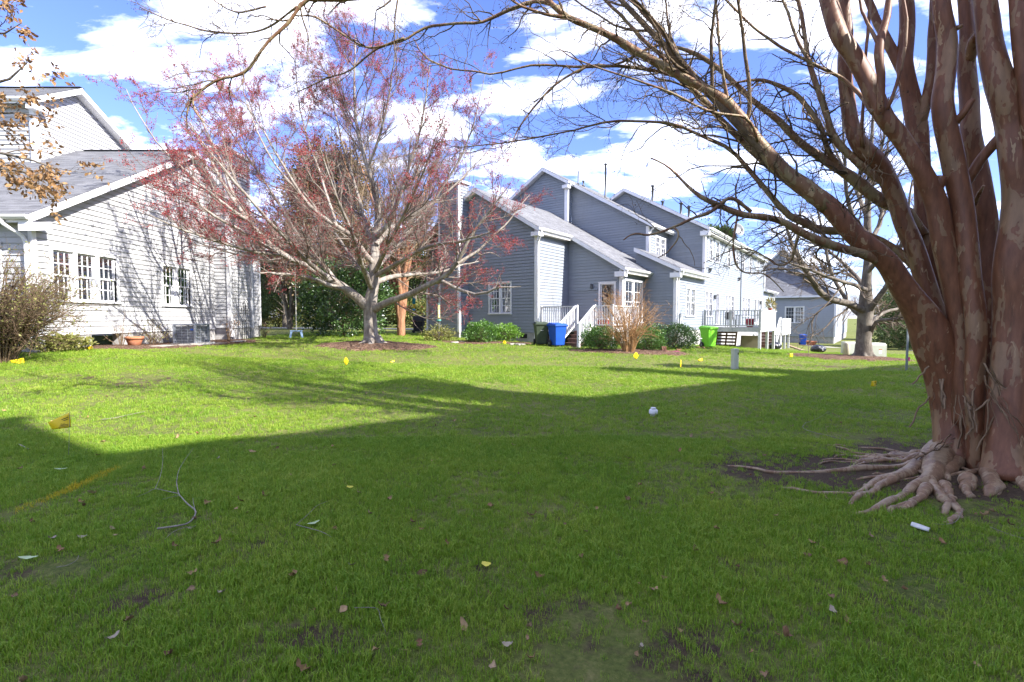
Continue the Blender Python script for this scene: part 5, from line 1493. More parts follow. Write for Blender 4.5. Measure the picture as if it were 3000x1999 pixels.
def shrub(name, pos, rad, n, size, leafm, label, cat='shrub', group=None, wid=.55, lump=.18, zc=.9, seed=1, twig='twig_brown', surf=.72, spread=.7, bottom=-.85, dirup=.3):
    pos = np.array(pos, float)
    T = empty(name, pos, 0, label, cat, group)
    p, d = blob_leaves((0, 0, rad[2] * zc), rad, n, surf, lump, seed, bottom)
    p[:, 2] = np.maximum(p[:, 2], .03)
    tag(link('leaves', leaf_mesh('leaves', p, d + [0, 0, dirup], size, M[leafm], wid=wid, fold=.2, spread=spread), T), kind='stuff')
    g = np.random.default_rng(seed + 9); st = []
    for i in range(14):
        e = nrm(np.array([g.normal(), g.normal(), abs(g.normal()) + .6])) * np.array(rad) * [.8, .8, 1.5]
        S = spline(np.c_[np.array([[0, 0, -.03], e * .35 + g.normal(0, .03, 3), e * .7, e]), [.022, .016, .01, .004]], 8); st.append((S[:, :3], S[:, 3]))
    P, Rr = stack(st); tb = TB(); tb.add(P, Rr, 5); A, RA = grow(P, Rr, 6, (.3, .6), (.4, 1.), npts=4, rr=.6, rmin=.003); tb.add(A, RA, 3)
    tag(tb.build('stems', M[twig], T), kind='stuff')
    return T


def on(u, v): return G(u, v)


_p = on(1408, 1006); shrub('round_bush', (_p[0], _p[1] + .4, _p[2]), (.78, .70, .50), 5200, (.05, .09), 'leaf_boxwood', 'larger round green bush under the twin window', group=None, seed=3)
_p = on(1484, 1006); shrub('round_bush', (_p[0], _p[1] + .35, _p[2] + .12), (.60, .52, .38), 3400, (.05, .09), 'leaf_bright', 'smaller brighter round bush right of the larger bush', seed=4)
_p = on(1768, 1030); shrub('round_bush', (_p[0], _p[1] + .6, _p[2]), (.78, .7, .50), 5600, (.045, .08), 'leaf_boxwood', 'rounded dark bush at the right foot of the brown steps', seed=5)
_p = on(1912, 1032); shrub('hedge_bush', (_p[0] - .05, _p[1] + .7, _p[2]), (.72, .7, .52), 5200, (.045, .08), 'leaf_boxwood', 'clipped bush behind the dry twiggy shrub', seed=6)
_p = on(1990, 1026); shrub('hedge_bush', (_p[0] + .05, _p[1] + .9, _p[2]), (1.02, .75, .56), 7200, (.05, .09), 'leaf_holly', 'wide dark clipped hedge under the meter box, left of the lime bin', seed=7, lump=.12)
_p = on(965, 990); shrub('holly_shrub', (_p[0], _p[1] + 2.0, _p[2]), (2.25, 1.9, 1.95), 16000, (.10, .19), 'leaf_holly', 'big glossy dark evergreen shrub behind the maple trunk', seed=8, lump=.13)
_p = on(1290, 1000); shrub('small_shrub', (_p[0] - .1, _p[1] + .3, _p[2]), (.75, .5, .34), 1500, (.05, .10), 'leaf_olive', 'loose pale green shrub under the bird feeder', seed=9, lump=.3, spread=1.)
_p = on(180, 1026); shrub('low_shrub', (_p[0] - .1, _p[1] - .1, _p[2]), (.85, .55, .22), 3200, (.05, .10), 'leaf_olive', 'low sprawling yellow green shrub under the triple window', seed=10, lump=.25)


# evergreen mass behind the maple and trees beyond
def evergreen(name, pos, h, rad, n, size, leafm, label, seed, trunk_r=.2, cat='tree', group=None, nclump=26, wid=.5):
    pos = np.array(pos, float); g = np.random.default_rng(seed)
    T = empty(name, pos, 0, label, cat, group)
    P_, D_ = [], []
    st = []
    for i in range(nclump):
        t = g.random() ** .8; z = h * (.12 + .84 * t); w = rad * (1 - .75 * max(0, t - .25)) * (.55 + .45 * min(1, t * 4))
        a = g.uniform(0, 2 * PI); q = w * g.uniform(.35, .85)
        c = np.array([math.cos(a) * q, math.sin(a) * q, z]); rr = rad * g.uniform(.26, .46)
        p, d = blob_leaves(c, (rr, rr, rr * .8), n // nclump, .45, .22, seed * 31 + i, -1.)
        P_.append(p); D_.append(d + np.array([math.cos(a), math.sin(a), .2]))
        S = spline(np.c_[np.array([[0, 0, max(.2, z * .55)], [c[0] * .4, c[1] * .4, z * .8], c]), [.07, .04, .01]], 8); st.append((S[:, :3], S[:, 3]))
    p, d = np.concatenate(P_), np.concatenate(D_); p[:, 2] = np.maximum(p[:, 2], .05)
    tag(link('crown', leaf_mesh('crown', p, d, size, M[leafm], wid=wid, fold=.2, spread=.7), T), kind='stuff')
    tb = TB(); S = spline(np.c_[np.array([[0, 0, -.1], [.05, 0, h * .3], [0, .05, h * .6], [0, 0, h * .92]]), [trunk_r * 1.2, trunk_r, trunk_r * .6, .03]], 14); tb.add(S[None, :, :3], S[None, :, 3], 10)
    P, Rr = stack(st); tb.add(P, Rr, 5); tb.build('trunk', M['bark_grey'], T, True)
    return T


_p = at(965, 960, 35); evergreen('magnolia_tree', (_p[0], _p[1], gz(_p[0], _p[1])), 12.6, 4.3, 46000, (.14, .26), 'leaf_magnolia', 'tall bronze green evergreen tree right behind the maple crown', 21, .28, nclump=60)
_p = at(835, 960, 43); evergreen('evergreen_tree', (_p[0], _p[1], gz(_p[0], _p[1])), 8.0, 3.6, 15000, (.16, .32), 'leaf_far', 'dark evergreen behind the small forked tree, beyond the path', 22, group='evergreens beyond the path')
_p = at(1215, 960, 46); evergreen('evergreen_tree', (_p[0], _p[1], gz(_p[0], _p[1])), 7.5, 3.6, 14000, (.16, .32), 'leaf_far', 'dark evergreen beside the orange stemmed tree, beyond the path', 23, group='evergreens beyond the path')
_p = at(1060, 960, 48); evergreen('evergreen_tree', (_p[0], _p[1], gz(_p[0], _p[1])), 9., 4.2, 14000, (.16, .32), 'leaf_far', 'dark evergreen directly behind the maple trunk, beyond the path', 24, group='evergreens beyond the path')
_p = at(2690, 990, 44); evergreen('evergreen_tree', (_p[0], _p[1], gz(_p[0], _p[1])), 5.5, 4.0, 12000, (.16, .3), 'leaf_far', 'dark evergreen seen low between the metal post and the big trunk', 25)
_p = at(2620, 990, 62); evergreen('evergreen_tree', (_p[0], _p[1], gz(_p[0], _p[1])), 6., 4.0, 9000, (.18, .34), 'leaf_far', 'dark evergreen low behind the right utility box', 26)
_p = at(2108, 700, 60); evergreen('pine_tree', (_p[0], _p[1], 0), 12.6, 3.0, 9000, (.2, .4), 'leaf_far', 'evergreen top just showing over the row house eave', 27)
HZ = ['just right of the white house corner', 'behind the stool swing', 'left of the maple trunk', 'right of the maple trunk', 'behind the hanging feeder', 'hidden low behind the grey house chimney', 'behind the white house chimney', 'left of the far house roof', 'behind the big reddish trunk', 'at the right picture edge behind the big trunk']
for k, (u, Y, h, r_) in enumerate(((770, 62, 8, 5), (900, 70, 9, 6), (1010, 66, 9.5, 5), (1130, 72, 9, 6), (1235, 64, 8, 5), (1330, 78, 9, 6), (640, 80, 9, 6), (2300, 110, 9, 7), (2800, 90, 9, 7), (2950, 70, 8, 6))):
    q = at(u, 960, Y)
    evergreen('distant_tree', (q[0], q[1], gz(q[0], q[1])), h, r_, 5200, (.35, .6), 'leaf_far', 'distant evergreen on the horizon, ' + HZ[k], 50 + k, .25, group='trees on the horizon', nclump=22)


for k, (u, Y, w_, h_, lab) in enumerate(((775, 44, 2.4, 1.5, 'right of the white house corner'), (815, 46, 2.2, 1.3, 'left of the small forked tree'), (890, 45, 2.4, 1.2, 'right of the small forked tree'), (1130, 46, 2.6, 1.4, 'right of the maple trunk'), (1215, 45, 2.4, 1.3, 'behind the hanging feeder'), (1255, 47, 2.2, 1.5, 'left of the grey house corner'))):
    q = at(u, 960, Y); shrub('hedge_bush', (q[0], q[1], gz(q[0], q[1])), (w_, 1.4, h_), 3600, (.12, .22), 'leaf_far' if k % 2 else 'leaf_olive', 'bush beyond the path, ' + lab, seed=80 + k, group='bushes beyond the path')
for k, (u, Y, w_, h_, lab) in enumerate(((2640, 40, 2.0, 1.3, 'right of the pale utility boxes'), (2690, 43, 2.4, 1.5, 'right of the steel post'), (2740, 38, 2.2, 1.4, 'touching the big reddish trunk'))):
    q = at(u, 990, Y); shrub('hedge_bush', (q[0], q[1], gz(q[0], q[1])), (w_, 1.6, h_), 3600, (.12, .22), 'leaf_far', 'dark bush across the far lawn, ' + lab, seed=90 + k, group='bushes across the far lawn')


# brown-leaved tree whose boughs enter at the left edge
def brown_tree():
    pos = np.array([-12.2, 8.6, gz(-12.2, 8.6)]); T = empty('beech_tree', pos, 0, 'tree with dry brown leaves reaching in at the upper left edge', 'tree')
    tr = spline(np.c_[np.array([[0, 0, -.1], [.1, .1, 2.], [.0, .0, 4.5], [.1, 0, 8.]]), [.28, .22, .16, .05]], 18)
    Y = 8.6

    def L(pts): 
        p, r = limb([(u, v, Y + dy, r) for u, v, dy, r in pts], 12); p[0] = np.array([pos[0], pos[1], p[0][2]]); return p, r
    m = [L([(-560, 420, 0, .06), (-300, 330, -.2, .045), (-120, 260, -.3, .035), (20, 230, -.3, .02), (75, 180, -.3, .008)]),
         L([(-560, 560, 0, .06), (-300, 470, -.1, .045), (-100, 440, -.2, .03), (60, 460, -.2, .02), (170, 500, -.2, .008)]),
         L([(-560, 640, 0, .05), (-250, 520, .3, .04), (-60, 490, .3, .03), (80, 500, .3, .016), (200, 540, .3, .006)]),
         L([(-560, 300, 0, .05), (-280, 160, .1, .04), (-100, 100, .1, .03), (10, 90, .1, .015), (60, 60, .1, .006)]),
         L([(-560, 500, 0, .05), (-280, 400, .6, .04), (-100, 350, .8, .03), (40, 330, .9, .015), (110, 340, .9, .006)]),
         L([(-560, 200, 0, .05), (-700, 0, .6, .04), (-900, -200, .8, .03), (-1000, -300, .9, .015), (-1100, -350, .9, .006)]),
         L([(-560, 300, 0, .05), (-500, 0, .6, .04), (-450, -200, .8, .03), (-380, -300, .9, .015), (-300, -350, .9, .006)])]
    P, Rr = stack(m)
    P = np.stack([wob(p, .02, 500 + i) for i, p in enumerate(P)])
    tb = TB(); tb.add(tr[None, :, :3], tr[None, :, 3], 12); tb.add(P - pos, Rr, 7); tb.build('trunk', M['bark_grey'], T)
    A, RA = grow(P, Rr, 15, (.10, .26), (.4, 1.1), (.3, 1.), up=.0, wander=.2, npts=6, rr=.5, rmin=.003, rcap=.012)
    B, RB = grow(A, RA, 4, (.3, .7), (.4, 1.), (.2, 1.), wander=.2, npts=4, rr=.6, rmin=.002)
    tb = TB(); tb.add(A - pos, RA, 4); tb.add(B - pos, RB, 3); tag(tb.build('branches', M['twig_grey'], T), kind='stuff')
    p, d = along(np.concatenate([A[:, [0, 2, 4, 5]], B]), 13, (.15, 1.))
    p = p + rng.normal(0, .03, p.shape)
    keep = rng.random(len(p)) < .62; p, d = p[keep], d[keep]
    tag(link('leaves', leaf_mesh('leaves', p - pos, d * .3 + [0, 0, -.5], (.06, .11), M['leaf_brown'], wid=.62, fold=.55, curl=.3, spread=.8), T), kind='stuff')
brown_tree()


# dense twiggy brown shrub at the left edge
def twig_shrub(name, pos, n, rad, h, label, twigm, leafm=None, nleaf=0, lsize=(.03, .06), seed=1, r=.012, arch=0.0, dens=(7, 5), cat='shrub', lean=(0, 0), zmin=.02, wander=.22):
    pos = np.array(pos, float); T = empty(name, pos, 0, label, cat); g = np.random.default_rng(seed); st = []
    for i in range(n):
        a = g.uniform(0, 2 * PI); s = math.sqrt(g.random()); e = np.array([math.cos(a) * rad[0] * s, math.sin(a) * rad[1] * s, 0])
        hh = h * (g.uniform(.65, 1.05)) * (1 - .45 * s * s * (1 if arch == 0 else .8))
        pts = np.array([e * .15 + [0, 0, -.03], e * .35 + [0, 0, hh * .35], e * .75 + [lean[0] * .5, lean[1] * .5, hh * .72], e * (1 + arch) + [lean[0], lean[1], hh * (1 - arch * .25)]])
        S = spline(np.c_[pts, [r, r * .8, r * .55, r * .25]], 10); st.append((wob(S[:, :3], .025, seed * 100 + i), np.maximum(S[:, 3], .0025)))
    P, Rr = stack(st); tb = TB(); tb.add(P, Rr, 5)
    A, RA = grow(P, Rr, dens[0], (.18, .5), (.4, 1.2), (.2, 1.), up=.02, wander=wander, npts=5, rr=.6, rmin=.0028)
    B, RB = grow(A, RA, dens[1], (.3, .8), (.4, 1.2), (.15, 1.), wander=wander, npts=4, rr=.6, rmin=.0024)
    k = lambda q: q[:, :, 2].min(axis=1) > zmin
    tb.add(A[k(A)], RA[k(A)], 4); tb.add(B[k(B)], RB[k(B)], 3)
    tag(tb.build('stems', M[twigm], T), kind='stuff')
    if leafm:
        p, d = along(B[k(B)], max(1, int(nleaf / max(1, k(B).sum())) + 1), (.3, 1.)); sel = rng.random(len(p)) < nleaf / max(1, len(p)); p, d = p[sel], d[sel]
        tag(link('leaves', leaf_mesh('leaves', p, d, lsize, M[leafm], wid=.5, fold=.25, spread=.7), T), kind='stuff')
    return T


twig_shrub('twiggy_shrub', (-11.35, 10.9, gz(-11.35, 10.9)), 90, (1.55, 1.2), 2.45, 'dense brown twiggy shrub with a few leaves at the left edge', 'twig_brown', 'leaf_olive', 5200, (.035, .07), seed=61, r=.022, dens=(9, 7), arch=.2, wander=.3, zmin=.1)
_p = on(1848, 1036); twig_shrub('twiggy_shrub', (_p[0], _p[1] + .35, _p[2]), 80, (1.15, .9), 2.6, 'tall dry orange brown stemmed shrub beside the steps', 'twig_orange', 'leaf_brown', 900, (.02, .04), seed=62, r=.012, dens=(4, 3), arch=.15, wander=.12)
_p = on(350, 1014); twig_shrub('bare_shrub', (-11.55, _p[1] - .3, gz(-11.5, _p[1])), 9, (.5, .4), .95, 'thin bare shrub beside the terracotta pot', 'twig_brown', 'leaf_olive', 40, (.03, .05), seed=63, r=.010, dens=(3, 2))
twig_shrub('bare_shrub', (-11.5, 15.75, gz(-11.5, 15.75)), 18, (.55, .5), 1.0, 'small thin shrub left of the air conditioner', 'twig_brown', 'leaf_olive', 260, (.03, .06), seed=64, r=.009, dens=(4, 3))
twig_shrub('rose_bush', (-10.95, 18.9, gz(-10.95, 18.9)), 7, (.45, .4), 1.35, 'thin dark rose bush between the air conditioner and the trellis', 'twig_brown', 'leaf_brown', 130, (.04, .07), seed=65, r=.012, dens=(3, 2))
twig_shrub('dry_plant', (-11.2, 22.2, gz(-11.2, 22.2)), 12, (.3, .3), .8, 'dry brown plant at the far corner of the white house', 'twig_brown', 'leaf_brown', 60, (.03, .06), seed=66, r=.008, dens=(3, 2))

# ------------------------------------------------------------------ decks, railings, steps
def loc2w(x, y, z=0.0):
    v = Matrix.Rotation(MROT, 4, 'Z') @ Vector((x, y, 0)); return (C0[0] + v.x, C0[1] + v.y, z)


def railing(T, p, q, zb0, zb1, h, mat, spacing=.115, posts=(True, True), pr=.05, post_to=None, w=.035):
    """p,q (x,y); zb = walking level at p and q"""
    p, q = Vector((p[0], p[1], 0)), Vector((q[0], q[1], 0)); d = q - p; n = max(2, int(d.length / spacing))
    up = Vector((0, 0, 1))
    A, B = p + up * (zb0 + h), q + up * (zb1 + h)
    board(T, 'top_rail', A + up * .0, B + up * .0, .10, .045, mat)
    board(T, 'bottom_rail', p + up * (zb0 + .10), q + up * (zb1 + .10), .05, .06, mat)
    bal = MB(); bal.box(-w / 2, w / 2, -w / 2, w / 2, 0, h - .12); bme = bal.mesh('baluster', mat)
    ang = math.atan2(d.y, d.x)
    for i in range(1, n):
        t = i / n; c = p + d * t; z = zb0 + (zb1 - zb0) * t
        link('baluster', bme, T, (c.x, c.y, z + .10), (0, 0, ang))
    for k, (c, z) in enumerate(((p, zb0), (q, zb1))):
        if posts[k]:
            mb = MB(); b = z - .15 if post_to is None else post_to
            mb.box(c.x - pr, c.x + pr, c.y - pr, c.y + pr, b, z + h + .06); mb.build('post', mat, T)


wp, ww = M['white_paint'], M['weathered_paint']
PD = empty('porch_steps', (C0[0], C0[1], 0), MROT, 'white railed back porch with brown steps on the grey house', 'porch')
dz = 1.07; gzz = gz(*loc2w(2.5, -1.2)[:2])
nb = 14
for i in range(nb):
    mb = MB(); y0 = .06 + i * (2.80 / nb); mb.box(.14, 3.85, y0, y0 + 2.80 / nb - .008, dz - .035, dz); mb.build('deck_board', M['tread'], PD)
mb = MB(); mb.box(.14, 2.08, .02, .058, dz - .22, dz - .002); mb.box(3.0, 3.85, .02, .058, dz - .22, dz - .002); mb.box(3.852, 3.89, .02, 2.86, dz - .22, dz - .002); mb.build('rim_joist', wp, PD)
railing(PD, (.2, .08), (2.10, .08), dz, dz, .92, wp)
railing(PD, (2.98, .08), (3.82, .08), dz, dz, .92, wp)
railing(PD, (3.82, .2), (3.82, 2.8), dz, dz, .92, wp, posts=(False, True))
steps = 5; rise = (dz - gzz) / (steps + 0.0); run = .27
for k in range(steps):
    zt = dz - rise * (k + 1); yf = -(k + 1) * run + .02
    if k < steps - 1 or True:
        mb = MB(); mb.box(2.14, 2.94, yf - .03, yf + run + .02, zt + rise - .045 - rise, zt); mb.build('tread', M['tread'], PD)
    mb = MB(); mb.box(2.15, 2.93, yf + run - .0, yf + run + .022, zt, zt + rise - .04); mb.build('riser', M['tread'], PD)
mb = MB(); mb.box(2.15, 2.93, -steps * run, -steps * run + .022, gzz - .1, gzz + .0); mb.build('riser', M['tread'], PD)
railing(PD, (2.08, .0), (2.08, -steps * run - .02), dz, gzz + .02, .92, wp, posts=(False, True), post_to=gzz - .1)
railing(PD, (3.0, .0), (3.0, -steps * run - .02), dz, gzz + .02, .92, wp, posts=(False, True), post_to=gzz - .1)
for x, y in ((.2, .1), (2.06, .1), (3.82, .1), (3.82, 2.8)):
    mb = MB(); mb.box(x - .05, x + .05, y - .05, y + .05, gzz - .15, dz - .04); mb.build('post', wp, PD)
# things on the porch
t = empty('cooler', loc2w(2.35, 2.2, dz), MROT, 'red cooler with white lid on the porch', 'cooler')
mb = MB(); mb.box(-.26, .26, -.18, .18, 0, .30); bevel(mb.build('body', M['red_plastic'], t), .02)
mb = MB(); mb.box(-.27, .27, -.19, .19, .302, .37); bevel(mb.build('lid', M['pvc'], t), .02)
mb = MB(); mb.tube([(-.27, -.1, .22), (-.30, -.1, .22), (-.30, .1, .22), (-.27, .1, .22)], .012, 6); mb.build('handle', M['pvc'], t)
t = empty('storage_tub', loc2w(2.35, .75, dz), MROT, 'pale green storage tub with red lid at the top of the steps', 'tub')
mb = MB(); mb.lathe([(.20, 0), (.24, .2), (.25, .22), (.25, .24)], 20); mb.build('body', M['teal_tub'], t, True)
mb = MB(); mb.lathe([(.18, .242), (.17, .30), (.1, .31)], 20); mb.build('lid', M['red_plastic'], t, True)

RD = empty('raised_deck', (C0[0], C0[1], 0), MROT, 'raised white deck on posts behind the lime green bin', 'deck')
fl = .93; top = .95
X0, X1, Y0, Y1 = 4.6, 7.64, 10.9, 15.7
nb = 20
for i in range(nb):
    a = X0 + (X1 - X0) * i / nb; mb = MB(); mb.box(a, a + (X1 - X0) / nb - .008, Y0 + .05, Y1 - .05, fl - .035, fl); mb.build('deck_board', ww, RD)
mb = MB(); mb.box(X0, X1, Y0, Y0 + .045, fl - .26, fl - .002); mb.build('rim_joist', ww, RD)
mb = MB(); mb.box(X1, X1 + .045, Y0, Y1, fl - .26, fl - .002); mb.build('rim_joist', wp, RD)
railing(RD, (X0 + .08, Y0 + .02), (X1, Y0 + .02), fl, fl, top, ww, .145, (True, True), .06, None, .04)
mb = MB(); c = (X0 + X1) / 2; mb.box(c - .06, c + .06, Y0 - .04, Y0 + .08, fl - .26, fl + top + .03); mb.build('post', ww, RD)
npan = 14
for i in range(npan):
    a = Y0 + .12 + (Y1 - Y0 - .16) * i / npan; mb = MB(); mb.box(X1 + .05, X1 + .075, a, a + (Y1 - Y0 - .16) / npan - .006, fl - .24, fl + top - .01); mb.build('panel_board', wp, RD)
board(RD, 'top_rail', (X1 + .06, Y0 + .06, fl + top), (X1 + .06, Y1, fl + top), .14, .04, wp)
for x, y in ((X1 - .02, Y0 + .12), (X1 - .02, (Y0 + Y1) / 2), (X1 - .02, Y1 - .1)):
    g0 = gz(*loc2w(x, y)[:2]); mb = MB(); mb.box(x - .07, x + .07, y - .07, y + .07, g0 - .1, fl - .27); mb.build('post', wp, RD)
# clutter on and under the deck
t = empty('planter', loc2w(7.0, 11.6, fl), MROT, 'dark red pot standing on the raised deck behind the balusters', 'pot')
mb = MB(); mb.lathe([(.16, 0), (.25, .42), (.27, .44), (.27, .5), (.23, .5), (.22, .46)], 20); mb.build('body', M['red_plastic'], t, True)
t = empty('patio_table', loc2w(6.7, 12.9, fl), MROT, 'dark patio table on the raised deck', 'table')
mb = MB(); mb.box(-.75, .75, -.45, .45, .68, .71); mb.build('table_top', M['iron'], t)
for sx in (-.65, .65):
    for sy in (-.38, .38):
        mb = MB(); mb.box(sx - .02, sx + .02, sy - .02, sy + .02, 0, .68); mb.build('leg', M['iron'], t)
t = empty('patio_chair', loc2w(5.9, 11.8, fl), MROT + .5, 'dark patio chair on the raised deck beside the wall', 'chair')
mb = MB(); mb.box(-.24, .24, -.24, .24, .40, .43); mb.build('seat', M['iron'], t)
mb = MB(); mb.box(-.24, .24, .22, .25, .44, .88); mb.build('backrest', M['iron'], t)
for sx in (-.22, .22):
    for sy in (-.22, .22):
        mb = MB(); mb.box(sx - .015, sx + .015, sy - .015, sy + .015, 0, .40); mb.build('leg', M['iron'], t)
t = empty('potted_plant', loc2w(7.55, 14.6, fl + top + .02), 0, 'leafy plant in a pot on the raised deck rail', 'plant')
mb = MB(); mb.lathe([(.09, 0), (.12, .16), (.13, .18)], 14); mb.build('pot', M['terracotta'], t, True)
p_, d_ = blob_leaves((0, 0, .42), (.26, .26, .3), 120, .5, .2, 5)
link('leaves', leaf_mesh('leaves', p_, d_ + [0, 0, .6], (.16, .3), M['leaf_potted'], wid=.3, fold=.2, spread=.4), t)
t = empty('pallet', loc2w(5.6, 11.9, gz(*loc2w(5.6, 11.9)[:2])), MROT, 'wooden pallet leaning under the raised deck', 'pallet')
for k in range(5):
    z = .08 + k * .19; y = .05 + k * .08
    mb = MB(); mb.beam((-.6, y, z), (.6, y, z), .02, .11, (0, -.4, 1)); mb.build('slat', M['pallet'], t)
for x in (-.55, 0, .55):
    mb = MB(); mb.beam((x, .06, .0), (x, .46, .95), .04, .09, (1, 0, 0)); mb.build('bearer', M['pallet'], t)
t = tag(MB().box(-.5, .5, -.03, .03, 0, .78).build('plywood_sheet', M['tarp_tan'], None, False, loc2w(6.8, 12.6, gz(*loc2w(6.8, 12.6)[:2])), (R(-12), 0, MROT)), 'tan plywood sheet leaning under the raised deck', 'board')
t = empty('gas_bottle', loc2w(7.15, 13.3, gz(*loc2w(7.15, 13.3)[:2])), 0, 'rusty gas bottle under the raised deck by its posts', 'gas bottle')
mb = MB(); mb.lathe([(.12, 0), (.155, .04), (.155, .32), (.11, .40), (.04, .43)], 18); mb.build('body', M['propane'], t, True)
mb = MB(); mb.lathe([(.08, .41), (.09, .48), (.07, .5)], 14); mb.build('collar', M['propane'], t, True)

# the next deck along, white solid rail and brown steps
ND = empty('stair_deck', (C0[0], C0[1], 0), MROT, 'white panelled deck with brown steps beyond the raised deck', 'deck')
g0 = gz(*loc2w(7.5, 20)[:2])
for i in range(6):
    mb = MB(); y = 17.2 + i * .3; z = g0 + .2 * (i + 1); mb.box(6.3, 7.4, y, y + .32, z - .19, z); mb.build('tread', M['tread'], ND)
mb = MB(); mb.box(6.0, 7.6, 19.0, 23.2, g0 + 1.15, g0 + 1.25); mb.build('deck_floor', ww, ND)
for i in range(10):
    mb = MB(); y = 19.1 + i * .41; mb.box(7.60, 7.63, y, y + .40, g0 + 1.0, g0 + 2.15); mb.build('panel_board', wp, ND)
railing(ND, (7.5, 17.2), (7.5, 19.0), g0 + .1, g0 + 1.25, .95, wp, .14, (True, True), .06, g0 - .1)
railing(ND, (6.2, 17.2), (6.2, 19.0), g0 + .1, g0 + 1.25, .95, wp, .14, (True, True), .06, g0 - .1)
for y in (19.2, 21, 23):
    mb = MB(); mb.box(7.45, 7.58, y - .06, y + .06, g0 - .3, g0 + 1.15); mb.build('post', wp, ND)


# ------------------------------------------------------------------ wheeled bins
def bin_(pos, rz, h, mat, label, mark=None):
    T = empty('wheeled_bin', pos, rz, label, 'bin', 'wheeled rubbish bins')
    w0, w1, d0, d1 = .22, .28, .24, .33
    zb, zt = .06, h * .88
    mb = MB(); mb.hexa([(-w0, -d0, zb), (w0, -d0, zb), (w0, d0 * .75, zb), (-w0, d0 * .75, zb), (-w1, -d1, zt), (w1, -d1, zt), (w1, d1, zt), (-w1, d1, zt)])
    bevel(mb.build('body', mat, T), .035, 3)
    mb = MB(); mb.hexa([(-w1 - .02, -d1 - .025, zt - .05), (w1 + .02, -d1 - .025, zt - .05), (w1 + .02, d1 + .02, zt - .05), (-w1 - .02, d1 + .02, zt - .05), (-w1 - .03, -d1 - .035, zt + .01), (w1 + .03, -d1 - .035, zt + .01), (w1 + .03, d1 + .03, zt + .01), (-w1 - .03, d1 + .03, zt + .01)]); bevel(mb.build('rim', mat, T), .012)
    mb = MB(); mb.hexa([(-w1 - .02, -d1 - .05, zt + .012), (w1 + .02, -d1 - .05, zt + .012), (w1 + .02, d1 + .03, zt + .012), (-w1 - .02, d1 + .03, zt + .012), (-w1 + .04, -d1 + .02, zt + .07), (w1 - .04, -d1 + .02, zt + .07), (w1 - .04, d1 - .02, zt + .11), (-w1 + .04, d1 - .02, zt + .11)]); bevel(mb.build('lid', mat, T), .02, 3)
    mb = MB(); mb.tube([(-w1 * .8, d1 + .02, zt - .02), (-w1 * .8, d1 + .10, zt + .02), (w1 * .8, d1 + .10, zt + .02), (w1 * .8, d1 + .02, zt - .02)], .018, 8); mb.build('handle', mat, T)
    mb = MB(); mb.tube([(-w0 - .06, d0 * .62, .13), (w0 + .06, d0 * .62, .13)], .014, 8); mb.build('axle', M['galv'], T)
    wm = MB(); wm.lathe([(.04, -.03), (.13, -.03), (.14, -.02), (.14, .02), (.13, .03), (.04, .03)], 20)
    me = wm.mesh('wheel', M['rubber'], True)
    for s in (-1, 1):
        wo = link('wheel', me, T, (s * (w0 + .05), d0 * .62, .14), (0, PI / 2, 0))
        hb = MB(); hb.lathe([(.055, -.034), (.055, .034)], 12); hb.build('hub', M['galv'] if mat != M['bin_green'] else mat, wo)
    mb = MB(); mb.box(-w0 * .8, w0 * .8, -d0 - .012, -d0 + .03, .10, .13); mb.build('foot', mat, T)
    if mark:
        mm = M[mark]
        yb = lambda z: -(d0 + (d1 - d0) * (z - zb) / (zt - zb)) - .004
        for (x0, x1, z0, z1) in ((-.06, .06, h * .62, h * .635),):
            mb = MB(); mb.hexa([(x0, yb(z0), z0), (x1, yb(z0), z0), (x1, yb(z0) + .003, z0), (x0, yb(z0) + .003, z0), (x0, yb(z1), z1), (x1, yb(z1), z1), (x1, yb(z1) + .003, z1), (x0, yb(z1) + .003, z1)]); mb.build('print', mm, T)
    return T


_p = G(1588, 1012); bin_((_p[0] - .05, _p[1] - .05, _p[2]), MROT + .75, 1.04, M['bin_green'], 'dark green wheeled bin left of the blue bin at the porch', 'pvc')
_p = G(1632, 1016); bin_((_p[0], _p[1], _p[2]), MROT + 1.1, 1.02, M['bin_blue'], 'bright blue wheeled bin between the green bin and the steps')
_p = G(2075, 1019)
LB = bin_(_p, MROT + .95, 1.08, M['bin_lime'], 'lime green wheeled bin beside the raised deck')
# round emblem and two lines of print on the lime bin
for k, (x, z, r_) in enumerate(((-.14, .86, .035),)):
    mb = MB(); mb.lathe([(r_, 0), (r_, .003)], 16); mb.build('emblem', M['ink'], LB, False, (x, -.322, z), (R(82), 0, 0))
for x0, x1, z in ((-.08, .05, .875), (-.08, .03, .845)):
    mb = MB(); mb.box(x0, x1, -.323, -.317, z, z + .014); mb.build('print', M['ink'], LB)
_q = at(2352, 1003, 48); bin_((_q[0], _q[1], gz(_q[0], _q[1])), MROT + .3, 1.12, M['bin_blue'], 'far blue wheeled bin beside the distant grey house')

# barbecue cart behind the maple
_p = G(1228, 976); t = empty('grill_cart', _p, -.2, 'black covered grill standing at the left corner of the grey house', 'grill')
mb = MB(); mb.box(-.3, .3, -.25, .25, .1, .75); bevel(mb.build('cabinet', M['rubber'], t), .03)
mb = MB(); mb.hexa([(-.38, -.28, .76), (.38, -.28, .76), (.38, .28, .76), (-.38, .28, .76), (-.34, -.12, 1.08), (.34, -.12, 1.08), (.34, .2, 1.1), (-.34, .2, 1.1)]); bevel(mb.build('hood', M['rubber'], t), .04, 3)
mb = MB(); mb.box(-.7, -.39, -.22, .22, .72, .76); mb.build('side_shelf', M['bin_green'], t)
for s in (-.26, .26):
    mb = MB(); mb.lathe([(.04, -.02), (.1, -.02), (.1, .02), (.04, .02)], 14); mb.build('wheel', M['rubber'], t, True, (s, -.27, .1), (PI / 2, 0, 0))

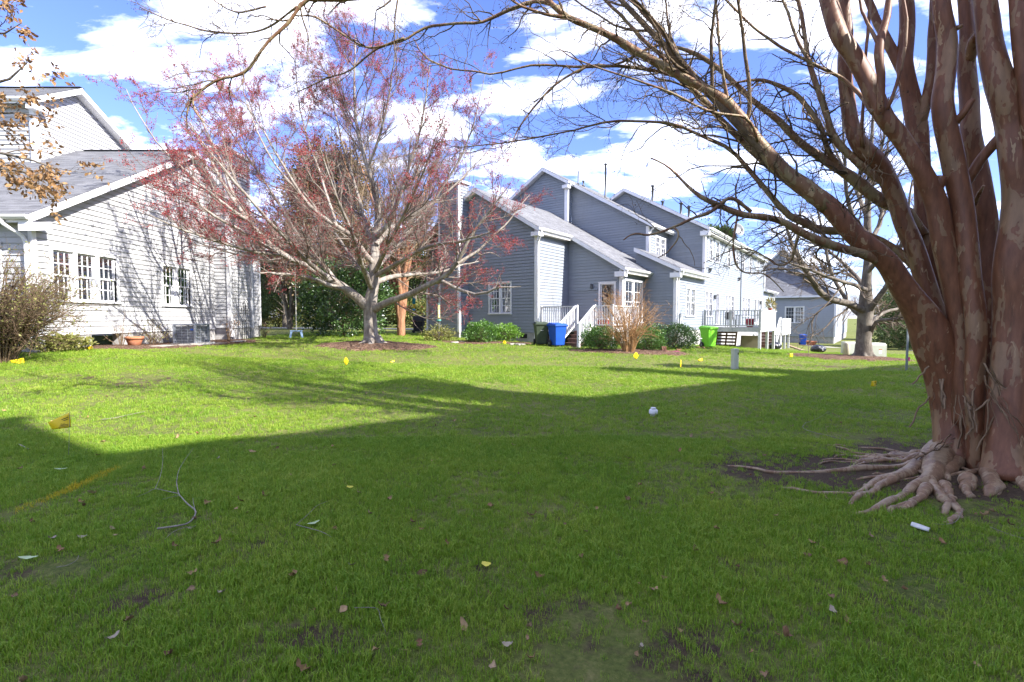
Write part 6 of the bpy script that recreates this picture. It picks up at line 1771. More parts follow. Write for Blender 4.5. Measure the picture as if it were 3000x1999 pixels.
# ------------------------------------------------------------------ by the white house
t = empty('air_conditioner', (-11.05, 16.95, gz(-11.05, 16.95)), 0, 'grey air conditioner unit at the foot of the white house', 'air conditioner')
mb = MB(); mb.box(-.45, .5, -.45, .5, 0, .07); mb.build('pad', M['concrete'], t)
mb = MB(); mb.box(-.33, .33, -.33, .33, .08, .64); mb.build('coil', M['accoil'], t)
for x, y in ((-.36, -.36), (.36, -.36), (.36, .36), (-.36, .36)):
    mb = MB(); mb.box(x - .03, x + .03, y - .03, y + .03, .07, .68); mb.build('corner_post', M['acmetal'], t)
mb = MB(); mb.box(-.39, .39, -.39, .39, .66, .72); bevel(mb.build('top_cover', M['acmetal'], t), .02, 3)
mb = MB()
for k in range(6): mb.tube([(-.355, -.36, .16 + .09 * k), (.355, -.36, .16 + .09 * k)], .006, 4); mb.tube([(.36, -.355, .16 + .09 * k), (.36, .355, .16 + .09 * k)], .006, 4)
for k in range(4): mb.tube([(-.3 + .2 * k, -.365, .08), (-.3 + .2 * k, -.365, .66)], .006, 4); mb.tube([(.365, -.3 + .2 * k, .08), (.365, -.3 + .2 * k, .66)], .006, 4)
mb.build('grille', M['acmetal'], t)
mb = MB(); mb.box(.2, .3, -.376, -.37, .50, .55); mb.build('badge', M['bin_blue'], t)

t = empty('garden_trellis', (-11.28, 20.86, gz(-11.28, 20.86)), PI / 2, 'black iron arched trellis on the side of the white chimney', 'trellis')
arch = [(-.16 , 0, 1.42)] + [(-.16 * math.cos(a), 0, 1.42 + .2 * math.sin(a)) for a in np.linspace(0, PI, 9)]
mb = MB(); mb.tube(arch[1:], .012, 6); mb.build('arch', M['iron'], t)
for x, z1 in ((-.3, 1.3), (-.16, 1.42), (0, 1.5), (.16, 1.42), (.3, 1.3)):
    mb = MB(); mb.tube([(x, 0, -.1), (x, 0, z1)], .011, 6); mb.build('upright', M['iron'], t)
for z in (.3, .75, 1.15, 1.3):
    mb = MB(); mb.tube([(-.3, .01, z), (.3, .01, z)], .010, 6); mb.build('crossbar', M['iron'], t)
mb = MB(); mb.tube([(.02 * math.cos(a) * (1 + a * .4), 0, 1.36 + .02 * math.sin(a) * (1 + a * .4)) for a in np.linspace(0, 9, 24)], .009, 5); mb.build('scroll', M['iron'], t)

_p = (-11.42, 14.85, gz(-11.42, 14.85)); t = empty('terracotta_pot', _p, 0, 'terracotta pot by the open crawl space of the white house', 'pot')
mb = MB(); mb.lathe([(.14, 0), (.21, .22), (.21, .24)], 24); mb.build('body', M['terracotta'], t, True)
mb = MB(); mb.lathe([(.235, .23), (.245, .31), (.21, .31), (.20, .25)], 24); mb.build('rim', M['terracotta'], t, True)
t = tag(bevel(MB().box(-.06, .06, -.1, .1, 0, .32).build('meter_cabinet', M['pvc'], None, False, (-11.28, 19.78, .72)), .015), 'small pale meter cabinet on the white chimney base', 'meter')
t = empty('gas_marker', (-11.3, 18.0, gz(-11.3, 18.0)), 0, 'yellow capped gas marker right of the air conditioner', 'marker')
mb = MB(); mb.lathe([(.035, 0), (.035, .2)], 12); mb.build('pipe', M['galv'], t, True)
mb = MB(); mb.lathe([(.07, .12), (.10, .15), (.10, .30), (.06, .36)], 12); mb.build('cap', M['yellow_cap'], t, True)
for k, (x, y, w_) in enumerate(((-10.9, 15.3, .7), (-10.75, 16.1, .8), (-10.7, 17.9, .6), (-10.55, 18.9, .7))):
    mb = MB(); mb.prism([(-w_ / 2, -.2, 0), (w_ / 2, -.23, 0), (w_ / 2 + .04, .2, 0), (-w_ / 2 - .03, .18, 0)], (0, 0, .05))
    tag(bevel(mb.build('paving_stone', M['stone'], None, False, (x, y, gz(x, y)), (0, 0, PI / 2 + .1 * k)), .012), 'flat edging stone along the bed of the white house', 'stone', 'edging stones')

# ------------------------------------------------------------------ hanging things
_p = at(868, 976, MAPLE[1] - 1.6); sx, sy, sz = _p
hang = at(868, 742, MAPLE[1] - 1.6)
t = empty('stool_swing', (sx, sy, sz - .15), .4, 'blue grey stool seat hanging on a rope from the maple limb', 'swing')
mb = MB(); mb.box(-.20, .20, -.14, .14, .20, .24); bevel(mb.build('seat', M['swing_blue'], t), .015)
for x in (-.15, .15):
    for y in (-.1, .1):
        mb = MB(); mb.hexa([(x * 1.25 - .03, y * 1.2 - .025, 0), (x * 1.25 + .03, y * 1.2 - .025, 0), (x * 1.25 + .03, y * 1.2 + .025, 0), (x * 1.25 - .03, y * 1.2 + .025, 0), (x - .035, y - .03, .198), (x + .035, y - .03, .198), (x + .035, y + .03, .198), (x - .035, y + .03, .198)]); mb.build('leg', M['swing_blue'], t)
mb = MB(); mb.tube([(0, 0, .2), (.01, 0, 1.2), (0, 0, hang[2] - sz + .15)], .014, 6); mb.build('rope', M['rope'], t)

_p = G(1286, 1000); fx, fy = _p[0], _p[1]
zt_, zb_ = at(1286, 893, fy)[2], at(1286, 940, fy)[2]
t = empty('bird_feeder', (fx, fy, _p[2]), 0, 'yellow tube bird feeder with teal cap and tray on a pole', 'bird feeder')
mb = MB(); mb.tube([(0, 0, -.1), (0, 0, zb_ - _p[2])], .014, 8); mb.build('pole', M['vent_metal'], t)
h0, h1 = zb_ - _p[2] + .06, zt_ - _p[2]
mb = MB(); mb.lathe([(.10, h0), (.055, h0 + .12), (.055, h1)], 16); mb.build('tube', M['feeder_tube'], t, True)
mb = MB(); mb.lathe([(.06, h1), (.06, h1 + .03), (.02, h1 + .06)], 16); mb.build('cap', M['feeder_teal'], t, True)
mb = MB(); mb.lathe([(.04, h0 - .1), (.11, h0 - .06), (.11, h0 - .02), (.05, h0)], 16); mb.build('tray', M['feeder_teal'], t, True)
_q = at(1213, 905, 27.5); zt2 = at(1213, 874, 27.5)[2]
t = empty('hanging_feeder', _q, 0, 'blue and yellow tube feeder hanging beside the orange stemmed tree', 'bird feeder')
H2 = zt2 - _q[2]
mb = MB(); mb.lathe([(.07, 0), (.07, H2 * .45)], 14); mb.build('tube', M['toy_yellow'], t, True)
mb = MB(); mb.lathe([(.085, H2 * .45), (.08, H2 * .95), (.13, H2 * .97), (.05, H2)], 14); mb.build('hood', M['toy_blue'], t, True)
mb = MB(); mb.lathe([(.02, -.14), (.085, -.1), (.085, 0)], 14); mb.build('tray', M['toy_blue'], t, True)
mb = MB(); mb.tube([(0, 0, H2), (0, 0, H2 + 2.6)], .008, 5); mb.build('string', M['wire'], t)


# ------------------------------------------------------------------ survey flags
def flag(u, v, label, rz=0.0, h=.42, shape='square', tilt=0.0, mat='flag_yellow', lettering=False, cat='flag', size=(.125, .10)):
    p = G(u, v)
    T = empty('marker_flag', p, rz, label, cat, 'marker flags stuck in the lawn')
    top = np.array([tilt, 0, h])
    mb = MB(); mb.tube([(0, 0, -.05), tuple(top * .5 + [.004, 0, 0]), tuple(top)], .0022 if h > .3 else .002, 5); mb.build('wire', M['wire'], T)
    w_, f_ = size
    nx_ = 10
    def fp(a, b):
        if shape == 'square': x = -a * w_; z = top[2] - b * f_
        elif shape == 'droop': x = -a * w_ * (1 - .1 * b); z = top[2] - b * f_ - a * .085 * (1 - b) - a * .015
        elif shape == 'kite': x = (a - .5) * w_ * (.25 + 1.5 * min(b, 1 - b)); z = top[2] - b * f_ * 1.5
        else: x = -a * w_; z = top[2] - b * f_ * (1 - .5 * a) - a * .05
        return (top[0] + x, .012 * math.sin(a * 5 + b * 2), z)
    vs = [fp(i / nx_, j / 6) for j in range(7) for i in range(nx_ + 1)]
    fs = [(j * (nx_ + 1) + i, j * (nx_ + 1) + i + 1, (j + 1) * (nx_ + 1) + i + 1, (j + 1) * (nx_ + 1) + i) for j in range(6) for i in range(nx_)]
    mb = MB(); mb.add(vs, fs); fo = mb.build('flag_sheet', M[mat], T, True)
    m = fo.modifiers.new('t', 'SOLIDIFY'); m.thickness = .0012
    if lettering:
        def strip_(a0, a1, b0, b1):
            mb = MB(); n = 5
            vs = [np.array(fp(a0 + (a1 - a0) * i / n, b)) + [0, -.003, 0] for b in (b0, b1) for i in range(n + 1)]
            mb.add(vs, [(i, i + 1, n + 2 + i, n + 1 + i) for i in range(n)]); mb.build('print', M['ink'], T)
        for a0, a1, b0, b1 in ((.10, .42, .24, .30), (.12, .34, .38, .43), (.12, .50, .74, .78), (.12, .56, .84, .88)): strip_(a0, a1, b0, b1)
        cu = bpy.data.curves.new('lettering', 'FONT'); cu.body = 'GAS'; cu.size = .024; cu.extrude = .0004
        q = fp(.44, .70)
        o = bpy.data.objects.new('lettering_curve', cu); COL.objects.link(o)
        bpy.context.view_layer.update()
        lm = bpy.data.meshes.new_from_object(o.evaluated_get(bpy.context.evaluated_depsgraph_get()))
        bpy.data.objects.remove(o); lm.materials.clear(); lm.materials.append(M['ink'])
        link('lettering', lm, T, (q[0], q[1] - .006, q[2]), (PI / 2, 0, 0))
    return T


flag(200, 1335, 'nearest yellow flag on a leaning wire at the sunlit shadow edge', .15, .47, 'droop', .03, lettering=True, size=(.20, .165))
flag(2567, 1168, 'square yellow printed flag in the shade right of the white cap', .1, .33, 'square', 0, lettering=True, size=(.115, .10))
flag(62, 1066, 'yellow flag drooping before the brown twiggy shrub', .3, .13, 'fold', .05, size=(.24, .13))
flag(266, 1026, 'yellow flag below the terracotta pot', -.2, .12, 'fold', .04, size=(.24, .12))
flag(1014, 1076, 'diamond shaped yellow flag in front of the maple mulch', .2, .26, 'kite', 0, size=(.12, .14))
flag(1155, 1062, 'tiny yellow flag right of the maple mulch ring', .5, .07, 'fold', .02, size=(.14, .05))
flag(1478, 1009, 'yellow flag beneath the smaller brighter bush', 0, .17, 'kite', 0, size=(.16, .13))
flag(1863, 1058, 'yellow flag below the dry twiggy shrub', .3, .27, 'kite', 0, size=(.18, .14))
flag(1994, 1080, 'narrow yellow flag standing left of the pale utility post', 1.2, .24, 'kite', 0, size=(.08, .14))
flag(2056, 1061, 'yellow flag lying low below the lime bin', .2, .13, 'fold', .03, size=(.16, .10))
flag(2323, 1060, 'yellow flag between the deck and the utility boxes', .3, .28, 'square', 0, size=(.15, .12))
flag(2662, 1080, 'small pink flag beside the metal post', .3, .34, 'kite', 0, mat='flag_pink', size=(.07, .08))

# ------------------------------------------------------------------ utilities
_p = G(2152, 1083); hh = at(2152, 1022, _p[1])[2] - _p[2]
t = empty('utility_post', _p, .15, 'pale green utility pedestal standing alone on the lawn', 'utility post')
def rsq(w, r, n=6):
    out = []
    for cx, cy, a0 in ((w - r, w - r, 0), (-w + r, w - r, 90), (-w + r, -w + r, 180), (w - r, -w + r, 270)):
        out += [(cx + r * math.cos(R(a0 + 90 * k / n)), cy + r * math.sin(R(a0 + 90 * k / n))) for k in range(n + 1)]
    return out
mb = MB(); s = rsq(.078, .03); mb.prism([(x, y, -.1) for x, y in s], (0, 0, hh + .06)); mb.build('body', M['pedestal'], t)
mb = MB(); s2 = rsq(.088, .034); mb.prism([(x, y, hh - .045) for x, y in s2], (0, 0, .03)); s3 = rsq(.07, .03)
mb.prism([(x, y, hh - .014) for x, y in s3], (0, 0, .014)); mb.build('cap', M['pedestal'], t)
mb = MB(); mb.box(.03, .065, -.081, -.079, hh - .16, hh - .10); mb.build('label_print', M['rubber'], t)


def transformer(u0, u1, vb, vt, label, dpt, off=0.0, sticker=False):
    p0, p1 = G(u0, vb), G(u1, vb); Y = (p0[1] + p1[1]) / 2 + off
    a, b = at(u0, vb, Y), at(u1, vb, Y); top = at((u0 + u1) / 2, vt, Y)[2]; zb = gz((a[0] + b[0]) / 2, Y)
    T = empty('utility_box', ((a[0] + b[0]) / 2, Y + dpt / 2, zb), -.12, label, 'utility box'); w = (b[0] - a[0]) / 2; h = top - zb
    mb = MB(); mb.box(-w - .04, w + .04, -dpt / 2 - .04, dpt / 2 + .04, -.1, .06); mb.build('pad', M['concrete'], T)
    mb = MB(); mb.prism([(-w, -dpt / 2, .062), (-w, dpt / 2, .062), (-w, dpt / 2, h), (-w, -dpt / 2 + .12, h), (-w, -dpt / 2, h - .08)], (2 * w, 0, 0)); bevel(mb.build('cabinet', M['transformer'], T), .02, 3)
    mb = MB(); mb.box(-w * .96, w * .96, -dpt / 2 - .008, -dpt / 2 - .001, .09, h - .12); mb.build('door', M['transformer'], T)
    if sticker:
        mb = MB(); mb.box(.02, .16, -dpt / 2 - .012, -dpt / 2 - .009, h * .55, h * .62); mb.build('warning_label', M['propane'], T)
        mb = MB(); mb.box(.02, .16, -dpt / 2 - .012, -dpt / 2 - .009, h * .32, h * .545); mb.build('notice', M['pvc'], T)
    return T


transformer(2486, 2534, 1043, 1003, 'pale green utility box left of the bare tree trunk', .7, 1.2)
transformer(2552, 2598, 1050, 1006, 'pale green utility box with warning label right of the tree trunk', .7, .4, True)
_p = G(2479, 1046); hb_ = at(2479, 1003, _p[1])[2] - _p[2]
t = empty('utility_post', _p, 0, 'short tan capped post beside the left utility box', 'utility post')
mb = MB(); mb.lathe([(.13, -.1), (.13, hb_ * .88), (.125, hb_ * .95), (.09, hb_), (.02, hb_ + .01)], 20); mb.build('body', M['bollard_tan'], t, True)
mb = MB(); mb.lathe([(.14, -.1), (.15, .07), (.14, .09)], 20); mb.build('foot', M['brick_red'], t, True)
_p = G(2657, 1086); hp_ = at(2657, 962, _p[1])[2] - _p[2]
t = empty('steel_post', _p, .2, 'blue grey steel post left of the big reddish trunk', 'post')
mb = MB(); mb.prism([(-.028, 0, -.2), (-.028, .03, -.2), (-.022, .03, -.2), (-.022, .006, -.2), (.022, .006, -.2), (.022, .03, -.2), (.028, .03, -.2), (.028, 0, -.2)], (0, 0, hp_ + .2)); mb.build('channel', M['galv'], t)
mb = MB(); mb.box(-.035, .035, -.008, -.001, hp_ - .08, hp_ - .01); mb.build('bracket', M['galv'], t)
_p = G(1914, 1219); t = empty('cleanout_cap', _p, .1, 'white plastic pipe cap poking out of the shaded lawn', 'pipe cap')
mb = MB(); mb.lathe([(.045, -.1), (.045, .04), (.05, .042)], 20); mb.build('pipe', M['pvc'], t, True)
mb = MB(); mb.lathe([(.062, .035), (.064, .045), (.064, .082), (.056, .096), (.03, .098)], 20); mb.build('collar', M['pvc'], t, True)
mb = MB(); mb.box(-.031, .031, -.031, .031, .097, .128); bevel(mb.build('square_nut', M['pvc'], t), .004)


def bag(u, v, w, h, label, seed, neck=True):
    p = G(u, v); g = np.random.default_rng(seed); n, m = 28, 16
    V = []
    for j in range(m + 1):
        t_ = j / m; z = h * t_; r_ = math.sin(PI * min(1, t_ * .86 + .10)) ** .6
        if neck and t_ > .86: r_ *= (1 - (t_ - .86) / .14 * .7)
        for i in range(n):
            a = 2 * PI * i / n
            k = 1 + .07 * math.sin(5 * a + seed + 3 * t_) + .05 * math.sin(11 * a - 4 * t_ + seed) + .03 * g.normal()
            V.append((w * .5 * r_ * k * math.cos(a), w * .42 * r_ * k * math.sin(a), z * (1 + .05 * math.sin(3 * a + seed)) - .01))
    F = [(j * n + i, j * n + (i + 1) % n, (j + 1) * n + (i + 1) % n, (j + 1) * n + i) for j in range(m) for i in range(n)] + [tuple(range(n))[::-1], tuple(m * n + i for i in range(n))]
    mb = MB(); mb.add(V, F); o = mb.build('rubbish_bag', M['bin_bag'], None, True, p)
    return tag(o, label, 'bag', 'black rubbish bags')


bag(2270, 1024, .75, .50, 'crumpled black rubbish bag beside the deck posts', 3)
bag(2396, 1034, .80, .48, 'plump black rubbish bag lying alone on the lawn by the walk', 8)
for k, (a, b, label) in enumerate((((2306, 1012), (2354, 1029), 'pale plank lying towards the camera near the rubbish bags'), ((2310, 1012), (2385, 1015), 'pale plank lying across near the rubbish bags'))):
    p0, p1 = G(*a), G(*b); mb = MB(); mb.beam(p0 + [0, 0, .05 + .03 * k], p1 + [0, 0, .04 + .03 * k], .22, .035); tag(mb.build('plank', M['wood_raw'], None), label, 'plank')
for k, (u, v, label, Y) in enumerate(((2303, 1006, 'terracotta pot with a dry conifer at the stair deck', None), (2372, 1003, 'terracotta pot right of the far blue bin', 47.), (2382, 1003, 'second terracotta pot right of the far blue bin', 47.))):
    p = G(u, v) if Y is None else (lambda q: np.array([q[0], q[1], gz(q[0], q[1])]))(at(u, v, Y))
    t = empty('terracotta_pot', p, 0, label, 'pot'); sc = 1.3 if k == 0 else 1.5
    mb = MB(); mb.lathe([(.13 * sc, 0), (.19 * sc, .24 * sc), (.215 * sc, .24 * sc), (.215 * sc, .31 * sc), (.18 * sc, .31 * sc), (.17 * sc, .26 * sc)], 18); mb.build('body', M['terracotta'], t, True)
    if k == 0:
        p_, d_ = blob_leaves((0, 0, .8), (.35, .35, .55), 900, .4, .25, 9)
        tag(link('foliage', leaf_mesh('foliage', p_, d_ + [0, 0, .8], (.06, .12), M['leaf_potted'], wid=.22, fold=.1, spread=.4), t), kind='stuff')
# bricks, stones and a paper by the hedges
for k, (u, v, rz, m_) in enumerate(((1944, 1030, .2, 'brick_red'), (1952, 1033, .5, 'brick_red'), (1962, 1033, -.3, 'brick_red'), (1988, 1027, .1, 'brick_red'), (2045, 1020, .4, 'brick_red'), (2060, 1021, .9, 'brick_red'))):
    p = G(u, v); mb = MB(); mb.box(-.10, .10, -.05, .05, 0, .06 if k else .2); tag(bevel(mb.build('loose_brick', M[m_], None, False, p, (0, 0, rz)), .006), 'loose brick in the bed between the hedge and the bins', 'brick', 'loose bricks by the hedges')
for k, (u, v) in enumerate(((1350, 1004), (1332, 1006), (1500, 1011), (1516, 1012), (1528, 1012))):
    p = G(u, v); mb = MB(); mb.prism([(-.16, -.07, 0), (.14, -.09, 0), (.2, .05, 0), (-.05, .1, 0), (-.2, .04, 0)], (.02, .0, .07)); tag(bevel(mb.build('edging_stone', M['stone'], None, False, p, (0, 0, k * .7)), .02), 'small edging stone at the bed under the grey house gable', 'stone', 'edging stones by the grey house')
p = G(1978, 1031); tag(MB().box(-.16, .16, -.11, .11, 0, .03).build('magazine', M['book_magenta'], None, False, p, (0, 0, .3)), 'magenta printed bag lying in front of the wide dark hedge', 'bag')

# ------------------------------------------------------------------ grass, fallen leaves, sticks
def clump(seed, n, h, spread, wide):
    g = np.random.default_rng(seed); V = []; F = []
    for i in range(n):
        a = g.uniform(0, 2 * PI); q = spread * math.sqrt(g.random()); x, y = math.cos(a) * q, math.sin(a) * q
        b = g.uniform(0, 2 * PI); hh = h * g.uniform(.45, 1.15); ln = hh * g.uniform(.15, .9); w = wide * g.uniform(.6, 1.2)
        dx, dy = math.cos(b), math.sin(b); sx_, sy_ = -dy * w, dx * w
        k = len(V)
        V += [(x - sx_, y - sy_, -.006), (x + sx_, y + sy_, -.006), (x + dx * ln * .35 - sx_ * .8, y + dy * ln * .35 - sy_ * .8, hh * .6), (x + dx * ln * .35 + sx_ * .8, y + dy * ln * .35 + sy_ * .8, hh * .6), (x + dx * ln, y + dy * ln, hh * (1 - .25 * ln / hh))]
        F += [(k, k + 1, k + 3, k + 2), (k + 2, k + 3, k + 4)]
    return V, F


def grass_field(name, pts, scl, label, mat, variants, hmul=1.0):
    """point cloud with one clump per point"""
    K = len(pts)
    me = bpy.data.meshes.new(name); me.vertices.add(K); me.vertices.foreach_set('co', pts.astype(np.float32).ravel())
    a = me.attributes.new('gscale', 'FLOAT', 'POINT'); a.data.foreach_set('value', scl.astype(np.float32))
    a = me.attributes.new('grot', 'FLOAT', 'POINT'); a.data.foreach_set('value', rng.uniform(0, 6.28, K).astype(np.float32))
    me.materials.append(mat)
    o = link(name, me); tag(o, label, 'grass', kind='stuff')
    col = bpy.data.collections.new(name + '_clumps')
    for i, (n, h, s, w) in enumerate(variants):
        V, F = clump(900 + i, n, h * hmul, s, w); cm = bpy.data.meshes.new('clump'); cm.from_pydata(V, [], F); cm.materials.append(mat); cm.update()
        col.objects.link(bpy.data.objects.new('clump', cm))
    ng = bpy.data.node_groups.new(name, 'GeometryNodeTree')
    ng.interface.new_socket(name='Geometry', in_out='INPUT', socket_type='NodeSocketGeometry')
    ng.interface.new_socket(name='Geometry', in_out='OUTPUT', socket_type='NodeSocketGeometry')
    N, Lk = ng.nodes, ng.links
    gi, go = N.new('NodeGroupInput'), N.new('NodeGroupOutput')
    m2p = N.new('GeometryNodeMeshToPoints'); Lk.new(gi.outputs[0], m2p.inputs[0])
    ci = N.new('GeometryNodeCollectionInfo'); ci.inputs['Collection'].default_value = col
    ci.inputs['Separate Children'].default_value = True; ci.inputs['Reset Children'].default_value = True
    io = N.new('GeometryNodeInstanceOnPoints'); io.inputs['Pick Instance'].default_value = True
    Lk.new(m2p.outputs[0], io.inputs['Points']); Lk.new(ci.outputs[0], io.inputs['Instance'])
    def attr(nm):
        x = N.new('GeometryNodeInputNamedAttribute'); x.data_type = 'FLOAT'; x.inputs['Name'].default_value = nm
        return [s for s in x.outputs if s.enabled][0]
    cb = N.new('ShaderNodeCombineXYZ'); Lk.new(attr('grot'), cb.inputs[2]); Lk.new(cb.outputs[0], io.inputs['Rotation'])
    Lk.new(attr('gscale'), io.inputs['Scale'])
    Lk.new(io.outputs[0], go.inputs[0])
    o.modifiers.new('grow', 'NODES').node_group = ng
    return o


def wedge(n, y0, y1, p=1.0):
    y = y0 + (y1 - y0) * rng.random(n) ** p; x = rng.uniform(-1.12, 1.12, n) * (y + .35)
    return x, y


def lumpy(x, y):
    return (np.sin(x * 1.7 + 1.3 * np.sin(y * 1.1)) * np.sin(y * 2.1 + 1.7 * np.sin(x * .9)) + .6 * np.sin(x * 5.3 + y * 3.1) * np.sin(y * 6.1 - x * 2.3))


HOUSES = lambda x, y: (x < -11.7) & (y > 12) | ((((x - C0[0]) * .8027 - (y - C0[1]) * .5964) < 4.4) & (((x - C0[0]) * .5964 + (y - C0[1]) * .8027) > 2.9) & (((x - C0[0]) * .8027 - (y - C0[1]) * .5964) > -7.3))
x, y = wedge(84000, 1.55, 6.0, .75)
x2, y2 = wedge(60000, 5.5, 13.5, .8)
x3, y3 = wedge(42000, 13., 30., .8)
X, Y = np.concatenate([x, x2, x3]), np.concatenate([y, y2, y3])
dens = np.clip(.92 - 1.5 * bare_v(X, Y) + .38 * lumpy(X, Y), .05, 1)
keep = (rng.random(len(X)) < dens) & ~in_bed(X, Y) & ~HOUSES(X, Y)
trunk_free = np.hypot(X - CRAPE[0], Y - CRAPE[1]) > .55
keep &= trunk_free
X, Y = X[keep], Y[keep]
S = (.62 + .5 * rng.random(len(X))) * (1 + .25 * lumpy(X, Y) * .6) * np.interp(Y, [0, 6, 12, 20, 30], [.92, 1.0, 1.25, 1.7, 2.1]) * np.clip(1.1 - .6 * bare_v(X, Y), .4, 1)
S = np.clip(S, .35, 2.6)
# the painted line
pa, pb = G(-40, 1540), G(352, 1373)
tt = ((X - pa[0]) * (pb[0] - pa[0]) + (Y - pa[1]) * (pb[1] - pa[1])) / ((pb[0] - pa[0]) ** 2 + (pb[1] - pa[1]) ** 2)
dist = np.abs((X - pa[0]) * (pb[1] - pa[1]) - (Y - pa[1]) * (pb[0] - pa[0])) / math.hypot(pb[0] - pa[0], pb[1] - pa[1])
paint = (tt > -.3) & (tt < 1) & (dist < .05) & (rng.random(len(X)) < .75)
PT = np.stack([X, Y, gzv(X, Y)], 1)
VAR = [(16, .042, .04, .0021), (13, .050, .045, .0021), (20, .032, .045, .0019), (10, .060, .035, .0022), (14, .036, .05, .0020), (18, .026, .045, .0018)]
grass_field('grass', PT[~paint], S[~paint], 'short green grass blades covering the lawn', M['grass_blade'], VAR)
grass_field('painted_grass', PT[paint], S[paint], 'yellow sprayed utility line on the grass at the lower left', M['grass_painted'], VAR)
# taller tufts
x, y = wedge(900, 1.7, 9., .8); k = (lumpy(x, y) > .45) & ~in_bed(x, y); x, y = x[k], y[k]
grass_field('grass_tufts', np.stack([x, y, gzv(x, y)], 1), rng.uniform(.8, 1.5, len(x)), 'taller bright grass tufts dotted over the lawn', M['grass_blade'], [(5, .095, .02, .0021), (4, .11, .015, .0022), (7, .08, .03, .0018)])


def fallen(seed, L_, W_, lobes=0, curl=.25):
    g = np.random.default_rng(seed); n = 9; V = []; F = []
    for i in range(n):
        t_ = i / (n - 1); w = W_ * math.sin(PI * t_ ** .8) ** .8 + .001
        if lobes: w *= 1 + .45 * math.sin(t_ * lobes * 2 * PI)
        w *= g.uniform(.7, 1.2)
        z = curl * L_ * (t_ - .5) ** 2 * 2 + .004; zz = curl * W_ * 1.2
        V += [(t_ * L_ - L_ / 2, -w, z + zz * g.uniform(.4, 1.2)), (t_ * L_ - L_ / 2, 0, z + .002), (t_ * L_ - L_ / 2, w, z + zz * g.uniform(.2, 1.2))]
    for i in range(n - 1):
        a = i * 3; F += [(a, a + 3, a + 4, a + 1), (a + 1, a + 4, a + 5, a + 2)]
    return V, F


def leaf_me(seed, mat, *a, **k):
    V, F = fallen(seed, *a, **k); mb = MB(); mb.add(V, F); return mb.mesh('fallen_leaf', mat, True)


brown = [leaf_me(i, M['fallen_leaf'], .06 + .006 * (i % 5), .018 + .003 * (i % 3), lobes=(2 if i % 2 else 0), curl=.35 + .12 * (i % 4)) for i in range(8)]
silver = leaf_me(30, M['leaf_silver'], .05, .011, curl=.5); pale = leaf_me(31, M['leaf_pale'], .085, .014, curl=.15); yell = leaf_me(32, M['leaf_yellow'], .05, .022, curl=.1)
marks = [(1890, 1835), (150, 1240), (90, 1540), (240, 1480), (270, 1450), (610, 1480), (700, 1475), (770, 1460), (980, 1370), (1050, 1450), (1140, 1470), (640, 1600), (690, 1500), (560, 1740), (330, 1560), (860, 1700), (1010, 1800), (1130, 1650),
         (1235, 1690), (1120, 1790), (1360, 1840), (1430, 1750), (1235, 1560), (1575, 1700), (1700, 1640), (1915, 1740), (1810, 1800), (2110, 1780), (2380, 1600), (2470, 1660), (2650, 1740), (2300, 1880), (1100, 1920), (1230, 1900), (500, 1930), (880, 1975), (1750, 1500), (1840, 1470),
         (2200, 1400), (1990, 1330), (1660, 1350), (1440, 1490), (2010, 1218), (1330, 1240), (740, 1330), (2550, 1580), (2760, 1600), (2880, 1520), (2330, 1320), (2100, 1560), (1560, 1520), (1310, 1600), (1480, 1795), (980, 1560), (420, 1380), (520, 1290), (300, 1300), (90, 1420), (60, 1380), (180, 1620), (40, 1760), (380, 1830)]
g = np.random.default_rng(4)
for i, (u, v) in enumerate(marks):
    p = G(u, v, .018); o = link('fallen_leaf', brown[i % 8], None, p, (g.normal(0, .35), g.normal(0, .35), g.uniform(0, 6.28)), [g.uniform(.55, 1.0)] * 3)
    tag(o, 'small dry brown leaf lying on the lawn', 'leaf', 'dry brown leaves on the lawn')
for i in range(150):
    Yv = 1.8 + 9 * g.random() ** 1.4; Xv = g.uniform(-1.05, 1.05) * Yv; 
    o = link('fallen_leaf', brown[i % 8], None, (Xv, Yv, gz(Xv, Yv) + .018), (g.normal(0, .4), g.normal(0, .4), g.uniform(0, 6.28)), [g.uniform(.35, .8)] * 3)
    tag(o, 'small dry brown leaf lying on the lawn', 'leaf', 'dry brown leaves on the lawn')
for i, (u, v) in enumerate(((1030, 1668), (650, 1750), (2440, 1808), (560, 1560), (240, 1585), (1490, 1905), (150, 1590), (640, 1350), (1880, 1912), (330, 1885))):
    p = G(u, v, .02); tag(link('fallen_leaf', silver, None, p, (g.normal(0, .3), g.normal(0, .3), g.uniform(0, 6.28)), [g.uniform(.8, 1.3)] * 3), 'curled silvery grey leaf on the lawn', 'leaf', 'silvery leaves on the lawn')
for (u, v, rz, lab, me_) in ((84, 1648, .3, 'long pale green leaf at the lower left of the lawn', pale), (918, 1545, 1.0, 'pale green leaf beside the forked twig', pale), (179, 1383, .5, 'round pale green leaf left of the fallen branch', pale), (1424, 1667, .4, 'round bright yellow leaf in the middle foreground', yell), (1025, 1437, .8, 'small pale yellow leaf right of the fallen branch', yell)):
    tag(link('fallen_leaf', me_, None, G(u, v, .025), (.1, .1, rz), (1.2, 1.2, 1.2)), lab, 'leaf')


def stick(name, label, runs, mat='deadwood'):
    mb = MB()
    for pts, r0, r1 in runs:
        P = np.array([G(u, v, h) for u, v, h in pts]); S_ = spline(P, max(6, 5 * len(pts))); mb.tube(S_, np.linspace(r0, r1, len(S_)) * .7, 6)
    return tag(mb.build(name, M[mat], None, True), label, 'stick')


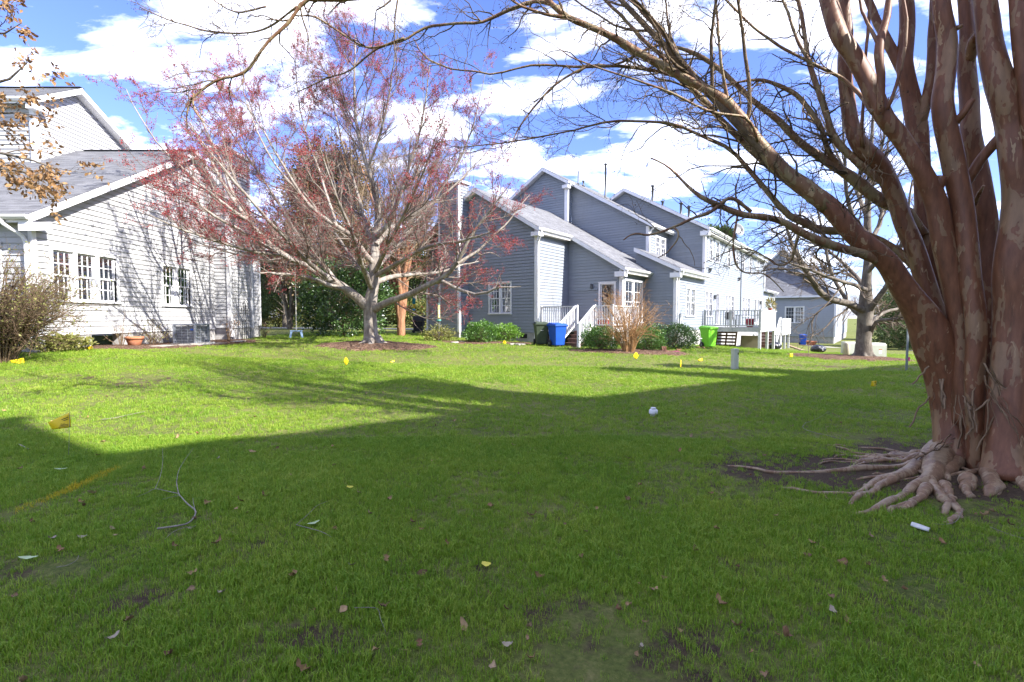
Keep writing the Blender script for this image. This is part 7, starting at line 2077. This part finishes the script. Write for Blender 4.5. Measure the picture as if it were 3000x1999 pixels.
stick('fallen_branch', 'pale forked branch lying in the left foreground', [([(462, 1557, .02), (520, 1553, .03), (555, 1543, .03), (574, 1515, .04), (550, 1495, .05), (535, 1478, .05), (524, 1466, .06), (518, 1440, .08)], .009, .005), ([(524, 1468, .06), (490, 1460, .06), (455, 1457, .07), (430, 1462, .05), (400, 1463, .02)], .005, .002), ([(455, 1457, .07), (470, 1430, .10), (478, 1400, .14), (478, 1365, .18)], .0035, .0015), ([(518, 1440, .08), (525, 1410, .10), (545, 1380, .12), (568, 1352, .14)], .004, .0015), ([(574, 1515, .04), (568, 1500, .06), (566, 1485, .07)], .004, .002), ([(524, 1474, .06), (500, 1475, .05), (475, 1478, .04)], .003, .0015)])
stick('twig', 'thin twig lying just below the pale forked branch', [([(483, 1584, .01), (510, 1566, .02), (545, 1553, .02), (575, 1550, .02)], .003, .002)])
stick('twig', 'bent twig with a pale leaf left of centre foreground', [([(868, 1546, .02), (905, 1560, .03), (945, 1572, .03), (972, 1583, .02)], .004, .003), ([(868, 1546, .02), (900, 1530, .05), (930, 1508, .07), (958, 1500, .08)], .003, .0015)])
stick('twig', 'long crooked twig left of the roots', [([(2465, 1292, .02), (2420, 1282, .03), (2375, 1271, .03), (2352, 1262, .04), (2360, 1250, .06)], .006, .004), ([(2360, 1250, .05), (2395, 1240, .07), (2430, 1222, .09)], .003, .0015)])
stick('twig', 'small bent twig at the bottom centre', [([(1038, 1792, .02), (1085, 1797, .03), (1108, 1803, .03), (1115, 1830, .03), (1130, 1858, .01)], .0028, .0015)])
stick('twig', 'short twig in the lower left corner of the lawn', [([(165, 1672, .02), (200, 1665, .02), (225, 1655, .03), (232, 1640, .03)], .003, .0015)])
stick('twig', 'short thick stick at the left shadow edge', [([(55, 1307, .02), (70, 1315, .025), (84, 1321, .02)], .009, .008)])
stick('twig', 'long thin stick in the sunlit grass right of the nearest flag', [([(295, 1234, .02), (340, 1230, .03), (385, 1220, .03), (425, 1212, .03)], .006, .004)])
stick('twig', 'pale stick lying left of the crooked twig roots', [([(2140, 1310, .01), (2160, 1325, .02), (2200, 1335, .02)], .003, .002)])
stick('twig', 'thin curved twig below the roots', [([(2715, 1535, .01), (2760, 1545, .02), (2800, 1540, .03), (2818, 1512, .04)], .0035, .002)])
stick('twig', 'straight twig crossing the dark soil at the right edge', [([(2900, 1552, .02), (2950, 1572, .02), (3010, 1590, .02)], .003, .002)])
p = G(2696, 1552, .015); mb = MB()
V = []; 
for i in range(9):
    t_ = i / 8
    for j in range(5):
        a = (j / 4 - .5) * 2.2; V.append(((t_ - .5) * .10, .032 * math.sin(a) * (1 - .5 * abs(t_ - .4)), .032 * (math.cos(a) - .45)))
mb.add(V, [(i * 5 + j, i * 5 + j + 1, (i + 1) * 5 + j + 1, (i + 1) * 5 + j) for i in range(8) for j in range(4)])
o = mb.build('plastic_scrap', M['white_shard'], None, True, p, (.1, .1, -.9)); o.modifiers.new('t', 'SOLIDIFY').thickness = .003
tag(o, 'curved white plastic scrap on the soil below the roots', 'litter')
